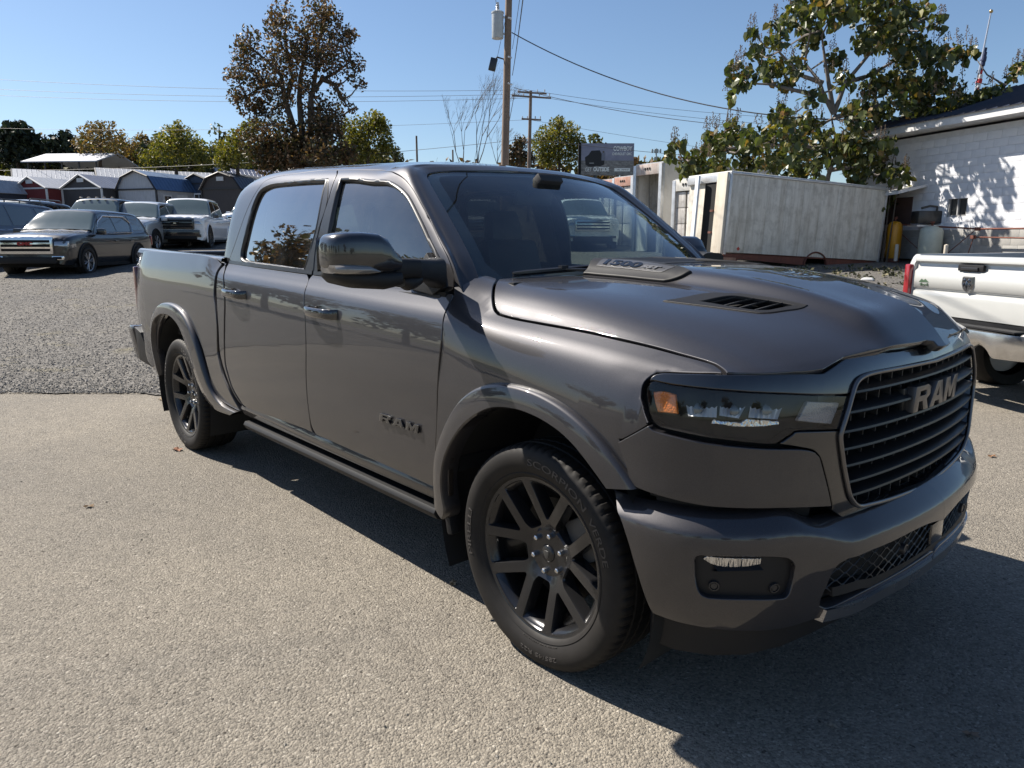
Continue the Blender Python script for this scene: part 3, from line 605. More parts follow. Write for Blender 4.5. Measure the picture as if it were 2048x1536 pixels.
# fallen leaves one can count
def dead_leaf(px_s, px_X, rz, size, col, lab):
    b = MB(); pts = []
    for k in range(14):
        t = 2*math.pi*k/14; r_ = size*(1 if k % 2 else .55)*(1.2 if k == 0 else 1); pts.append((r_*math.cos(t), r_*.7*math.sin(t), size*.18*math.sin(3*t)+size*.12))
    b.add([(0, 0, .004)]+pts, [(0, i+1, (i+1) % 14+1) for i in range(14)])
    o = b.build('fallen_leaf', isl('dead_leaf_'+str(col), [(0, col), (1, tuple(x*.7 for x in col))], .8), None, fix=False); o.location = W(px_s, px_X, None, .006); o.rotation_euler = (0, 0, rz); tag(o, lab, 'leaf', 'fallen leaves on the asphalt')
# ---- the grey pickup ----------------------------------------------------------------------
M_PAINT = paint('granite_paint', (.024, .023, .027), .5, .50, .4, dirt=.16)
M_GBLK = paint('gloss_black', (.008, .008, .010), 0, .25)
M_SATIN = simple('satin_black', (.018, .018, .020), .38, 0, .2)
M_PLAS = simple('black_plastic', (.012, .012, .013), .55, 0, 0, spec=.3, bumps=.15, bscale=900)
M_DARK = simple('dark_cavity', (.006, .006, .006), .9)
M_RUB = simple('tyre_rubber', (.013, .0115, .0105), .66, 0, 0, .3, 14, .28)
M_RIM = simple('satin_black_alloy', (.030, .030, .032), .24, .6, .3)
M_CHROME = simple('chrome', (.75, .75, .75), .12, 1)
M_STEEL = simple('steel', (.35, .35, .36), .35, 1)
M_WS = glass('windscreen_glass', (.62, .70, .68), .9, 1.5, .012, 1.15)
M_FG = glass('front_side_glass', (.42, .50, .49), 1.0, 1.55, .05, 1.8)
M_RG = glass('privacy_glass', (.05, .055, .055), 1.0, 1.6, .04, 2.2)
def T(n): return TR[n][1]
truck = empty('pickup_truck', (0, 0, 0), 0, 'dark grey crew cab pickup with black wheels parked in the foreground', 'pickup truck')
hood = panel('hood', HG, [T('hood'), T('vent_in')], M_PAINT, truck, 's', step=.024, bstep=.012, depth=.025)
panel('fender', HG, [T('fender')], M_PAINT, truck, 'b', step=.03, bstep=.014)
def two(name, S1, p1, S2, p2, mat, **k):
    g = join_geo([panel_geo(S1, p1, **k), panel_geo(S2, p2, **k)])
    a = geo_obj(name, g, mat, truck); b = geo_obj(name, flipY(*g), mat, truck); return a, b
fdoor = two('front_door', SIDE, [T('front_door')], GH, [T('front_door_up'), T('front_window')], M_PAINT, step=.035, bstep=.016)
rdoor = two('rear_door', SIDE, [T('rear_door')], GH, [T('rear_door_up'), T('rear_window')], M_PAINT, step=.035, bstep=.016)
panel('box_side', SIDE, [T('box_side')], M_PAINT, truck, 'b', step=.04, bstep=.016, inset=.002, depth=.03)
panel('cab_corner', SIDE, [T('cab_corner')], M_PAINT, truck, 'b', step=.03, bstep=.014, inset=.002)
# cab shell with the roof: everything of the upper body outside the doors
rd = T('rear_door_up'); fd = T('front_door_up')
def cut(l, a, b): return l[a:b]
iA = 1; fr_edge = [p for p in fd[iA:-3] if p[0] < 6]          # A pillar seam upwards, roof seam back
i_top = max(i for i, p in enumerate(fd[:-2]) if p[1] > 8.1) if any(p[1] > 8.1 for p in fd[:-2]) else 14
fr_edge = fd[1:15]; re_edge = rd[6:19]
cab_poly = [(0, -.5), (1.0, -.4)]+[(p[0], p[1]) for p in fr_edge]+[(p[0], p[1]) for p in re_edge]+[(8.72, .05), (10.6, .05), (11, 3), (11, 11), (6, 11), (0, 11), (0, 9), (0, 8), (0, 7.3), (0, 6.6), (0, 6), (0, 5), (0, 3), (0, 1)]
panel('roof', GH, [cab_poly], M_PAINT, truck, 's', step=.045, bstep=.018, inset=.003, depth=.02)
# dark liner just inside the skin, so that the shut lines read black
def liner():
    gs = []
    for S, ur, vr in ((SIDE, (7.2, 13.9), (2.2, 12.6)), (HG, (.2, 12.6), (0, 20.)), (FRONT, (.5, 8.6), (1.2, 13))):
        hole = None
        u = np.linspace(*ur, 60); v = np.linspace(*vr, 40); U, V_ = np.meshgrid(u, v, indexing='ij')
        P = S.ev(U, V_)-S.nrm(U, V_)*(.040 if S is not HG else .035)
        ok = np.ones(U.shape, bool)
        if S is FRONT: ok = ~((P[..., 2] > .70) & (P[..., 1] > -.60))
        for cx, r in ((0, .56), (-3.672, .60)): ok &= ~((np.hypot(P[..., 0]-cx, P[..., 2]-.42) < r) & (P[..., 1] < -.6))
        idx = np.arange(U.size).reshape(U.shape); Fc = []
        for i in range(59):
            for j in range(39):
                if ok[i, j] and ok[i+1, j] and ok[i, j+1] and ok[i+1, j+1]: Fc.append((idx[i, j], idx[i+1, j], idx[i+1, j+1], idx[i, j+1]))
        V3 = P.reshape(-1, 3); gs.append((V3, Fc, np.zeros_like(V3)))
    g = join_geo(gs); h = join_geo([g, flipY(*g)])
    obj('seam_shade_liner', mesh('seam_shade_liner', h[0], h[1], False), M_DARK, truck)  # added black sheet that gives the panel gaps their shade
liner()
# windscreen -------------------------------------------------------------------------------
def ws_net():
    rows = []
    for s in np.linspace(-.14, 1.0, 7):
        e = GH.ev(0, 7.2*s) if s >= 0 else GH.ev(0, 0)+(GH.ev(0, 0)-GH.ev(0, 1))*(-s)*7.2
        cx = np.array([-.37-.66*s+.03*math.sin(math.pi*max(0, s)), 0, 1.345+.498*s])
        r = []
        for w_ in np.linspace(0, 1, 7):
            k = 1-(1-w_)**2.0; p = e*(1-w_)+cx*w_; p[0] = e[0]+(cx[0]-e[0])*k; p[2] = e[2]+(cx[2]-e[2])*(.6*k+.4*w_); r.append(p)
        rows.append(r)
    return rows
WS = Surf(ws_net())
if (WS.nrm(3., 3.)[0]) < 0: WS.flip = not WS.flip
wsp = [(0, .03), (0, 6), (6, 6), (6, .03)]
ws_o = panel('windshield', WS, [[(0, .02), (6, .02), (6, 6), (0, 6)]], M_WS, truck, 's', step=.08, inset=0, edge=.001, depth=.003, lift=-.006)
panel('windshield_border', WS, [[(0, .02), (6, .02), (6, 6), (5.75, 6), (5.75, 5.0), (5.72, .9), (5.5, .45), (1.5, .42), (.95, .8), (.8, 2), (.8, 6), (0, 6)]], M_GBLK, truck, 's', step=.06, inset=0, edge=.001, depth=.001, lift=-.011)
# side glass
panel('front_window', GH, [T('front_window')], M_FG, truck, 'b', step=.05, inset=-.01, edge=.001, depth=.003, lift=-.014)
panel('rear_window', GH, [T('rear_window')], M_RG, truck, 'b', step=.05, inset=-.01, edge=.001, depth=.003, lift=-.014)
# black rubber channel round each opening
def ring_pts(S, loop, lift, step=.03):
    c = np.array(loop).mean(0); du = np.linalg.norm(S.ev(c[0]+.1, c[1])-S.ev(c[0]-.1, c[1]))/.2; dv = np.linalg.norm(S.ev(c[0], c[1]+.1)-S.ev(c[0], c[1]-.1))/.2
    l = smooth_loop(np.array(loop)*[du, dv], step)/[du, dv]; return S.ev(l[:, 0], l[:, 1])+S.nrm(l[:, 0], l[:, 1])*lift
for nm in ('front_window', 'rear_window'):
    pts = ring_pts(GH, T(nm), -.006); b = MB(); b.tube(pts, .0125, 6, closed=True)
    o = b.build('window_seal', M_SATIN, truck, auto=60); mirror_obj(o)
# B-pillar covers and belt mouldings
for nm, (u0, u1) in (('B', (3.98, 4.66)),):
    pl = [(T('front_window')[-1]), (T('front_window')[-2]), (T('front_window')[-3]), (4.15, .32)]
bf = T('front_window'); br = T('rear_window')
pil = [(bf[0][0]+.02, bf[0][1]+.1), (bf[-1][0]+.02, bf[-1][1]), (bf[-2][0]+.02, bf[-2][1]), (bf[-3][0]+.02, bf[-3][1]), (4.12, .24)]
pil2 = [(4.62, .24), (br[-3][0], br[-3][1]), (br[-2][0], br[-2][1]), (br[-1][0], br[-1][1]), (br[0][0]-.02, br[0][1]+.1)]
bseam = [p for p in fd if 3.9 < p[0] < 4.7 and p[1] < 8]
panel('pillar_cover', GH, [pil+[(a-.02, b) for a, b in bseam[::-1] if b < 5.6]], M_SATIN, truck, 'b', step=.04, inset=.002, lift=.0035, depth=.004)
panel('pillar_cover', GH, [[(a+.02, b) for a, b in bseam if b < 5.6]+[p for p in pil2]], M_SATIN, truck, 'b', step=.04, inset=.002, lift=.0035, depth=.004)
for u0, u1 in ((2.12, 4.40), (4.46, 8.35)):
    u = np.linspace(u0, u1, 24); P0 = GH.ev(u, 0*u+.03); P1 = GH.ev(u, 0*u+.30); N0 = GH.nrm(u, 0*u+.1)
    V = []; Fc = []
    for a, b_, n in zip(P0, P1, N0):
        V += [a-n*.004, a+n*.008+(b_-a)*.15, b_+n*.007, b_-n*.012]
    for i in range(23):
        for k in range(3): Fc.append((i*4+k, i*4+4+k, i*4+5+k, i*4+1+k))
    b = MB(); b.add(V, Fc); o = b.build('belt_moulding', M_SATIN, truck, auto=30); mirror_obj(o)
# front face ---------------------------------------------------------------------------------
panel('headlight_surround', FRONT, [T('light_trim')], M_GBLK, truck, 's', step=.03, bstep=.012, inset=.002, depth=.03)
panel('grille_surround', FRONT, [T('side_trim')], M_GBLK, truck, 's', step=.03, bstep=.012, inset=.002, depth=.05)
panel('fascia_panel', FRONT, [T('fascia')], M_PAINT, truck, 'b', step=.03, bstep=.012, inset=.003, depth=.03, lift=.004)
panel('front_bumper', BUMP, [T('bump_out'), T('bump_open'), T('fog_open')] if False else [T('bump_out')+[], T('fog_open')], M_PAINT, truck, 's', step=.028, bstep=.012, inset=.002, depth=.03) if False else None
B1 = T('bump_out'); BO = T('bump_open')
panel('front_bumper', BUMP, [B1[:15]+BO[::-1]+B1[15:], T('fog_open')], M_PAINT, truck, 's', step=.028, bstep=.012, inset=.002, depth=.035)
def surf_strip(S, loop, l0, l1, step=.02):
    a = ring_pts(S, loop, l0, step); b = ring_pts(S, loop, l1, step); n = len(a)
    return list(a)+list(b), [(i, (i+1) % n, n+(i+1) % n, n+i) for i in range(n)]
# headlights
for sgn in (0, 1):
    root = None
    g = panel_geo(FRONT, [T('headlight')], step=.04, bstep=.014, inset=.002, depth=.004)
    if sgn: g = flipY(*g)
    M_LENS = glass('lamp_lens', (.93, .94, .94), .8, 1.45, .0, .8)
    root = geo_obj('headlight', g, M_LENS, truck)
    def sub(name, loop, mat, lift, **k):
        q = panel_geo(FRONT, [T(loop)], step=.05, bstep=.014, inset=k.get('inset', .002), depth=k.get('depth', .01), lift=lift)
        if sgn: q = flipY(*q)
        return geo_obj(name, q, mat, root)
    sub('lamp_housing', 'headlight', simple('lamp_black', (.02, .02, .022), .35, 0, .5), -.055, inset=-.004)
    V, Fc = surf_strip(FRONT, T('headlight'), -.006, -.058)
    if sgn: V = [(p[0], -p[1], p[2]) for p in V]
    obj('lamp_housing', mesh('lamp_wall', V, Fc), MATS['lamp_black'], root)
    n = NB('amber_reflector'+str(sgn)); v = n.coord(); vo = n.n('TexVoronoi'); vo.inputs['Scale'].default_value = 160; n.l(v, vo.inputs['Vector'])
    sub('side_reflector', 'amber', n.pbr((.62, .17, .02), .25, 0, n.bump(vo.outputs['Distance'], .5, .004), .8), -.022)
    n = NB('marker_lens'+str(sgn)); v = n.coord(); vo = n.n('TexVoronoi'); vo.inputs['Scale'].default_value = 220; n.l(v, vo.inputs['Vector'])
    sub('marker_lens', 'marker', n.pbr((.26, .26, .27), .25, .3, n.bump(vo.outputs['Distance'], .6, .004), .5), -.018)
    n = NB('faceted_chrome'+str(sgn)); v = n.coord('Object', (9, 9, 3)); nz = n.noise(v, 5, 3)
    mch = n.pbr((.72, .72, .72), .10, 1, n.bump(nz, .9, .03))
    sub('chrome_strip', 'chrome_strip', mch, -.030)
    for k, (ia, ib, ic, id_) in (('bowl_a', (0, 4, 3, 2)), ('bowl_b', (0, 4, 2, 1)), ('bowl_c', (0, 3, 2, 1))):
        q = np.array(T(k)); V = []; Fc = []; nx, nz = 13, 6
        for i in range(nx):
            for j in range(nz):
                a, c = i/(nx-1), j/(nz-1); uv = (q[ia]*(1-a)+q[ib]*a)*(1-c)+(q[id_]*(1-a)+q[ic]*a)*c
                dpt = .046-.034*c**1.6+(.0035 if i % 2 else 0)-.010*math.cos(math.pi*(a-.5))*-1*.3
                p = FRONT.ev(*uv)-FRONT.nrm(*uv)*dpt; V.append((p[0], -p[1] if sgn else p[1], p[2]))
        for i in range(nx-1):
            for j in range(nz-1): Fc.append((i*nz+j, i*nz+nz+j, i*nz+nz+j+1, i*nz+j+1))
        b = MB(); b.add(V, Fc); b.build('reflector', simple('reflector_silver', (.80, .80, .80), .2, .45), root, auto=12)
    for k in ('bowl_a', 'bowl_b', 'bowl_c'):
        S_ = FRONT; c = np.array(T(k)).mean(0); P = S_.ev(*c)-S_.nrm(*c)*.030; N_ = S_.nrm(*c)
        if sgn: P = P*[1, -1, 1]; N_ = N_*[1, -1, 1]
        prof = [(.0001, .016), (.007, .0145), (.013, .009), (.016, 0), (.018, -.002)]
        b = MB(); V, Fc = lathe(prof, 20, 2); R = Vector((1, 0, .05)).to_track_quat('Z', 'Y').to_matrix()
        b.add([R @ Vector(p)+Vector(P) for p in V], Fc); b.build('projector_lens', simple('projector_glass', (.10, .11, .12), .06, .2, 1), root, auto=50)
# grille
go = T('grille_open'); l = smooth_loop(np.array(go)*[.06, .07], .012)/[.06, .07]
op = FRONT.ev(l[:, 0], l[:, 1]); on = FRONT.nrm(l[:, 0], l[:, 1])
k0 = int(np.argmax(np.abs(op[:, 1]) < .002)); half = [p for p in op if p[1] < -.001 or True]
# order the half loop from top centre to bottom centre
i0 = max(range(len(op)), key=lambda i: (op[i][2] if abs(op[i][1]) < .002 else -9)); seq = [op[(i0+i) % len(op)] for i in range(len(op))]
if seq[3][1] > -.001 and abs(seq[3][1]) < .002: seq = [op[(i0-i) % len(op)] for i in range(len(op))]
hl = []
for p in seq:
    hl.append(p)
    if len(hl) > 5 and abs(p[1]) < .002 and p[2] < .9: break
hl = np.array(hl)
full = np.concatenate([hl, (hl*[1, -1, 1])[::-1][1:-1]])
b = MB(); b.tube([p+np.array([.005, 0, 0]) for p in full], .0075, 8, closed=True); b.build('grille_bezel', simple('bezel_grey', (.13, .125, .125), .32, .8, .3), truck, auto=60)
grille = empty('grille'); grille.parent = truck
def half_w(z):
    m = [-p[1] for a, p in zip(hl, hl[1:]) if (a[2]-z)*(p[2]-z) <= 0]
    return max(m) if m else None
def front_x(y, z):
    u = np.interp(z, [q[0] for q in FZ], range(len(FZ))); i = np.array([q[1] for q in FZ]); xs = []
    P = FRONT.ev(np.full(60, u), np.linspace(1, 13, 60)); return np.interp(-abs(y), P[:, 1], P[:, 0])
M_BAR = simple('grille_bar_black', (.012, .012, .013), .34, 0, 0, spec=.35)
for z in (1.066, 1.010, .955, .902, .849, .797, .752):
    hw = half_w(z)-.004; ys = np.linspace(-hw, hw, 41); V = []; Fc = []
    for y in ys:
        if z == 1.010 and abs(y) < .20: pass
        e = min(1, (hw-abs(y))/.05); x = front_x(y, z)
        V += [(x-.004, y, z-.004), (x, y, z), (x-.002, y, z+.006), (x-.030, y, z+.020*(.4+.6*e)), (x-.075, y, z+.026*(.4+.6*e)), (x-.075, y, z+.004), (x-.03, y, z-.003)]
    for i in range(40):
        if z == 1.010 and abs((ys[i]+ys[i+1])/2) < .205: continue
        for k in range(7): Fc.append((i*7+k, i*7+7+k, i*7+7+(k+1) % 7, i*7+(k+1) % 7))
    bb = MB(); bb.add(V, Fc); bb.build('grille_bar', M_BAR, grille, auto=35)
rib = None
for y in np.arange(-.56, .561, .07):
    zs = [z for z in np.linspace(.70, 1.12, 85) if half_w(z) and half_w(z) > abs(y)+.01]
    if len(zs) < 4: continue
    bb = MB(); x = front_x(y, .95)
    bb.box((x-.060, y, (zs[0]+zs[-1])/2), (.05, .004, zs[-1]-zs[0])); bb.build('grille_rib', simple('rib_black', (.022, .022, .023), .45), grille)
bb = MB(); V = []; ys = np.linspace(-.62, .62, 31)
for y in ys: V += [(front_x(y, .95)-.11, y, .66), (front_x(y, .95)-.11, y, 1.14)]
bb.add(V, [(i*2, i*2+2, i*2+3, i*2+1) for i in range(30)]); bb.build('grille_backing', M_DARK, grille)
# letters on the grille
def letter_obj(txt, h, wid, place, mat, parent, depth=.012, name='letter', bold=.0, shear=0):
    me = text_mesh(txt, 1.0, 1.0, bold=bold, shear=shear); co = np.empty(len(me.vertices)*3); me.vertices.foreach_get('co', co); co = co.reshape(-1, 3)
    lo, hi = co.min(0), co.max(0); q = (co-(lo+hi)/2)/(hi-lo)
    P = [place(a*wid, b_*h, (c+.5)*depth) for a, b_, c in q]
    me.vertices.foreach_set('co', np.array(P, float).ravel()); me.update()
    bm = bmesh.new(); bm.from_mesh(me); bmesh.ops.remove_doubles(bm, verts=bm.verts, dist=1e-5); bmesh.ops.recalc_face_normals(bm, faces=bm.faces); bm.to_mesh(me); bm.free()
    return obj(name, me, mat, parent)
M_LET = simple('grille_letter', (.11, .105, .105), .35, .7, .2)
def letter_R(w_=1.0, h=1.0, t=.26):
    """blocky R, A and M outlines as polygons with holes in a unit box"""
    R_ = ([(0, 0), (0, 1), (.78, 1), (1, .86), (1, .56), (.80, .42), (1.0, 0), (.68, 0), (.52, .38), (.30, .38), (.30, 0)], [(.30, .60), (.30, .79), (.68, .79), (.71, .75), (.71, .64), (.68, .60)])
    A_ = ([(0, 0), (.33, 1), (.70, 1), (1, 0), (.69, 0), (.64, .19), (.35, .19), (.30, 0)], [(.41, .40), (.51, .76), (.59, .40)])
    M_ = ([(0, 0), (0, 1), (.33, 1), (.5, .55), (.67, 1), (1, 1), (1, 0), (.74, 0), (.74, .58), (.58, .12), (.42, .12), (.26, .58), (.26, 0)], None)
    return R_, A_, M_
def block_letter(spec, place, wid, h, depth, mat, parent, name='letter'):
    outer, hole = spec; loops = [outer]+([hole] if hole else [])
    pts = []; E = []; k = 0
    for lp in loops:
        pts += lp; E += [(k+i, k+(i+1) % len(lp)) for i in range(len(lp))]; k += len(lp)
    r = delaunay_2d_cdt([Vector(p) for p in pts], E, [], 0, 1e-6)
    W = np.array([tuple(p) for p in r[0]]); Tt = np.array([tuple(f) for f in r[2]]); c = W[Tt].mean(1); m = inpoly(c, outer)
    if hole: m &= ~inpoly(c, hole)
    Tt = Tt[m]; n = len(W); V = [place((a-.5)*wid, (b_-.5)*h, depth) for a, b_ in W]+[place((a-.5)*wid, (b_-.5)*h, 0) for a, b_ in W]
    Fc = [tuple(t) for t in Tt]+[tuple(t+n)[::-1] for t in Tt]+[(a, b_, b_+n, a+n) for a, b_ in E]
    bb = MB(); bb.add(V, Fc); return bb.build(name, mat, parent, bevel=min(.0016, depth*.25))
specs = letter_R()
for sp, yc, wd in zip(specs, (-.135, -.005, .125), (.115, .125, .130)):
    block_letter(sp, lambda a, b_, d, yc=yc: (front_x(yc+a, 1.0)+.002+d-.03, yc+a+(b_*.15), 1.006+b_), wd, .082, .034, M_LET, grille)
bb = MB(); bb.box((front_x(0, 1.0)-.045, 0, 1.006), (.04, .44, .075)); bb.build('letter_plate', simple('plate_black', (.012, .012, .012), .35), grille, bevel=.006)
# bonnet inserts
def on_surf(S, u, v, lift=0): return S.ev(u, v)+S.nrm(u, v)*lift
bz = panel('scoop_bezel', HG, [T('badge_bezel')], M_PLAS, truck, 'b', step=.03, bstep=.01, inset=-.002, lift=.012, depth=.012, edge=.006)
panel('badge_plate', HG, [T('badge_plate')], simple('plate_dark', (.050, .050, .053), .4), truck, 'b', step=.03, bstep=.01, inset=.002, lift=.0135, depth=.003, edge=.001)
bp = np.array(T('badge_plate')); A0 = HG.ev(*bp[0]); A1 = HG.ev(*bp[-2]); Bq = HG.ev(*bp[1]); A2 = HG.ev(*bp[3])
for side in (1, -1):
    def mk(P): return np.array(P)*[1, side, 1]
    o0 = mk(HG.ev(*bp[0])); o1 = mk(HG.ev(*bp[-2])); t0 = mk(HG.ev(*bp[1])); t1 = mk(HG.ev(*bp[3])); nn = mk(HG.nrm(*bp.mean(0)))
    def place(a, b_, d, s0=0., s1=1.):
        p = (o0*(1-a)+o1*a)*(1-b_)+(t0*(1-a)+t1*a)*b_; return p+nn*(.013+d)
    f = (lambda a: a) if side == 1 else (lambda a: 1-a)
    for txt, a0, a1, h0, h1, mt in (('1500', .10, .68, .12, .90, M_PLAS), ('SST', .71, .97, .2, .62, M_PLAS)):
        if side == -1: a0, a1 = 1-a1, 1-a0
        letter_obj(txt, 1, 1, lambda a, b_, d, a0=a0, a1=a1, h0=h0, h1=h1: place(f(a0+(a+.5)*(a1-a0)), h0+(b_+.5)*(h1-h0), d), (simple('badge_letter_black', (.006, .006, .007), .25) if txt == '1500' else simple('badge_letter', (.13, .13, .135), .4, .2)), hood, .006, 'badge_lettering', bold=.04)
panel('hood_vent', HG, [T('vent'), T('vent_in')], M_PLAS, truck, 'b', step=.03, bstep=.01, inset=-.001, lift=.004, depth=.01, edge=.003)
vi = np.array(T('vent_in'))
vb = panel('vent_recess', HG, [T('vent_in')], M_DARK, truck, 'b', step=.04, bstep=.012, inset=-.01, lift=-.024, depth=.001, edge=.0005)
ul, uh = vi[:, 0].min(), vi[:, 0].max()
def v_range(u):
    vs = [p[1]+(q[1]-p[1])*(u-p[0])/(q[0]-p[0]) for p, q in zip(vi, np.roll(vi, -1, 0)) if (p[0]-u)*(q[0]-u) < 0]
    return (min(vs), max(vs)) if len(vs) > 1 else None
for k in range(5):
    ua = ul+(uh-ul)*(k+.10)/5; ub = ua+(uh-ul)*.155; rng = [v_range(t) for t in (ua, ub)]
    if not rng[0] or not rng[1]: continue
    V = []
    for u_, (va, vb), lf in ((ua, rng[0], -.012), (ub, rng[1], .004)):
        for v_ in (va, (va+vb)/2, vb):
            sk = .35*(1-(v_-va)/(vb-va+1e-9))*(uh-ul)/5; P = HG.ev(u_+sk-.1*(uh-ul)/5, v_); N_ = HG.nrm(u_, v_); V += [P+N_*lf, P+N_*(lf-.006)]
    b = MB(); b.add(V, [(0, 2, 8, 6), (2, 4, 10, 8), (1, 7, 9, 3), (3, 9, 11, 5), (6, 8, 9, 7), (8, 10, 11, 9), (0, 1, 3, 2), (2, 3, 5, 4), (0, 6, 7, 1), (4, 5, 11, 10)])
    o = b.build('vent_slat', simple('slat_black', (.014, .014, .015), .5), truck, bevel=.001); mirror_obj(o)
# black louvre insert at the back of the bonnet
lo = [HG.inv(np.array([p]))[0] for p in ((-.40, -.275, 1.40), (-.16, -.245, 1.40), (-.13, 0, 1.40), (-.40, 0, 1.40))]
panel('hood_louvre', HG, [[tuple(p) for p in lo]], M_PLAS, truck, 's', step=.05, inset=0, lift=.003, depth=.003, edge=.003)
for k in range(7):
    x = -.38+k*.033; z = HG.ev(*HG.inv(np.array([(x, 0, 1.4)]))[0])[2]
    zz = HG.ev(*HG.inv(np.array([(x, -.24, 1.4)]))[0])[2]
    b = MB(); b.add([(x, -.24, zz+.003), (x, 0, z+.003), (x, .24, zz+.003), (x-.018, -.24, zz+.012), (x-.018, 0, z+.012), (x-.018, .24, zz+.012), (x-.022, -.24, zz+.003), (x-.022, 0, z+.003), (x-.022, .24, zz+.003)], [(0, 1, 4, 3), (1, 2, 5, 4), (3, 4, 7, 6), (4, 5, 8, 7)])
    b.build('louvre_slat', MATS['slat_black'], truck, fix=False)
# cowl and wipers
b = MB(); b.box((-.455, 0, 1.30), (.16, 1.50, .07), (0, rad(-6), 0)); b.build('cowl_panel', M_PLAS, truck, bevel=.01)
def ws_pt(u, v, side, lift): 
    p = WS.ev(u, v)+WS.nrm(u, v)*lift; return Vector((p[0], p[1]*side, p[2]))
for side, (v0, v1), (u0, u1) in ((1, (1.0, 4.6), (.95, 1.10)), (-1, (4.9, .9), (.80, 1.25))):
    pts = [ws_pt(u0+(u1-u0)*t, v0+(v1-v0)*t, side, .022) for t in np.linspace(0, 1, 9)]
    b = MB(); b.tube(pts, [.006]+[.009]*7+[.006], 6); b.tube([p-Vector((0, 0, .012)) for p in pts], .004, 5)
    mid = pts[4]; root_ = ws_pt(.35, v0+(v1-v0)*.98, side, .03); b.tube([mid, (mid+root_)/2+Vector((.01, 0, .02)), root_, root_-Vector((-.02, 0, .05))], [.006, .008, .010, .012], 6)
    b.box(mid+Vector((0, 0, .008)), (.02, .04, .014)); b.build('wiper', M_SATIN, truck, auto=40)
# fog lamps, sensors, lower mesh --------------------------------------------------------------
pods = panel('fog_lamp_pod', BUMP, [T('fog_open')], M_PLAS, truck, 'b', step=.03, bstep=.012, inset=-.002, lift=-.020, depth=.004)
nfl = NB('fog_reflector'); v = nfl.coord('Object', (60, 60, 6)); mfl = nfl.pbr((.6, .6, .6), .12, 1, nfl.bump(nfl.noise(v, 2, 2), .8, .02))
for q, pod in enumerate(pods):
    g = panel_geo(BUMP, [T('fog_lamp')], step=.03, bstep=.01, inset=0, lift=-.016, depth=.003, edge=.001)
    if q: g = flipY(*g)
    geo_obj('fog_lamp', g, mfl, pod)
    uv0 = np.array(T('fog_lamp')); a = BUMP.ev(*uv0[5])-BUMP.nrm(*uv0[5])*.012; c = BUMP.ev(*uv0[3])-BUMP.nrm(*uv0[3])*.012
    sg = np.array([1, -1 if q else 1, 1]); b = MB()
    b.add([(a+[-.012, 0, .0])*sg, (c+[-.012, 0, .0])*sg, (c+[.012, -.004, -.012])*sg, (a+[.012, -.004, -.012])*sg, (a+[-.012, 0, -.02])*sg, (c+[-.012, 0, -.02])*sg], [(0, 1, 2, 3), (3, 2, 5, 4)]); b.build('lamp_shelf', M_PLAS, pod, auto=30)
    for s in ('sens_a', 'sens_b'):
        uv_ = T(s)[0]; P = (BUMP.ev(*uv_)-BUMP.nrm(*uv_)*.019)*sg; N_ = BUMP.nrm(*uv_)*sg; R = Vector(N_).to_track_quat('Z', 'Y').to_matrix()
        b = MB(); V, Fc = lathe([(.0001, .004), (.009, .004), (.011, .002), (.012, .002), (.012, .006), (.015, .006), (.016, 0)], 20, 2)
        b.add([R @ Vector(p)+Vector(P) for p in V], Fc); b.build('parking_sensor', M_SATIN, pod, auto=40)
bo = smooth_loop(np.array(BO)*[.05, .08], .03)/[.05, .08]
panel('lower_grille_backing', BUMP, [BO], M_DARK, truck, 's', step=.05, bstep=.03, inset=-.02, lift=-.045, depth=.002)
mesh_b = MB(); zrows = np.arange(.485, .60, .019); 
def bump_pt(y, z, lift=-.014):
    u = np.interp(z+.05*0, [q[0] for q in BZ], range(len(BZ)))
    vv = np.linspace(5, 12, 80); P = BUMP.ev(np.full(80, u), vv); v_ = np.interp(-abs(y), P[:, 1], vv); p = BUMP.ev(u, v_)+BUMP.nrm(u, v_)*lift
    return Vector((p[0], y, z))
opg = BUMP.ev(bo[:, 0], bo[:, 1])[:, 1:]
for ri, z in enumerate(zrows):
    seg = []
    for i, y in enumerate(np.arange(-.64, .641, .0105)):
        ph = (i+ri*3) % 6; dz = [0, .0085, .0085, 0, -.0085, -.0085][ph] if True else 0
        p = (-abs(y), z+dz)
        if inpoly([p], opg)[0] and z+dz > .475: seg.append(bump_pt(y, z+dz))
        else:
            if len(seg) > 3: mesh_b.tube(seg, .0022, 4, cap=False)
            seg = []
    if len(seg) > 3: mesh_b.tube(seg, .0022, 4, cap=False)
o = mesh_b.build('honeycomb_mesh', simple('mesh_black', (.03, .03, .03), .4), truck, fix=False); o['kind'] = 'stuff'
# shelf bar across the opening and metal skid lip
def bump_strip(name, z0, z1, l0, l1, ymax, mat, thick=.02, dip=None):
    ys = np.linspace(-ymax, ymax, 50); V = []; Fc = []
    for y in ys:
        d = dip(abs(y)) if dip else 0
        a = bump_pt(y, z0+d, l0); b_ = bump_pt(y, z1+d, l1); V += [a, b_, b_-Vector((thick, 0, .0)), a-Vector((thick, 0, 0))]
    for i in range(49):
        for k in range(4): Fc.append((i*4+k, i*4+4+k, i*4+4+(k+1) % 4, i*4+(k+1) % 4))
    b = MB(); b.add(V, Fc+[(0, 1, 2, 3), (196, 197, 198, 199)]); return b.build(name, mat, truck, auto=30)
bump_strip('bumper_shelf', .452, .480, -.004, -.012, .60, M_PLAS, .03, lambda y: .012*sstep(.42, .5, y))
bump_strip('skid_lip', .382, .424, .018, .012, .62, simple('skid_grey', (.30, .30, .31), .28, .9, .3), .03, lambda y: .012-.012*sstep(.36, .48, y))
b = MB(); b.box(bump_pt(-.02, .535, -.012), (.02, .11, .075)); b.build('radar_cover', M_GBLK, truck, bevel=.006)
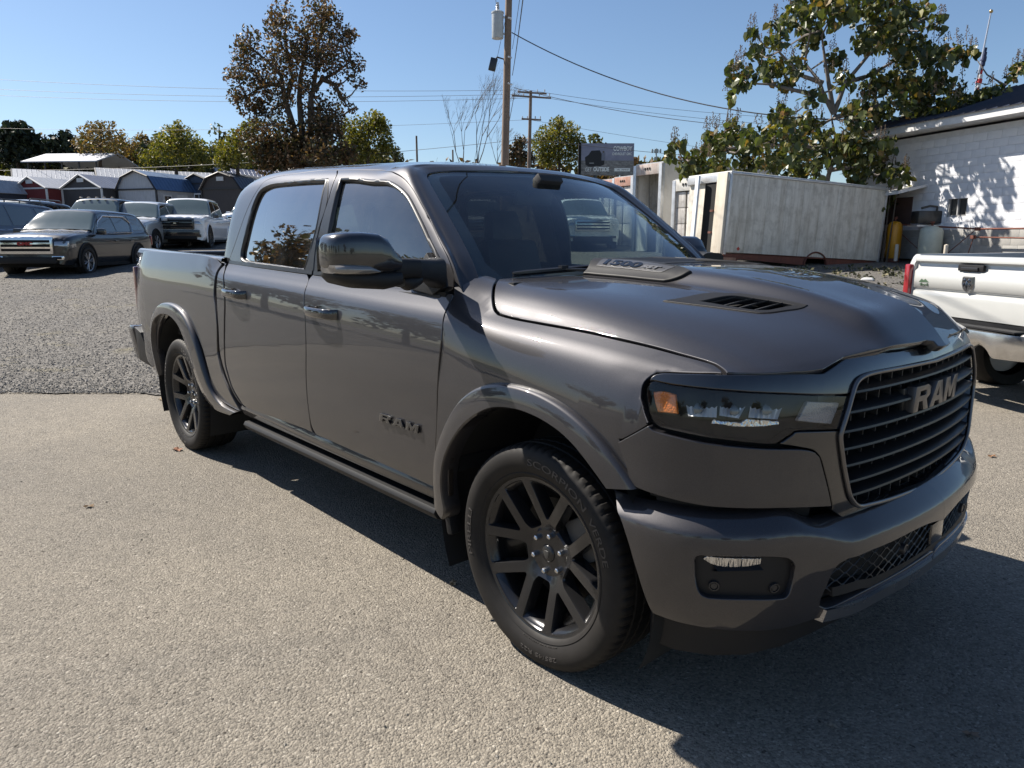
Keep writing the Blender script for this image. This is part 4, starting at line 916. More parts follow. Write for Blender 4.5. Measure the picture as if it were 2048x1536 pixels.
for yy in (-.27, .27):
    P = bump_pt(yy, .54, -.006); b = MB(); V, Fc = lathe([(.0001, .004), (.010, .004), (.013, .001), (.014, .006), (.018, .005), (.019, -.01)], 20, 0); b.add([Vector(p)+P for p in V], Fc); b.build('parking_sensor', M_SATIN, truck, auto=40)
# air dam
b = MB(); ys = np.linspace(.0, 1, 14); V = []; Fc = []
bpA = [(.48, -.945), (.55, -.915), (.64, -.86), (.72, -.79), (.78, -.70), (.82, -.60), (.86, -.42), (.88, -.2), (.88, 0)]
zb = [.275, .262, .262, .272, .29, .31, .325, .33, .33]
for (x, y), z in zip(bpA, zb): V += [(x, y, .40), (x-.012, y+.012, z), (x-.03, y+.03, z), (x-.03, y+.03, .40)]
for i in range(8):
    for k in range(4): Fc.append((i*4+k, i*4+4+k, i*4+4+(k+1) % 4, i*4+(k+1) % 4))
Fc.append((0, 1, 2, 3)); b.add(V, Fc); o = b.build('air_dam', M_PLAS, truck, auto=30); mirror_obj(o)
# wheel arch flares ----------------------------------------------------------------------------
def resamp(P, n):
    P = np.array(P); d = np.r_[0, np.cumsum(np.linalg.norm(np.diff(P, axis=0), axis=1))]; t = np.linspace(0, d[-1], n); return np.stack([np.interp(t, d, P[:, k]) for k in range(3)], 1)
def smooth_path(P, it=3):
    P = P.copy()
    for _ in range(it): P[1:-1] = .25*P[:-2]+.5*P[1:-1]+.25*P[2:]
    return P
def flare(S, a, b_, name='wheel_flare'):
    o = S.ev(*np.array(T(a)).T); i = S.ev(*np.array(T(b_)).T)
    n = 64; o = smooth_path(resamp(o, n), 4); i = smooth_path(resamp(i, n), 4); V = []; Fc = []; m = 9
    for p, q in zip(o, i):
        d = q-p; out = np.array([0, -1., 0]); w_ = np.linalg.norm(d); qy = min(p[1], -.985)
        base = -.99
        V += [p+out*-.012-d*.01, p+out*.004, p+d*.03+out*.016, p+d*.10+out*.025, p+d*.16+out*.027, p+d*.60+out*.033, p+d*.96+out*.034, q+d*.03+out*.027, q+d*.03-out*.05]
    for k in range(n-1):
        for j in range(m-1): Fc.append((k*m+j, k*m+m+j, k*m+m+j+1, k*m+j+1))
    b = MB(); b.add(V, Fc); ob = b.build(name, M_PAINT, truck, auto=42); mirror_obj(ob); return ob
flare(HG, 'flare_out_f', 'flare_in_f'); flare(SIDE, 'flare_out_r', 'flare_in_r')
# arch liners
for cx, r in ((-.02, .535), (-3.70, .545)):
    V = []; Fc = []; N_ = 36
    for k in range(N_+1):
        a = rad(-25)+k/N_*rad(230); x = cx+r*math.cos(a); z = .42+r*math.sin(a)
        V += [(x, -.985, z), (x, -.52, z)]
    for k in range(N_): Fc.append((2*k, 2*k+1, 2*k+3, 2*k+2))
    c = len(V); V.append((cx, -.52, .45)); Fc += [(2*k+1, c, 2*k+3) for k in range(N_)]
    b = MB(); b.add(V, Fc); o = b.build('arch_liner', simple('liner_black', (.008, .008, .008), .8), truck, auto=30, fix=False); mirror_obj(o)
# sills and steps
for nm, (x0, x1), (y0, y1), (z0, z1), mt in (('rocker_panel', (-2.66, -.60), (-.955, -.80), (.425, .515), M_PAINT), ('side_step', (-2.62, -.62), (-.965, -.84), (.345, .405), M_PLAS)):
    b = MB(); b.prism([(y0+.0, z1), (y0-.012, (z0+z1)/2+.01), (y0+.005, z0+.012), (y0+.03, z0), (y1, z0), (y1, z1)], 0, x0, x1); o = b.build(nm, mt, truck, bevel=.006); mirror_obj(o)
b = MB(); b.box((-.525, -.95, .385), (.035, .06, .12), (0, rad(-14), 0)); o = b.build('mud_guard', M_PLAS, truck, bevel=.012); mirror_obj(o)
# pickup box inside
b = MB(); b.box((-3.83, 0, .80), (1.78, 1.62, .06)); b.box((-2.93, 0, 1.08), (.05, 1.70, .56)); b.build('box_floor', simple('bedliner', (.012, .012, .012), .75), truck)
b = MB(); b.prism([(-.865, .8), (-.80, .8), (-.80, 1.375), (-.865, 1.375)], 0, -4.74, -2.94); o = b.build('box_inner_wall', MATS['bedliner'], truck); mirror_obj(o)
V = []; Fc = []
for x in np.linspace(-2.93, -4.70, 12):
    z = np.interp(x, [-4.7, -2.93], [1.425, 1.383]); V += [(x, -.925, z-.02), (x, -.915, z+.004), (x, -.90, z+.012), (x, -.83, z+.012), (x, -.80, z+.002), (x, -.79, z-.03)]
for i in range(11):
    for k in range(5): Fc.append((i*6+k, i*6+6+k, i*6+7+k, i*6+1+k))
b = MB(); b.add(V, Fc); o = b.build('bed_rail_cap', M_PAINT, truck, auto=35); mirror_obj(o)
b = MB(); b.box((-4.76, 0, 1.10), (.06, 1.66, .62)); b.build('tailgate', M_PAINT, truck, bevel=.015)
for s in (-1, 1):
    b = MB(); b.box((-4.775, s*.925, 1.11), (.05, .055, .36)); o = b.build('tail_light', simple('tail_red', (.10, .006, .006), .15, 0, 1), truck, bevel=.012)
b = MB(); b.prism([(-1.0, .78), (-.985, .81), (-.90, .80), (0, .80), (.90, .80), (.985, .81), (1.0, .78), (.96, .52), (.90, .50), (-.90, .50), (-.96, .52)], 0, -4.93, -4.80); b.build('rear_bumper', M_PAINT, truck, bevel=.02)
for s in (-1, 1):
    b = MB(); V = [(-4.80, s*.985, .80), (-4.58, s*1.0, .775), (-4.50, s*.98, .62), (-4.36, s*.97, .50), (-4.44, s*.95, .49), (-4.80, s*.97, .52)]
    b.add(V+[(p[0], p[1]-s*.10, p[2]) for p in V], [(0, 1, 2, 3, 4, 5), (6, 11, 10, 9, 8, 7)]+[(i, (i+1) % 6, (i+1) % 6+6, i+6) for i in range(6)]); b.build('bumper_corner', M_PLAS, truck, bevel=.01)
# wheels -----------------------------------------------------------------------------------------
def build_wheel(root, cal=True):
    seg = 72*4; prof = [(.281, -.095), (.288, -.112), (.297, -.122), (.303, -.1255), (.306, -.1275), (.309, -.1255), (.325, -.136), (.345, -.1415), (.362, -.142), (.378, -.138), (.390, -.131), (.399, -.123), (.404, -.112), (.4065, -.095), (.4070, -.080), (.399, -.078), (.399, -.071), (.4075, -.069), (.4078, -.035), (.399, -.033), (.399, -.026), (.408, -.024), (.408, .024), (.399, .026), (.399, .033), (.4078, .035), (.4075, .069), (.399, .071), (.399, .078), (.4070, .080), (.4065, .095), (.399, .123), (.378, .138), (.34, .142), (.30, .126), (.281, .095)]
    V = []; Fc = []; m = len(prof)
    for k in range(seg):
        a = 2*math.pi*k/seg; ph = k % 4
        for i, (r, h) in enumerate(prof):
            if (i in (11, 12, 13, 14)) and ph == 0: r -= .0055
            if i in (18, 21) and ph == 2: r -= .003
            V.append((r*math.cos(a), h, r*math.sin(a)))
    for k in range(seg):
        for i in range(m-1): Fc.append((k*m+i, ((k+1) % seg)*m+i, ((k+1) % seg)*m+i+1, k*m+i+1))
    b = MB(); b.add(V, Fc); b.build('tyre', M_RUB, root, auto=28)
    # rim barrel and lip
    lathe_obj('rim', [(.268, .10), (.262, .02), (.255, -.07), (.262, -.095), (.279, -.108), (.287, -.112), (.292, -.114), (.294, -.110), (.286, -.100)], M_RIM, root, 96)
    # spoked face
    loops = []
    out = [(.2885*math.cos(a), .2885*math.sin(a)) for a in np.linspace(0, 2*np.pi, 120, endpoint=False)]
    def rot(p, a): return (p[0]*math.cos(a)-p[1]*math.sin(a), p[0]*math.sin(a)+p[1]*math.cos(a))
    def roundp(P, r=.012):
        o = []
        for i in range(len(P)):
            a, p, c = Vector(P[i-1]), Vector(P[i]), Vector(P[(i+1) % len(P)]); d1 = (a-p); d2 = (c-p); q = min(r, d1.length*.4, d2.length*.4)
            A = p+d1.normalized()*q; C = p+d2.normalized()*q
            for t in (0, .33, .66, 1): o.append(tuple((1-t)**2*A+2*t*(1-t)*p+t*t*C))
        return o
    holes = []
    for k in range(5):
        a = rad(264-90+72*k)
        arc = [(.2775*math.sin(t), .2775*math.cos(t)) for t in np.linspace(-.20, .20, 6)]
        U_ = [(-.030, .100), (-.041, .122)]+arc+[(.041, .122), (.030, .100)]
        holes.append([rot(p, a) for p in roundp(U_, .010)])
        a2 = a+rad(36)
        arc = [(.2775*math.sin(t), .2775*math.cos(t)) for t in np.linspace(-.29, .29, 7)]
        Tr = [(-.005, .138)]+arc+[(.005, .138)]
        holes.append([rot(p, a2) for p in roundp(Tr, .010)])
    pts = []; E = []; k = 0; lps = [out]+holes
    for lp in lps: pts += lp; E.append([(k+i, k+(i+1) % len(lp)) for i in range(len(lp))]); k += len(lp)
    rr = [(r*math.cos(t), r*math.sin(t)) for r in (.03, .06, .085, .11, .14, .17, .2, .23, .26) for t in np.linspace(0, 2*np.pi, int(40+r*200), endpoint=False)]
    rr = [p for p in rr if all(not inpoly([p], h)[0] for h in holes)]; rr = [p for p in rr if min(segd([p], np.array(h))[0] for h in holes) > .006]
    r = delaunay_2d_cdt([Vector(p) for p in pts+rr], [e for x in E for e in x], [], 0, 1e-7)
    W = np.array([tuple(p) for p in r[0]]); Tt = np.array([tuple(f) for f in r[2]]); c = W[Tt].mean(1); mk_ = inpoly(c, out)
    for h in holes: mk_ &= ~inpoly(c, h)
    Tt = Tt[mk_]
    def yy(x, z):
        q = math.hypot(x, z); return np.interp(q, [0, .05, .080, .10, .14, .20, .25, .274, .2885], [-.060, -.060, -.055, -.068, -.082, -.096, -.105, -.108, -.112])
    n = len(W); mp = {}
    for i, o_ in enumerate(r[3]):
        for q in o_: mp[q] = i
    V = [(x, yy(x, z), z) for x, z in W]; Fc = [tuple(t) for t in Tt]
    for li, (lp, e) in enumerate(zip(lps, E)):
        L_ = np.array(lp); ar = .5*np.sum(L_[:, 0]*np.roll(L_[:, 1], -1)-np.roll(L_[:, 0], -1)*L_[:, 1])
        cc = L_.mean(0); r1 = []; r2 = []
        for (x, z) in lp:
            if li == 0: dx, dz = x*.0, z*.0
            else: dv = np.array([cc[0]-x, cc[1]-z]); dv = dv/np.linalg.norm(dv)*.006; dx, dz = dv
            r1.append(len(V)); V.append((x+dx*.9, yy(x, z)+.0075, z+dz*.9)); r2.append(len(V)); V.append((x+dx*1.6, yy(x, z)+.050, z+dz*1.6))
        N2 = len(lp)
        for i in range(N2):
            j = (i+1) % N2; a_, b_ = mp[e[i][0]], mp[e[j][0]]
            Fc += [(a_, b_, r1[j], r1[i]), (r1[i], r1[j], r2[j], r2[i])]
    b = MB(); b.add(V, Fc); b.build('rim_spokes', M_RIM, root, auto=22)
    lathe_obj('centre_cap', [(.0001, -.069), (.026, -.068), (.031, -.064), (.033, -.058)], M_RIM, root, 32)
    # emblem relief on the cap
    b = MB(); b.prism([(-.011, .012), (.011, .012), (.013, .002), (.006, -.014), (0, -.018), (-.006, -.014), (-.013, .002)], 1, -.071, -.068); b.build('cap_emblem', simple('emblem_grey', (.08, .08, .08), .3, .6), root, bevel=.001)
    for k in range(6):
        a = rad(60*k+20); b = MB(); x, z = .0700*math.cos(a), .0700*math.sin(a)
        V, Fc = lathe([(.0001, -.076), (.006, -.0755), (.0095, -.073), (.0105, -.070), (.0105, -.050)], 6, 1); b.add([(p[0]+x, p[1], p[2]+z) for p in V], Fc); b.build('lug_nut', simple('nut_chrome', (.55, .55, .55), .2, 1), root, auto=20)
    lathe_obj('brake_disc', [(.05, .0), (.19, .0), (.19, .02), (.05, .02)], simple('disc_steel', (.035, .033, .03), .45, .8), root, 40)
    b = MB(); b.box((.13, -.005, .08), (.10, .06, .16), (0, rad(-30), 0)); b.build('brake_caliper', simple('caliper', (.08, .08, .08), .5, .3), root, bevel=.012)
    # raised sidewall lettering
    def ring_text(txt, R, h, a_mid, span, y0):
        def place(a, b_, d):
            ang = a_mid-a*span; rr_ = R+b_*h; return (rr_*math.cos(ang), y0-d, rr_*math.sin(ang))
        letter_obj(txt, 1, 1, lambda a, b_, d: place(a, b_, d), simple('rubber_letter', (.045, .04, .037), .5), root, .0016, 'sidewall_lettering')
    ring_text('SCORPION', .352, .024, rad(70), rad(48), -.1415)
    ring_text('VERDE', .350, .022, rad(28), rad(26), -.1415)
    ring_text('PIRELLI', .352, .020, rad(180), rad(30), -.1415)
    ring_text('285/45 R22', .354, .015, rad(-84), rad(30), -.1415)
    ring_text('285/45 R22 114H M+S', .316, .0075, rad(-84), rad(32), -.130)
whe = empty('wheel'); whe.parent = truck; build_wheel(whe)
def copy_tree(o, parent, name=None):
    c = o.copy(); COL.objects.link(c); c.parent = parent
    for ch in [x for x in list(bpy.data.objects) if x.parent == o]: copy_tree(ch, c)
    return c
whe.location = (0, -.862, .404)
for x, y in ((-3.672, -.862), (0, .862), (-3.672, .862)):
    c = copy_tree(whe, truck); c.location = (x, y, .404); c.rotation_euler = (0, rad(18) if x < -1 else rad(40), math.pi if y > 0 else 0)
# mirrors ------------------------------------------------------------------------------------------
def rbox_loft(stn, n=20):
    """stations of (centre, half sizes a (x) and b (z), exponent); lofted along y"""
    V = []; Fc = []
    for (cx, y, cz, a, b_, e) in stn:
        for k in range(n):
            t = 2*math.pi*k/n; ct, st_ = math.cos(t), math.sin(t); V.append((cx+a*math.copysign(abs(ct)**(2/e), ct), y, cz+b_*math.copysign(abs(st_)**(2/e), st_)))
    m = len(stn)
    for i in range(m-1):
        for k in range(n): Fc.append((i*n+k, i*n+(k+1) % n, (i+1)*n+(k+1) % n, (i+1)*n+k))
    Fc += [tuple(range(n)), tuple(range((m-1)*n, m*n))[::-1]]; return V, Fc
def make_mirror(side):
    r = empty('door_mirror'); r.parent = truck
    def fl(V): return [(p[0], p[1]*side, p[2]) for p in V]
    b = MB(); V, Fc = rbox_loft([(-.56, -1.452, 1.452, .03, .036, 3), (-.555, -1.447, 1.452, .05, .057, 3.4), (-.55, -1.432, 1.454, .066, .067, 4), (-.545, -1.40, 1.455, .078, .072, 4.4), (-.535, -1.35, 1.455, .082, .074, 4.4), (-.53, -1.29, 1.453, .080, .074, 4), (-.525, -1.255, 1.446, .076, .067, 3.4), (-.525, -1.225, 1.430, .068, .046, 2.8), (-.525, -1.20, 1.424, .060, .035, 2.6)], 28)
    b.add(fl(V), Fc); b.build('mirror_housing', M_GBLK, r, auto=60, smooth=True)
    b = MB(); V, Fc = rbox_loft([(-.555, -1.445, 1.385, .045, .012, 2.6), (-.55, -1.42, 1.378, .074, .024, 3), (-.54, -1.36, 1.370, .080, .032, 3), (-.53, -1.26, 1.364, .078, .034, 3), (-.525, -1.20, 1.368, .066, .028, 3)], 24)
    b.add(fl(V), Fc); b.build('mirror_lower_shell', M_PLAS, r, auto=60)
    b = MB(); V, Fc = rbox_loft([(-.53, -1.22, 1.405, .055, .036, 4), (-.54, -1.10, 1.400, .052, .036, 4), (-.56, -1.09, 1.395, .056, .040, 4), (-.60, -.99, 1.385, .060, .046, 4), (-.64, -.93, 1.375, .075, .06, 4)], 20)
    b.add(fl(V), Fc); b.build('mirror_arm', M_PLAS, r, auto=40)
    b = MB(); V, Fc = rbox_loft([(-.53, -1.165, 1.352, .03, .018, 2.5), (-.53, -1.14, 1.348, .04, .028, 2.5), (-.54, -1.11, 1.350, .04, .026, 2.5), (-.54, -1.08, 1.358, .03, .018, 2.5)], 16); b.add(fl(V), Fc); b.build('camera_bulge', M_PLAS, r, auto=50)
    b = MB(); V, Fc = rbox_loft([(-.532, -1.450, 1.405, .055, .014, 3), (-.515, -1.43, 1.405, .062, .017, 3.4), (-.502, -1.40, 1.404, .064, .017, 3.6), (-.500, -1.34, 1.402, .062, .016, 3.6), (-.505, -1.30, 1.396, .060, .004, 3)], 20)
    b.add(fl(V), Fc); b.build('turn_signal', simple('signal_lens', (.20, .19, .18), .08, .3, 1), r, auto=50)
    b = MB(); b.add(fl([(-.612, -1.45, 1.395), (-.612, -1.24, 1.395), (-.612, -1.24, 1.51), (-.612, -1.45, 1.51)]), [(0, 1, 2, 3)]); b.build('mirror_glass', simple('mirror_silver', (.8, .8, .8), .02, 1), r, fix=False)
    if side == -1:   # the far mirror is folded back against the door
        piv = Vector((-.62, .97, 0)); Mr = Matrix.Translation(piv) @ Matrix.Rotation(rad(72), 4, 'Z') @ Matrix.Translation(-piv)
        for ch in [x for x in bpy.data.objects if x.parent == r]: ch.matrix_local = Mr
    # triangular sail at the foot of the A pillar
    b = MB(); P = [(-.845, 1.305), (-.835, 1.40), (-.775, 1.40), (-.735, 1.455), (-.645, 1.372), (-.605, 1.315), (-.66, 1.285)]
    b.add(fl([(x, -.905+(z-1.3)*.18-.028, z) for x, z in P]+[(x, -.905+(z-1.3)*.18+.02, z) for x, z in P]), [tuple(range(7)), tuple(range(7, 14))[::-1]]+[(i, (i+1) % 7, (i+1) % 7+7, i+7) for i in range(7)]); b.build('mirror_sail', M_PLAS, r, bevel=.008)
make_mirror(1); make_mirror(-1)
# door handles and badges
for nm in ('handle_f', 'handle_r'):
    a, c = [SIDE.ev(*p) for p in T(nm)]
    for s in (1, -1):
        h = empty('door_handle'); h.parent = truck; L_ = (c[0]-a[0]); mx = (a[0]+c[0])/2; mz = (a[2]+c[2])/2+.004; y = (a[1]+c[1])/2
        pts = [(a[0]+.01, y+.006, mz), (a[0]+.03, y-.030, mz+.002), (a[0]+.07, y-.045, mz+.002), (mx, y-.050, mz), (c[0]-.07, y-.045, mz), (c[0]-.03, y-.030, mz-.002), (c[0]-.01, y+.006, mz-.002)]
        pts = smooth_path(resamp(pts, 24), 2); V = []; Fc = []; n = 12
        for i, p in enumerate(pts):
            for k in range(n):
                t = 2*math.pi*k/n; hh = .024; dd = .011; V.append((p[0]-0*dd, (p[1]+dd*math.cos(t))*s, p[2]+hh*math.copysign(abs(math.sin(t))**.8, math.sin(t))))
        for i in range(len(pts)-1):
            for k in range(n): Fc.append((i*n+k, i*n+(k+1) % n, (i+1)*n+(k+1) % n, (i+1)*n+k))
        Fc += [tuple(range(n)), tuple(range((len(pts)-1)*n, len(pts)*n))[::-1]]
        b = MB(); b.add(V, Fc); b.build('handle_grip', simple('handle_chrome', (.05, .05, .052), .10, .8, 1), h, auto=60)
        b = MB(); V = []
        for r_, d in ((1.0, -.001), (.82, .010)):
            V += [(mx+.085*r_*math.cos(t), (y-.0035+d)*s, mz+.030*r_*math.sin(t)) for t in np.linspace(0, 2*np.pi, 24, endpoint=False)]
        b.add(V, [(i, (i+1) % 24, 24+(i+1) % 24, 24+i) for i in range(24)]+[tuple(range(24, 48))]); b.build('handle_recess', M_GBLK, h, auto=40)
a, c = [SIDE.ev(*p) for p in T('ram_door')]
for s in (1, -1):
    xs = np.linspace(a[0], c[0], 4) if s == 1 else np.linspace(c[0], a[0], 4)
    for k, sp in enumerate(specs):
        xc = (xs[k]+xs[k+1])/2; wd = abs(xs[1]-xs[0])*.86*(1 if s == 1 else -1)
        block_letter(sp, lambda p, q, d, xc=xc: (xc+p+q*.2*(1 if s == 1 else -1), (-.9995-d)*s, (a[2]+c[2])/2+q), wd, .036, .008, simple('badge_black', (.03, .03, .032), .12, .5, 1), truck, 'badge_letter')
# interior ---------------------------------------------------------------------------------------
M_INT = simple('interior_black', (.022, .022, .024), .7)
M_SEAT = simple('seat_leather', (.020, .019, .019), .45, bumps=.2, bscale=300)
def seat(x, y, w_=.52, hr=True):
    s = empty('seat'); s.parent = truck
    b = MB(); b.box((x, y, .93), (.52, w_, .16), (0, rad(-6), 0)); b.build('seat_cushion', M_SEAT, s, bevel=.05)
    b = MB(); b.box((x-.30, y, 1.22), (.14, w_*.94, .58), (0, rad(-14), 0), taper=.86); b.build('backrest', M_SEAT, s, bevel=.05)
    b = MB(); b.box((x-.41, y, 1.585), (.11, .27, .20), (0, rad(-10), 0), taper=.85); b.build('headrest', M_SEAT, s, bevel=.045)
    for q in (-.06, .06):
        b = MB(); b.tube([(x-.38, y+q, 1.44), (x-.40, y+q, 1.54)], .007, 8); b.build('headrest_post', M_STEEL, s, auto=60)
seat(-1.35, -.40); seat(-1.35, .40); seat(-2.30, -.42, .6); seat(-2.30, .42, .6)
b = MB(); b.prism([(-.50, 1.20), (-.56, 1.305), (-.72, 1.315), (-.88, 1.27), (-.96, 1.20), (-.92, 1.02), (-.80, .90), (-.50, .85)], 1, -.82, .82); b.build('dashboard', M_INT, truck, bevel=.02)
b = MB(); b.box((-.90, 0, 1.22), (.04, .30, .26), (0, rad(-12), 0)); b.build('centre_screen', M_GBLK, truck, bevel=.01)
b = MB(); b.tube([Vector((-.98, .40, 1.18))+Matrix.Rotation(rad(-25), 3, 'Y') @ Vector((0, .185*math.cos(t), .185*math.sin(t))) for t in np.linspace(0, 2*np.pi, 36, endpoint=False)], .016, 10, closed=True)
b.box((-.98, .40, 1.17), (.05, .16, .12), (0, rad(-25), 0)); b.box((-.97, .40, 1.17), (.02, .34, .03), (0, rad(-25), 0)); b.build('steering_wheel', M_INT, truck, auto=50)
b = MB(); b.box((-1.06, 0, 1.715), (.035, .25, .075), (0, rad(12), 0)); b.box((-1.03, 0, 1.78), (.06, .06, .08)); b.box((-.98, 0, 1.775), (.12, .16, .05), (0, rad(-36), 0)); b.build('rear_view_mirror', M_INT, truck, bevel=.012)
# headliner, pillars and floor inside
g = []
u = np.linspace(1.6, 10, 30); v = np.linspace(7.6, 11, 14); U, V_ = np.meshgrid(u, v, indexing='ij'); P = GH.ev(U, V_)-GH.nrm(U, V_)*.055; idx = np.arange(U.size).reshape(U.shape)
Fc = [(idx[i, j], idx[i+1, j], idx[i+1, j+1], idx[i, j+1]) for i in range(29) for j in range(13)]; V3 = P.reshape(-1, 3)
h = join_geo([(V3, Fc, V3*0), flipY(V3, Fc, V3*0)]); obj('headliner', mesh('headliner', h[0], h[1]), simple('headliner_grey', (.10, .10, .105), .9), truck)
b = MB(); b.box((-1.75, 0, .62), (2.5, 1.86, .06)); b.box((-.62, 0, .85), (.06, 1.84, .9)); b.build('cab_floor', M_DARK, truck)
for s in (-1, 1):
    b = MB(); b.box((-1.15, s*.90, .98), (1.06, .05, .62)); b.box((-2.25, s*.90, .98), (1.0, .05, .62)); b.build('door_trim', M_INT, truck, bevel=.01)
    b = MB(); b.box((-1.77, s*.80, 1.55), (.12, .03, .55), (rad(s*16), rad(-8), 0)); b.build('pillar_trim', M_INT, truck, bevel=.01)
# back panel of the cab with its window
b = MB(); b.box((-2.92, 0, 1.05), (.05, 1.72, .62)); b.box((-2.92, 0, 1.83), (.06, 1.34, .10)); b.box((-2.93, -.72, 1.55), (.06, .14, .48), (rad(-14), 0, 0)); b.box((-2.93, .72, 1.55), (.06, .14, .48), (rad(14), 0, 0)); b.build('cab_back', M_PAINT, truck, bevel=.01)
b = MB(); b.add([(-2.935, -.66, 1.36), (-2.935, .66, 1.36), (-2.93, .58, 1.79), (-2.93, -.58, 1.79)], [(0, 1, 2, 3)]); b.build('back_window', M_RG, truck, fix=False)
# chassis: axles, engine bay floor
b = MB(); b.tube([(0, -.72, .40), (0, .72, .40)], .05, 10); b.tube([(-3.672, -.72, .40), (-3.672, .72, .40)], .07, 10); b.box((-1.8, -.42, .52), (4.9, .09, .14)); b.box((-1.8, .42, .52), (4.9, .09, .14)); b.box((-.05, 0, .62), (1.5, 1.0, .25)); b.box((-2.0, .15, .47), (1.9, .5, .18))
b.build('chassis', simple('chassis_black', (.012, .012, .012), .7), truck, bevel=.005)
for a_ in ((5.06, -2.43, .3, .050, (.24, .10, .05), 'reddish brown leaf beside the rear tyre of the grey pickup'),
           (3.92, -2.42, 1.2, .032, (.26, .17, .09), 'small tan leaf alone on the sunlit asphalt left of the pickup'),
           (2.98, -.26, 2.2, .030, (.36, .26, .15), 'pale leaf in front of the front tyre at the shadow edge'),
           (1.98, 1.42, .5, .026, (.20, .14, .10), 'brown leaf in the shadow in front of the pickup, nearer the lower right corner'),
           (2.02, 1.01, 2.5, .020, (.30, .26, .20), 'small grey leaf in the shadow left of the brown one'),
           (4.92, 3.4, .9, .035, (.30, .16, .08), 'orange leaf on the sunlit asphalt right of the front bumper'),
           (6.75, -3.35, .1, .05, (.33, .25, .16), 'tan leaf near the edge of the gravel behind the pickup')): dead_leaf(*a_)
# ---- generic cars for the lot --------------------------------------------------------------------
M_TINT = paint('dark_auto_glass', (.012, .014, .016), 0, .03)
M_CHR = MATS['chrome']
def car_wheel(parent, x, y, r, w_, rimc, out):
    o = empty('wheel'); o.parent = parent; o.location = (x, y, r); o.rotation_euler = (0, 0, 0 if out < 0 else math.pi)
    lathe_obj('tyre', [(r*.66, -w_*.38), (r*.74, -w_*.47), (r*.86, -w_*.5), (r*.96, -w_*.44), (r, -w_*.3), (r, w_*.3), (r*.9, w_*.5), (r*.66, w_*.4)], M_RUB, o, 36)
    b = MB(); R = r*.67
    V, Fc = lathe([(R, -w_*.40), (R*.94, -w_*.36), (R*.88, w_*.1), (.001, w_*.1)], 30, 1); b.add(V, Fc)
    for k in range(6):
        a = math.radians(60*k+8)
        for da in (-.16, .16):
            p0 = (R*.12*math.cos(a), -w_*.28, R*.12*math.sin(a)); p1 = (R*.93*math.cos(a+da), -w_*.37, R*.93*math.sin(a+da)); b.tube([p0, p1], [R*.085, R*.06], 5)
    V, Fc = lathe([(.001, -w_*.36), (R*.17, -w_*.34), (R*.2, -w_*.2)], 16, 1); b.add(V, Fc)
    b.build('rim', rimc, o, auto=40); return o
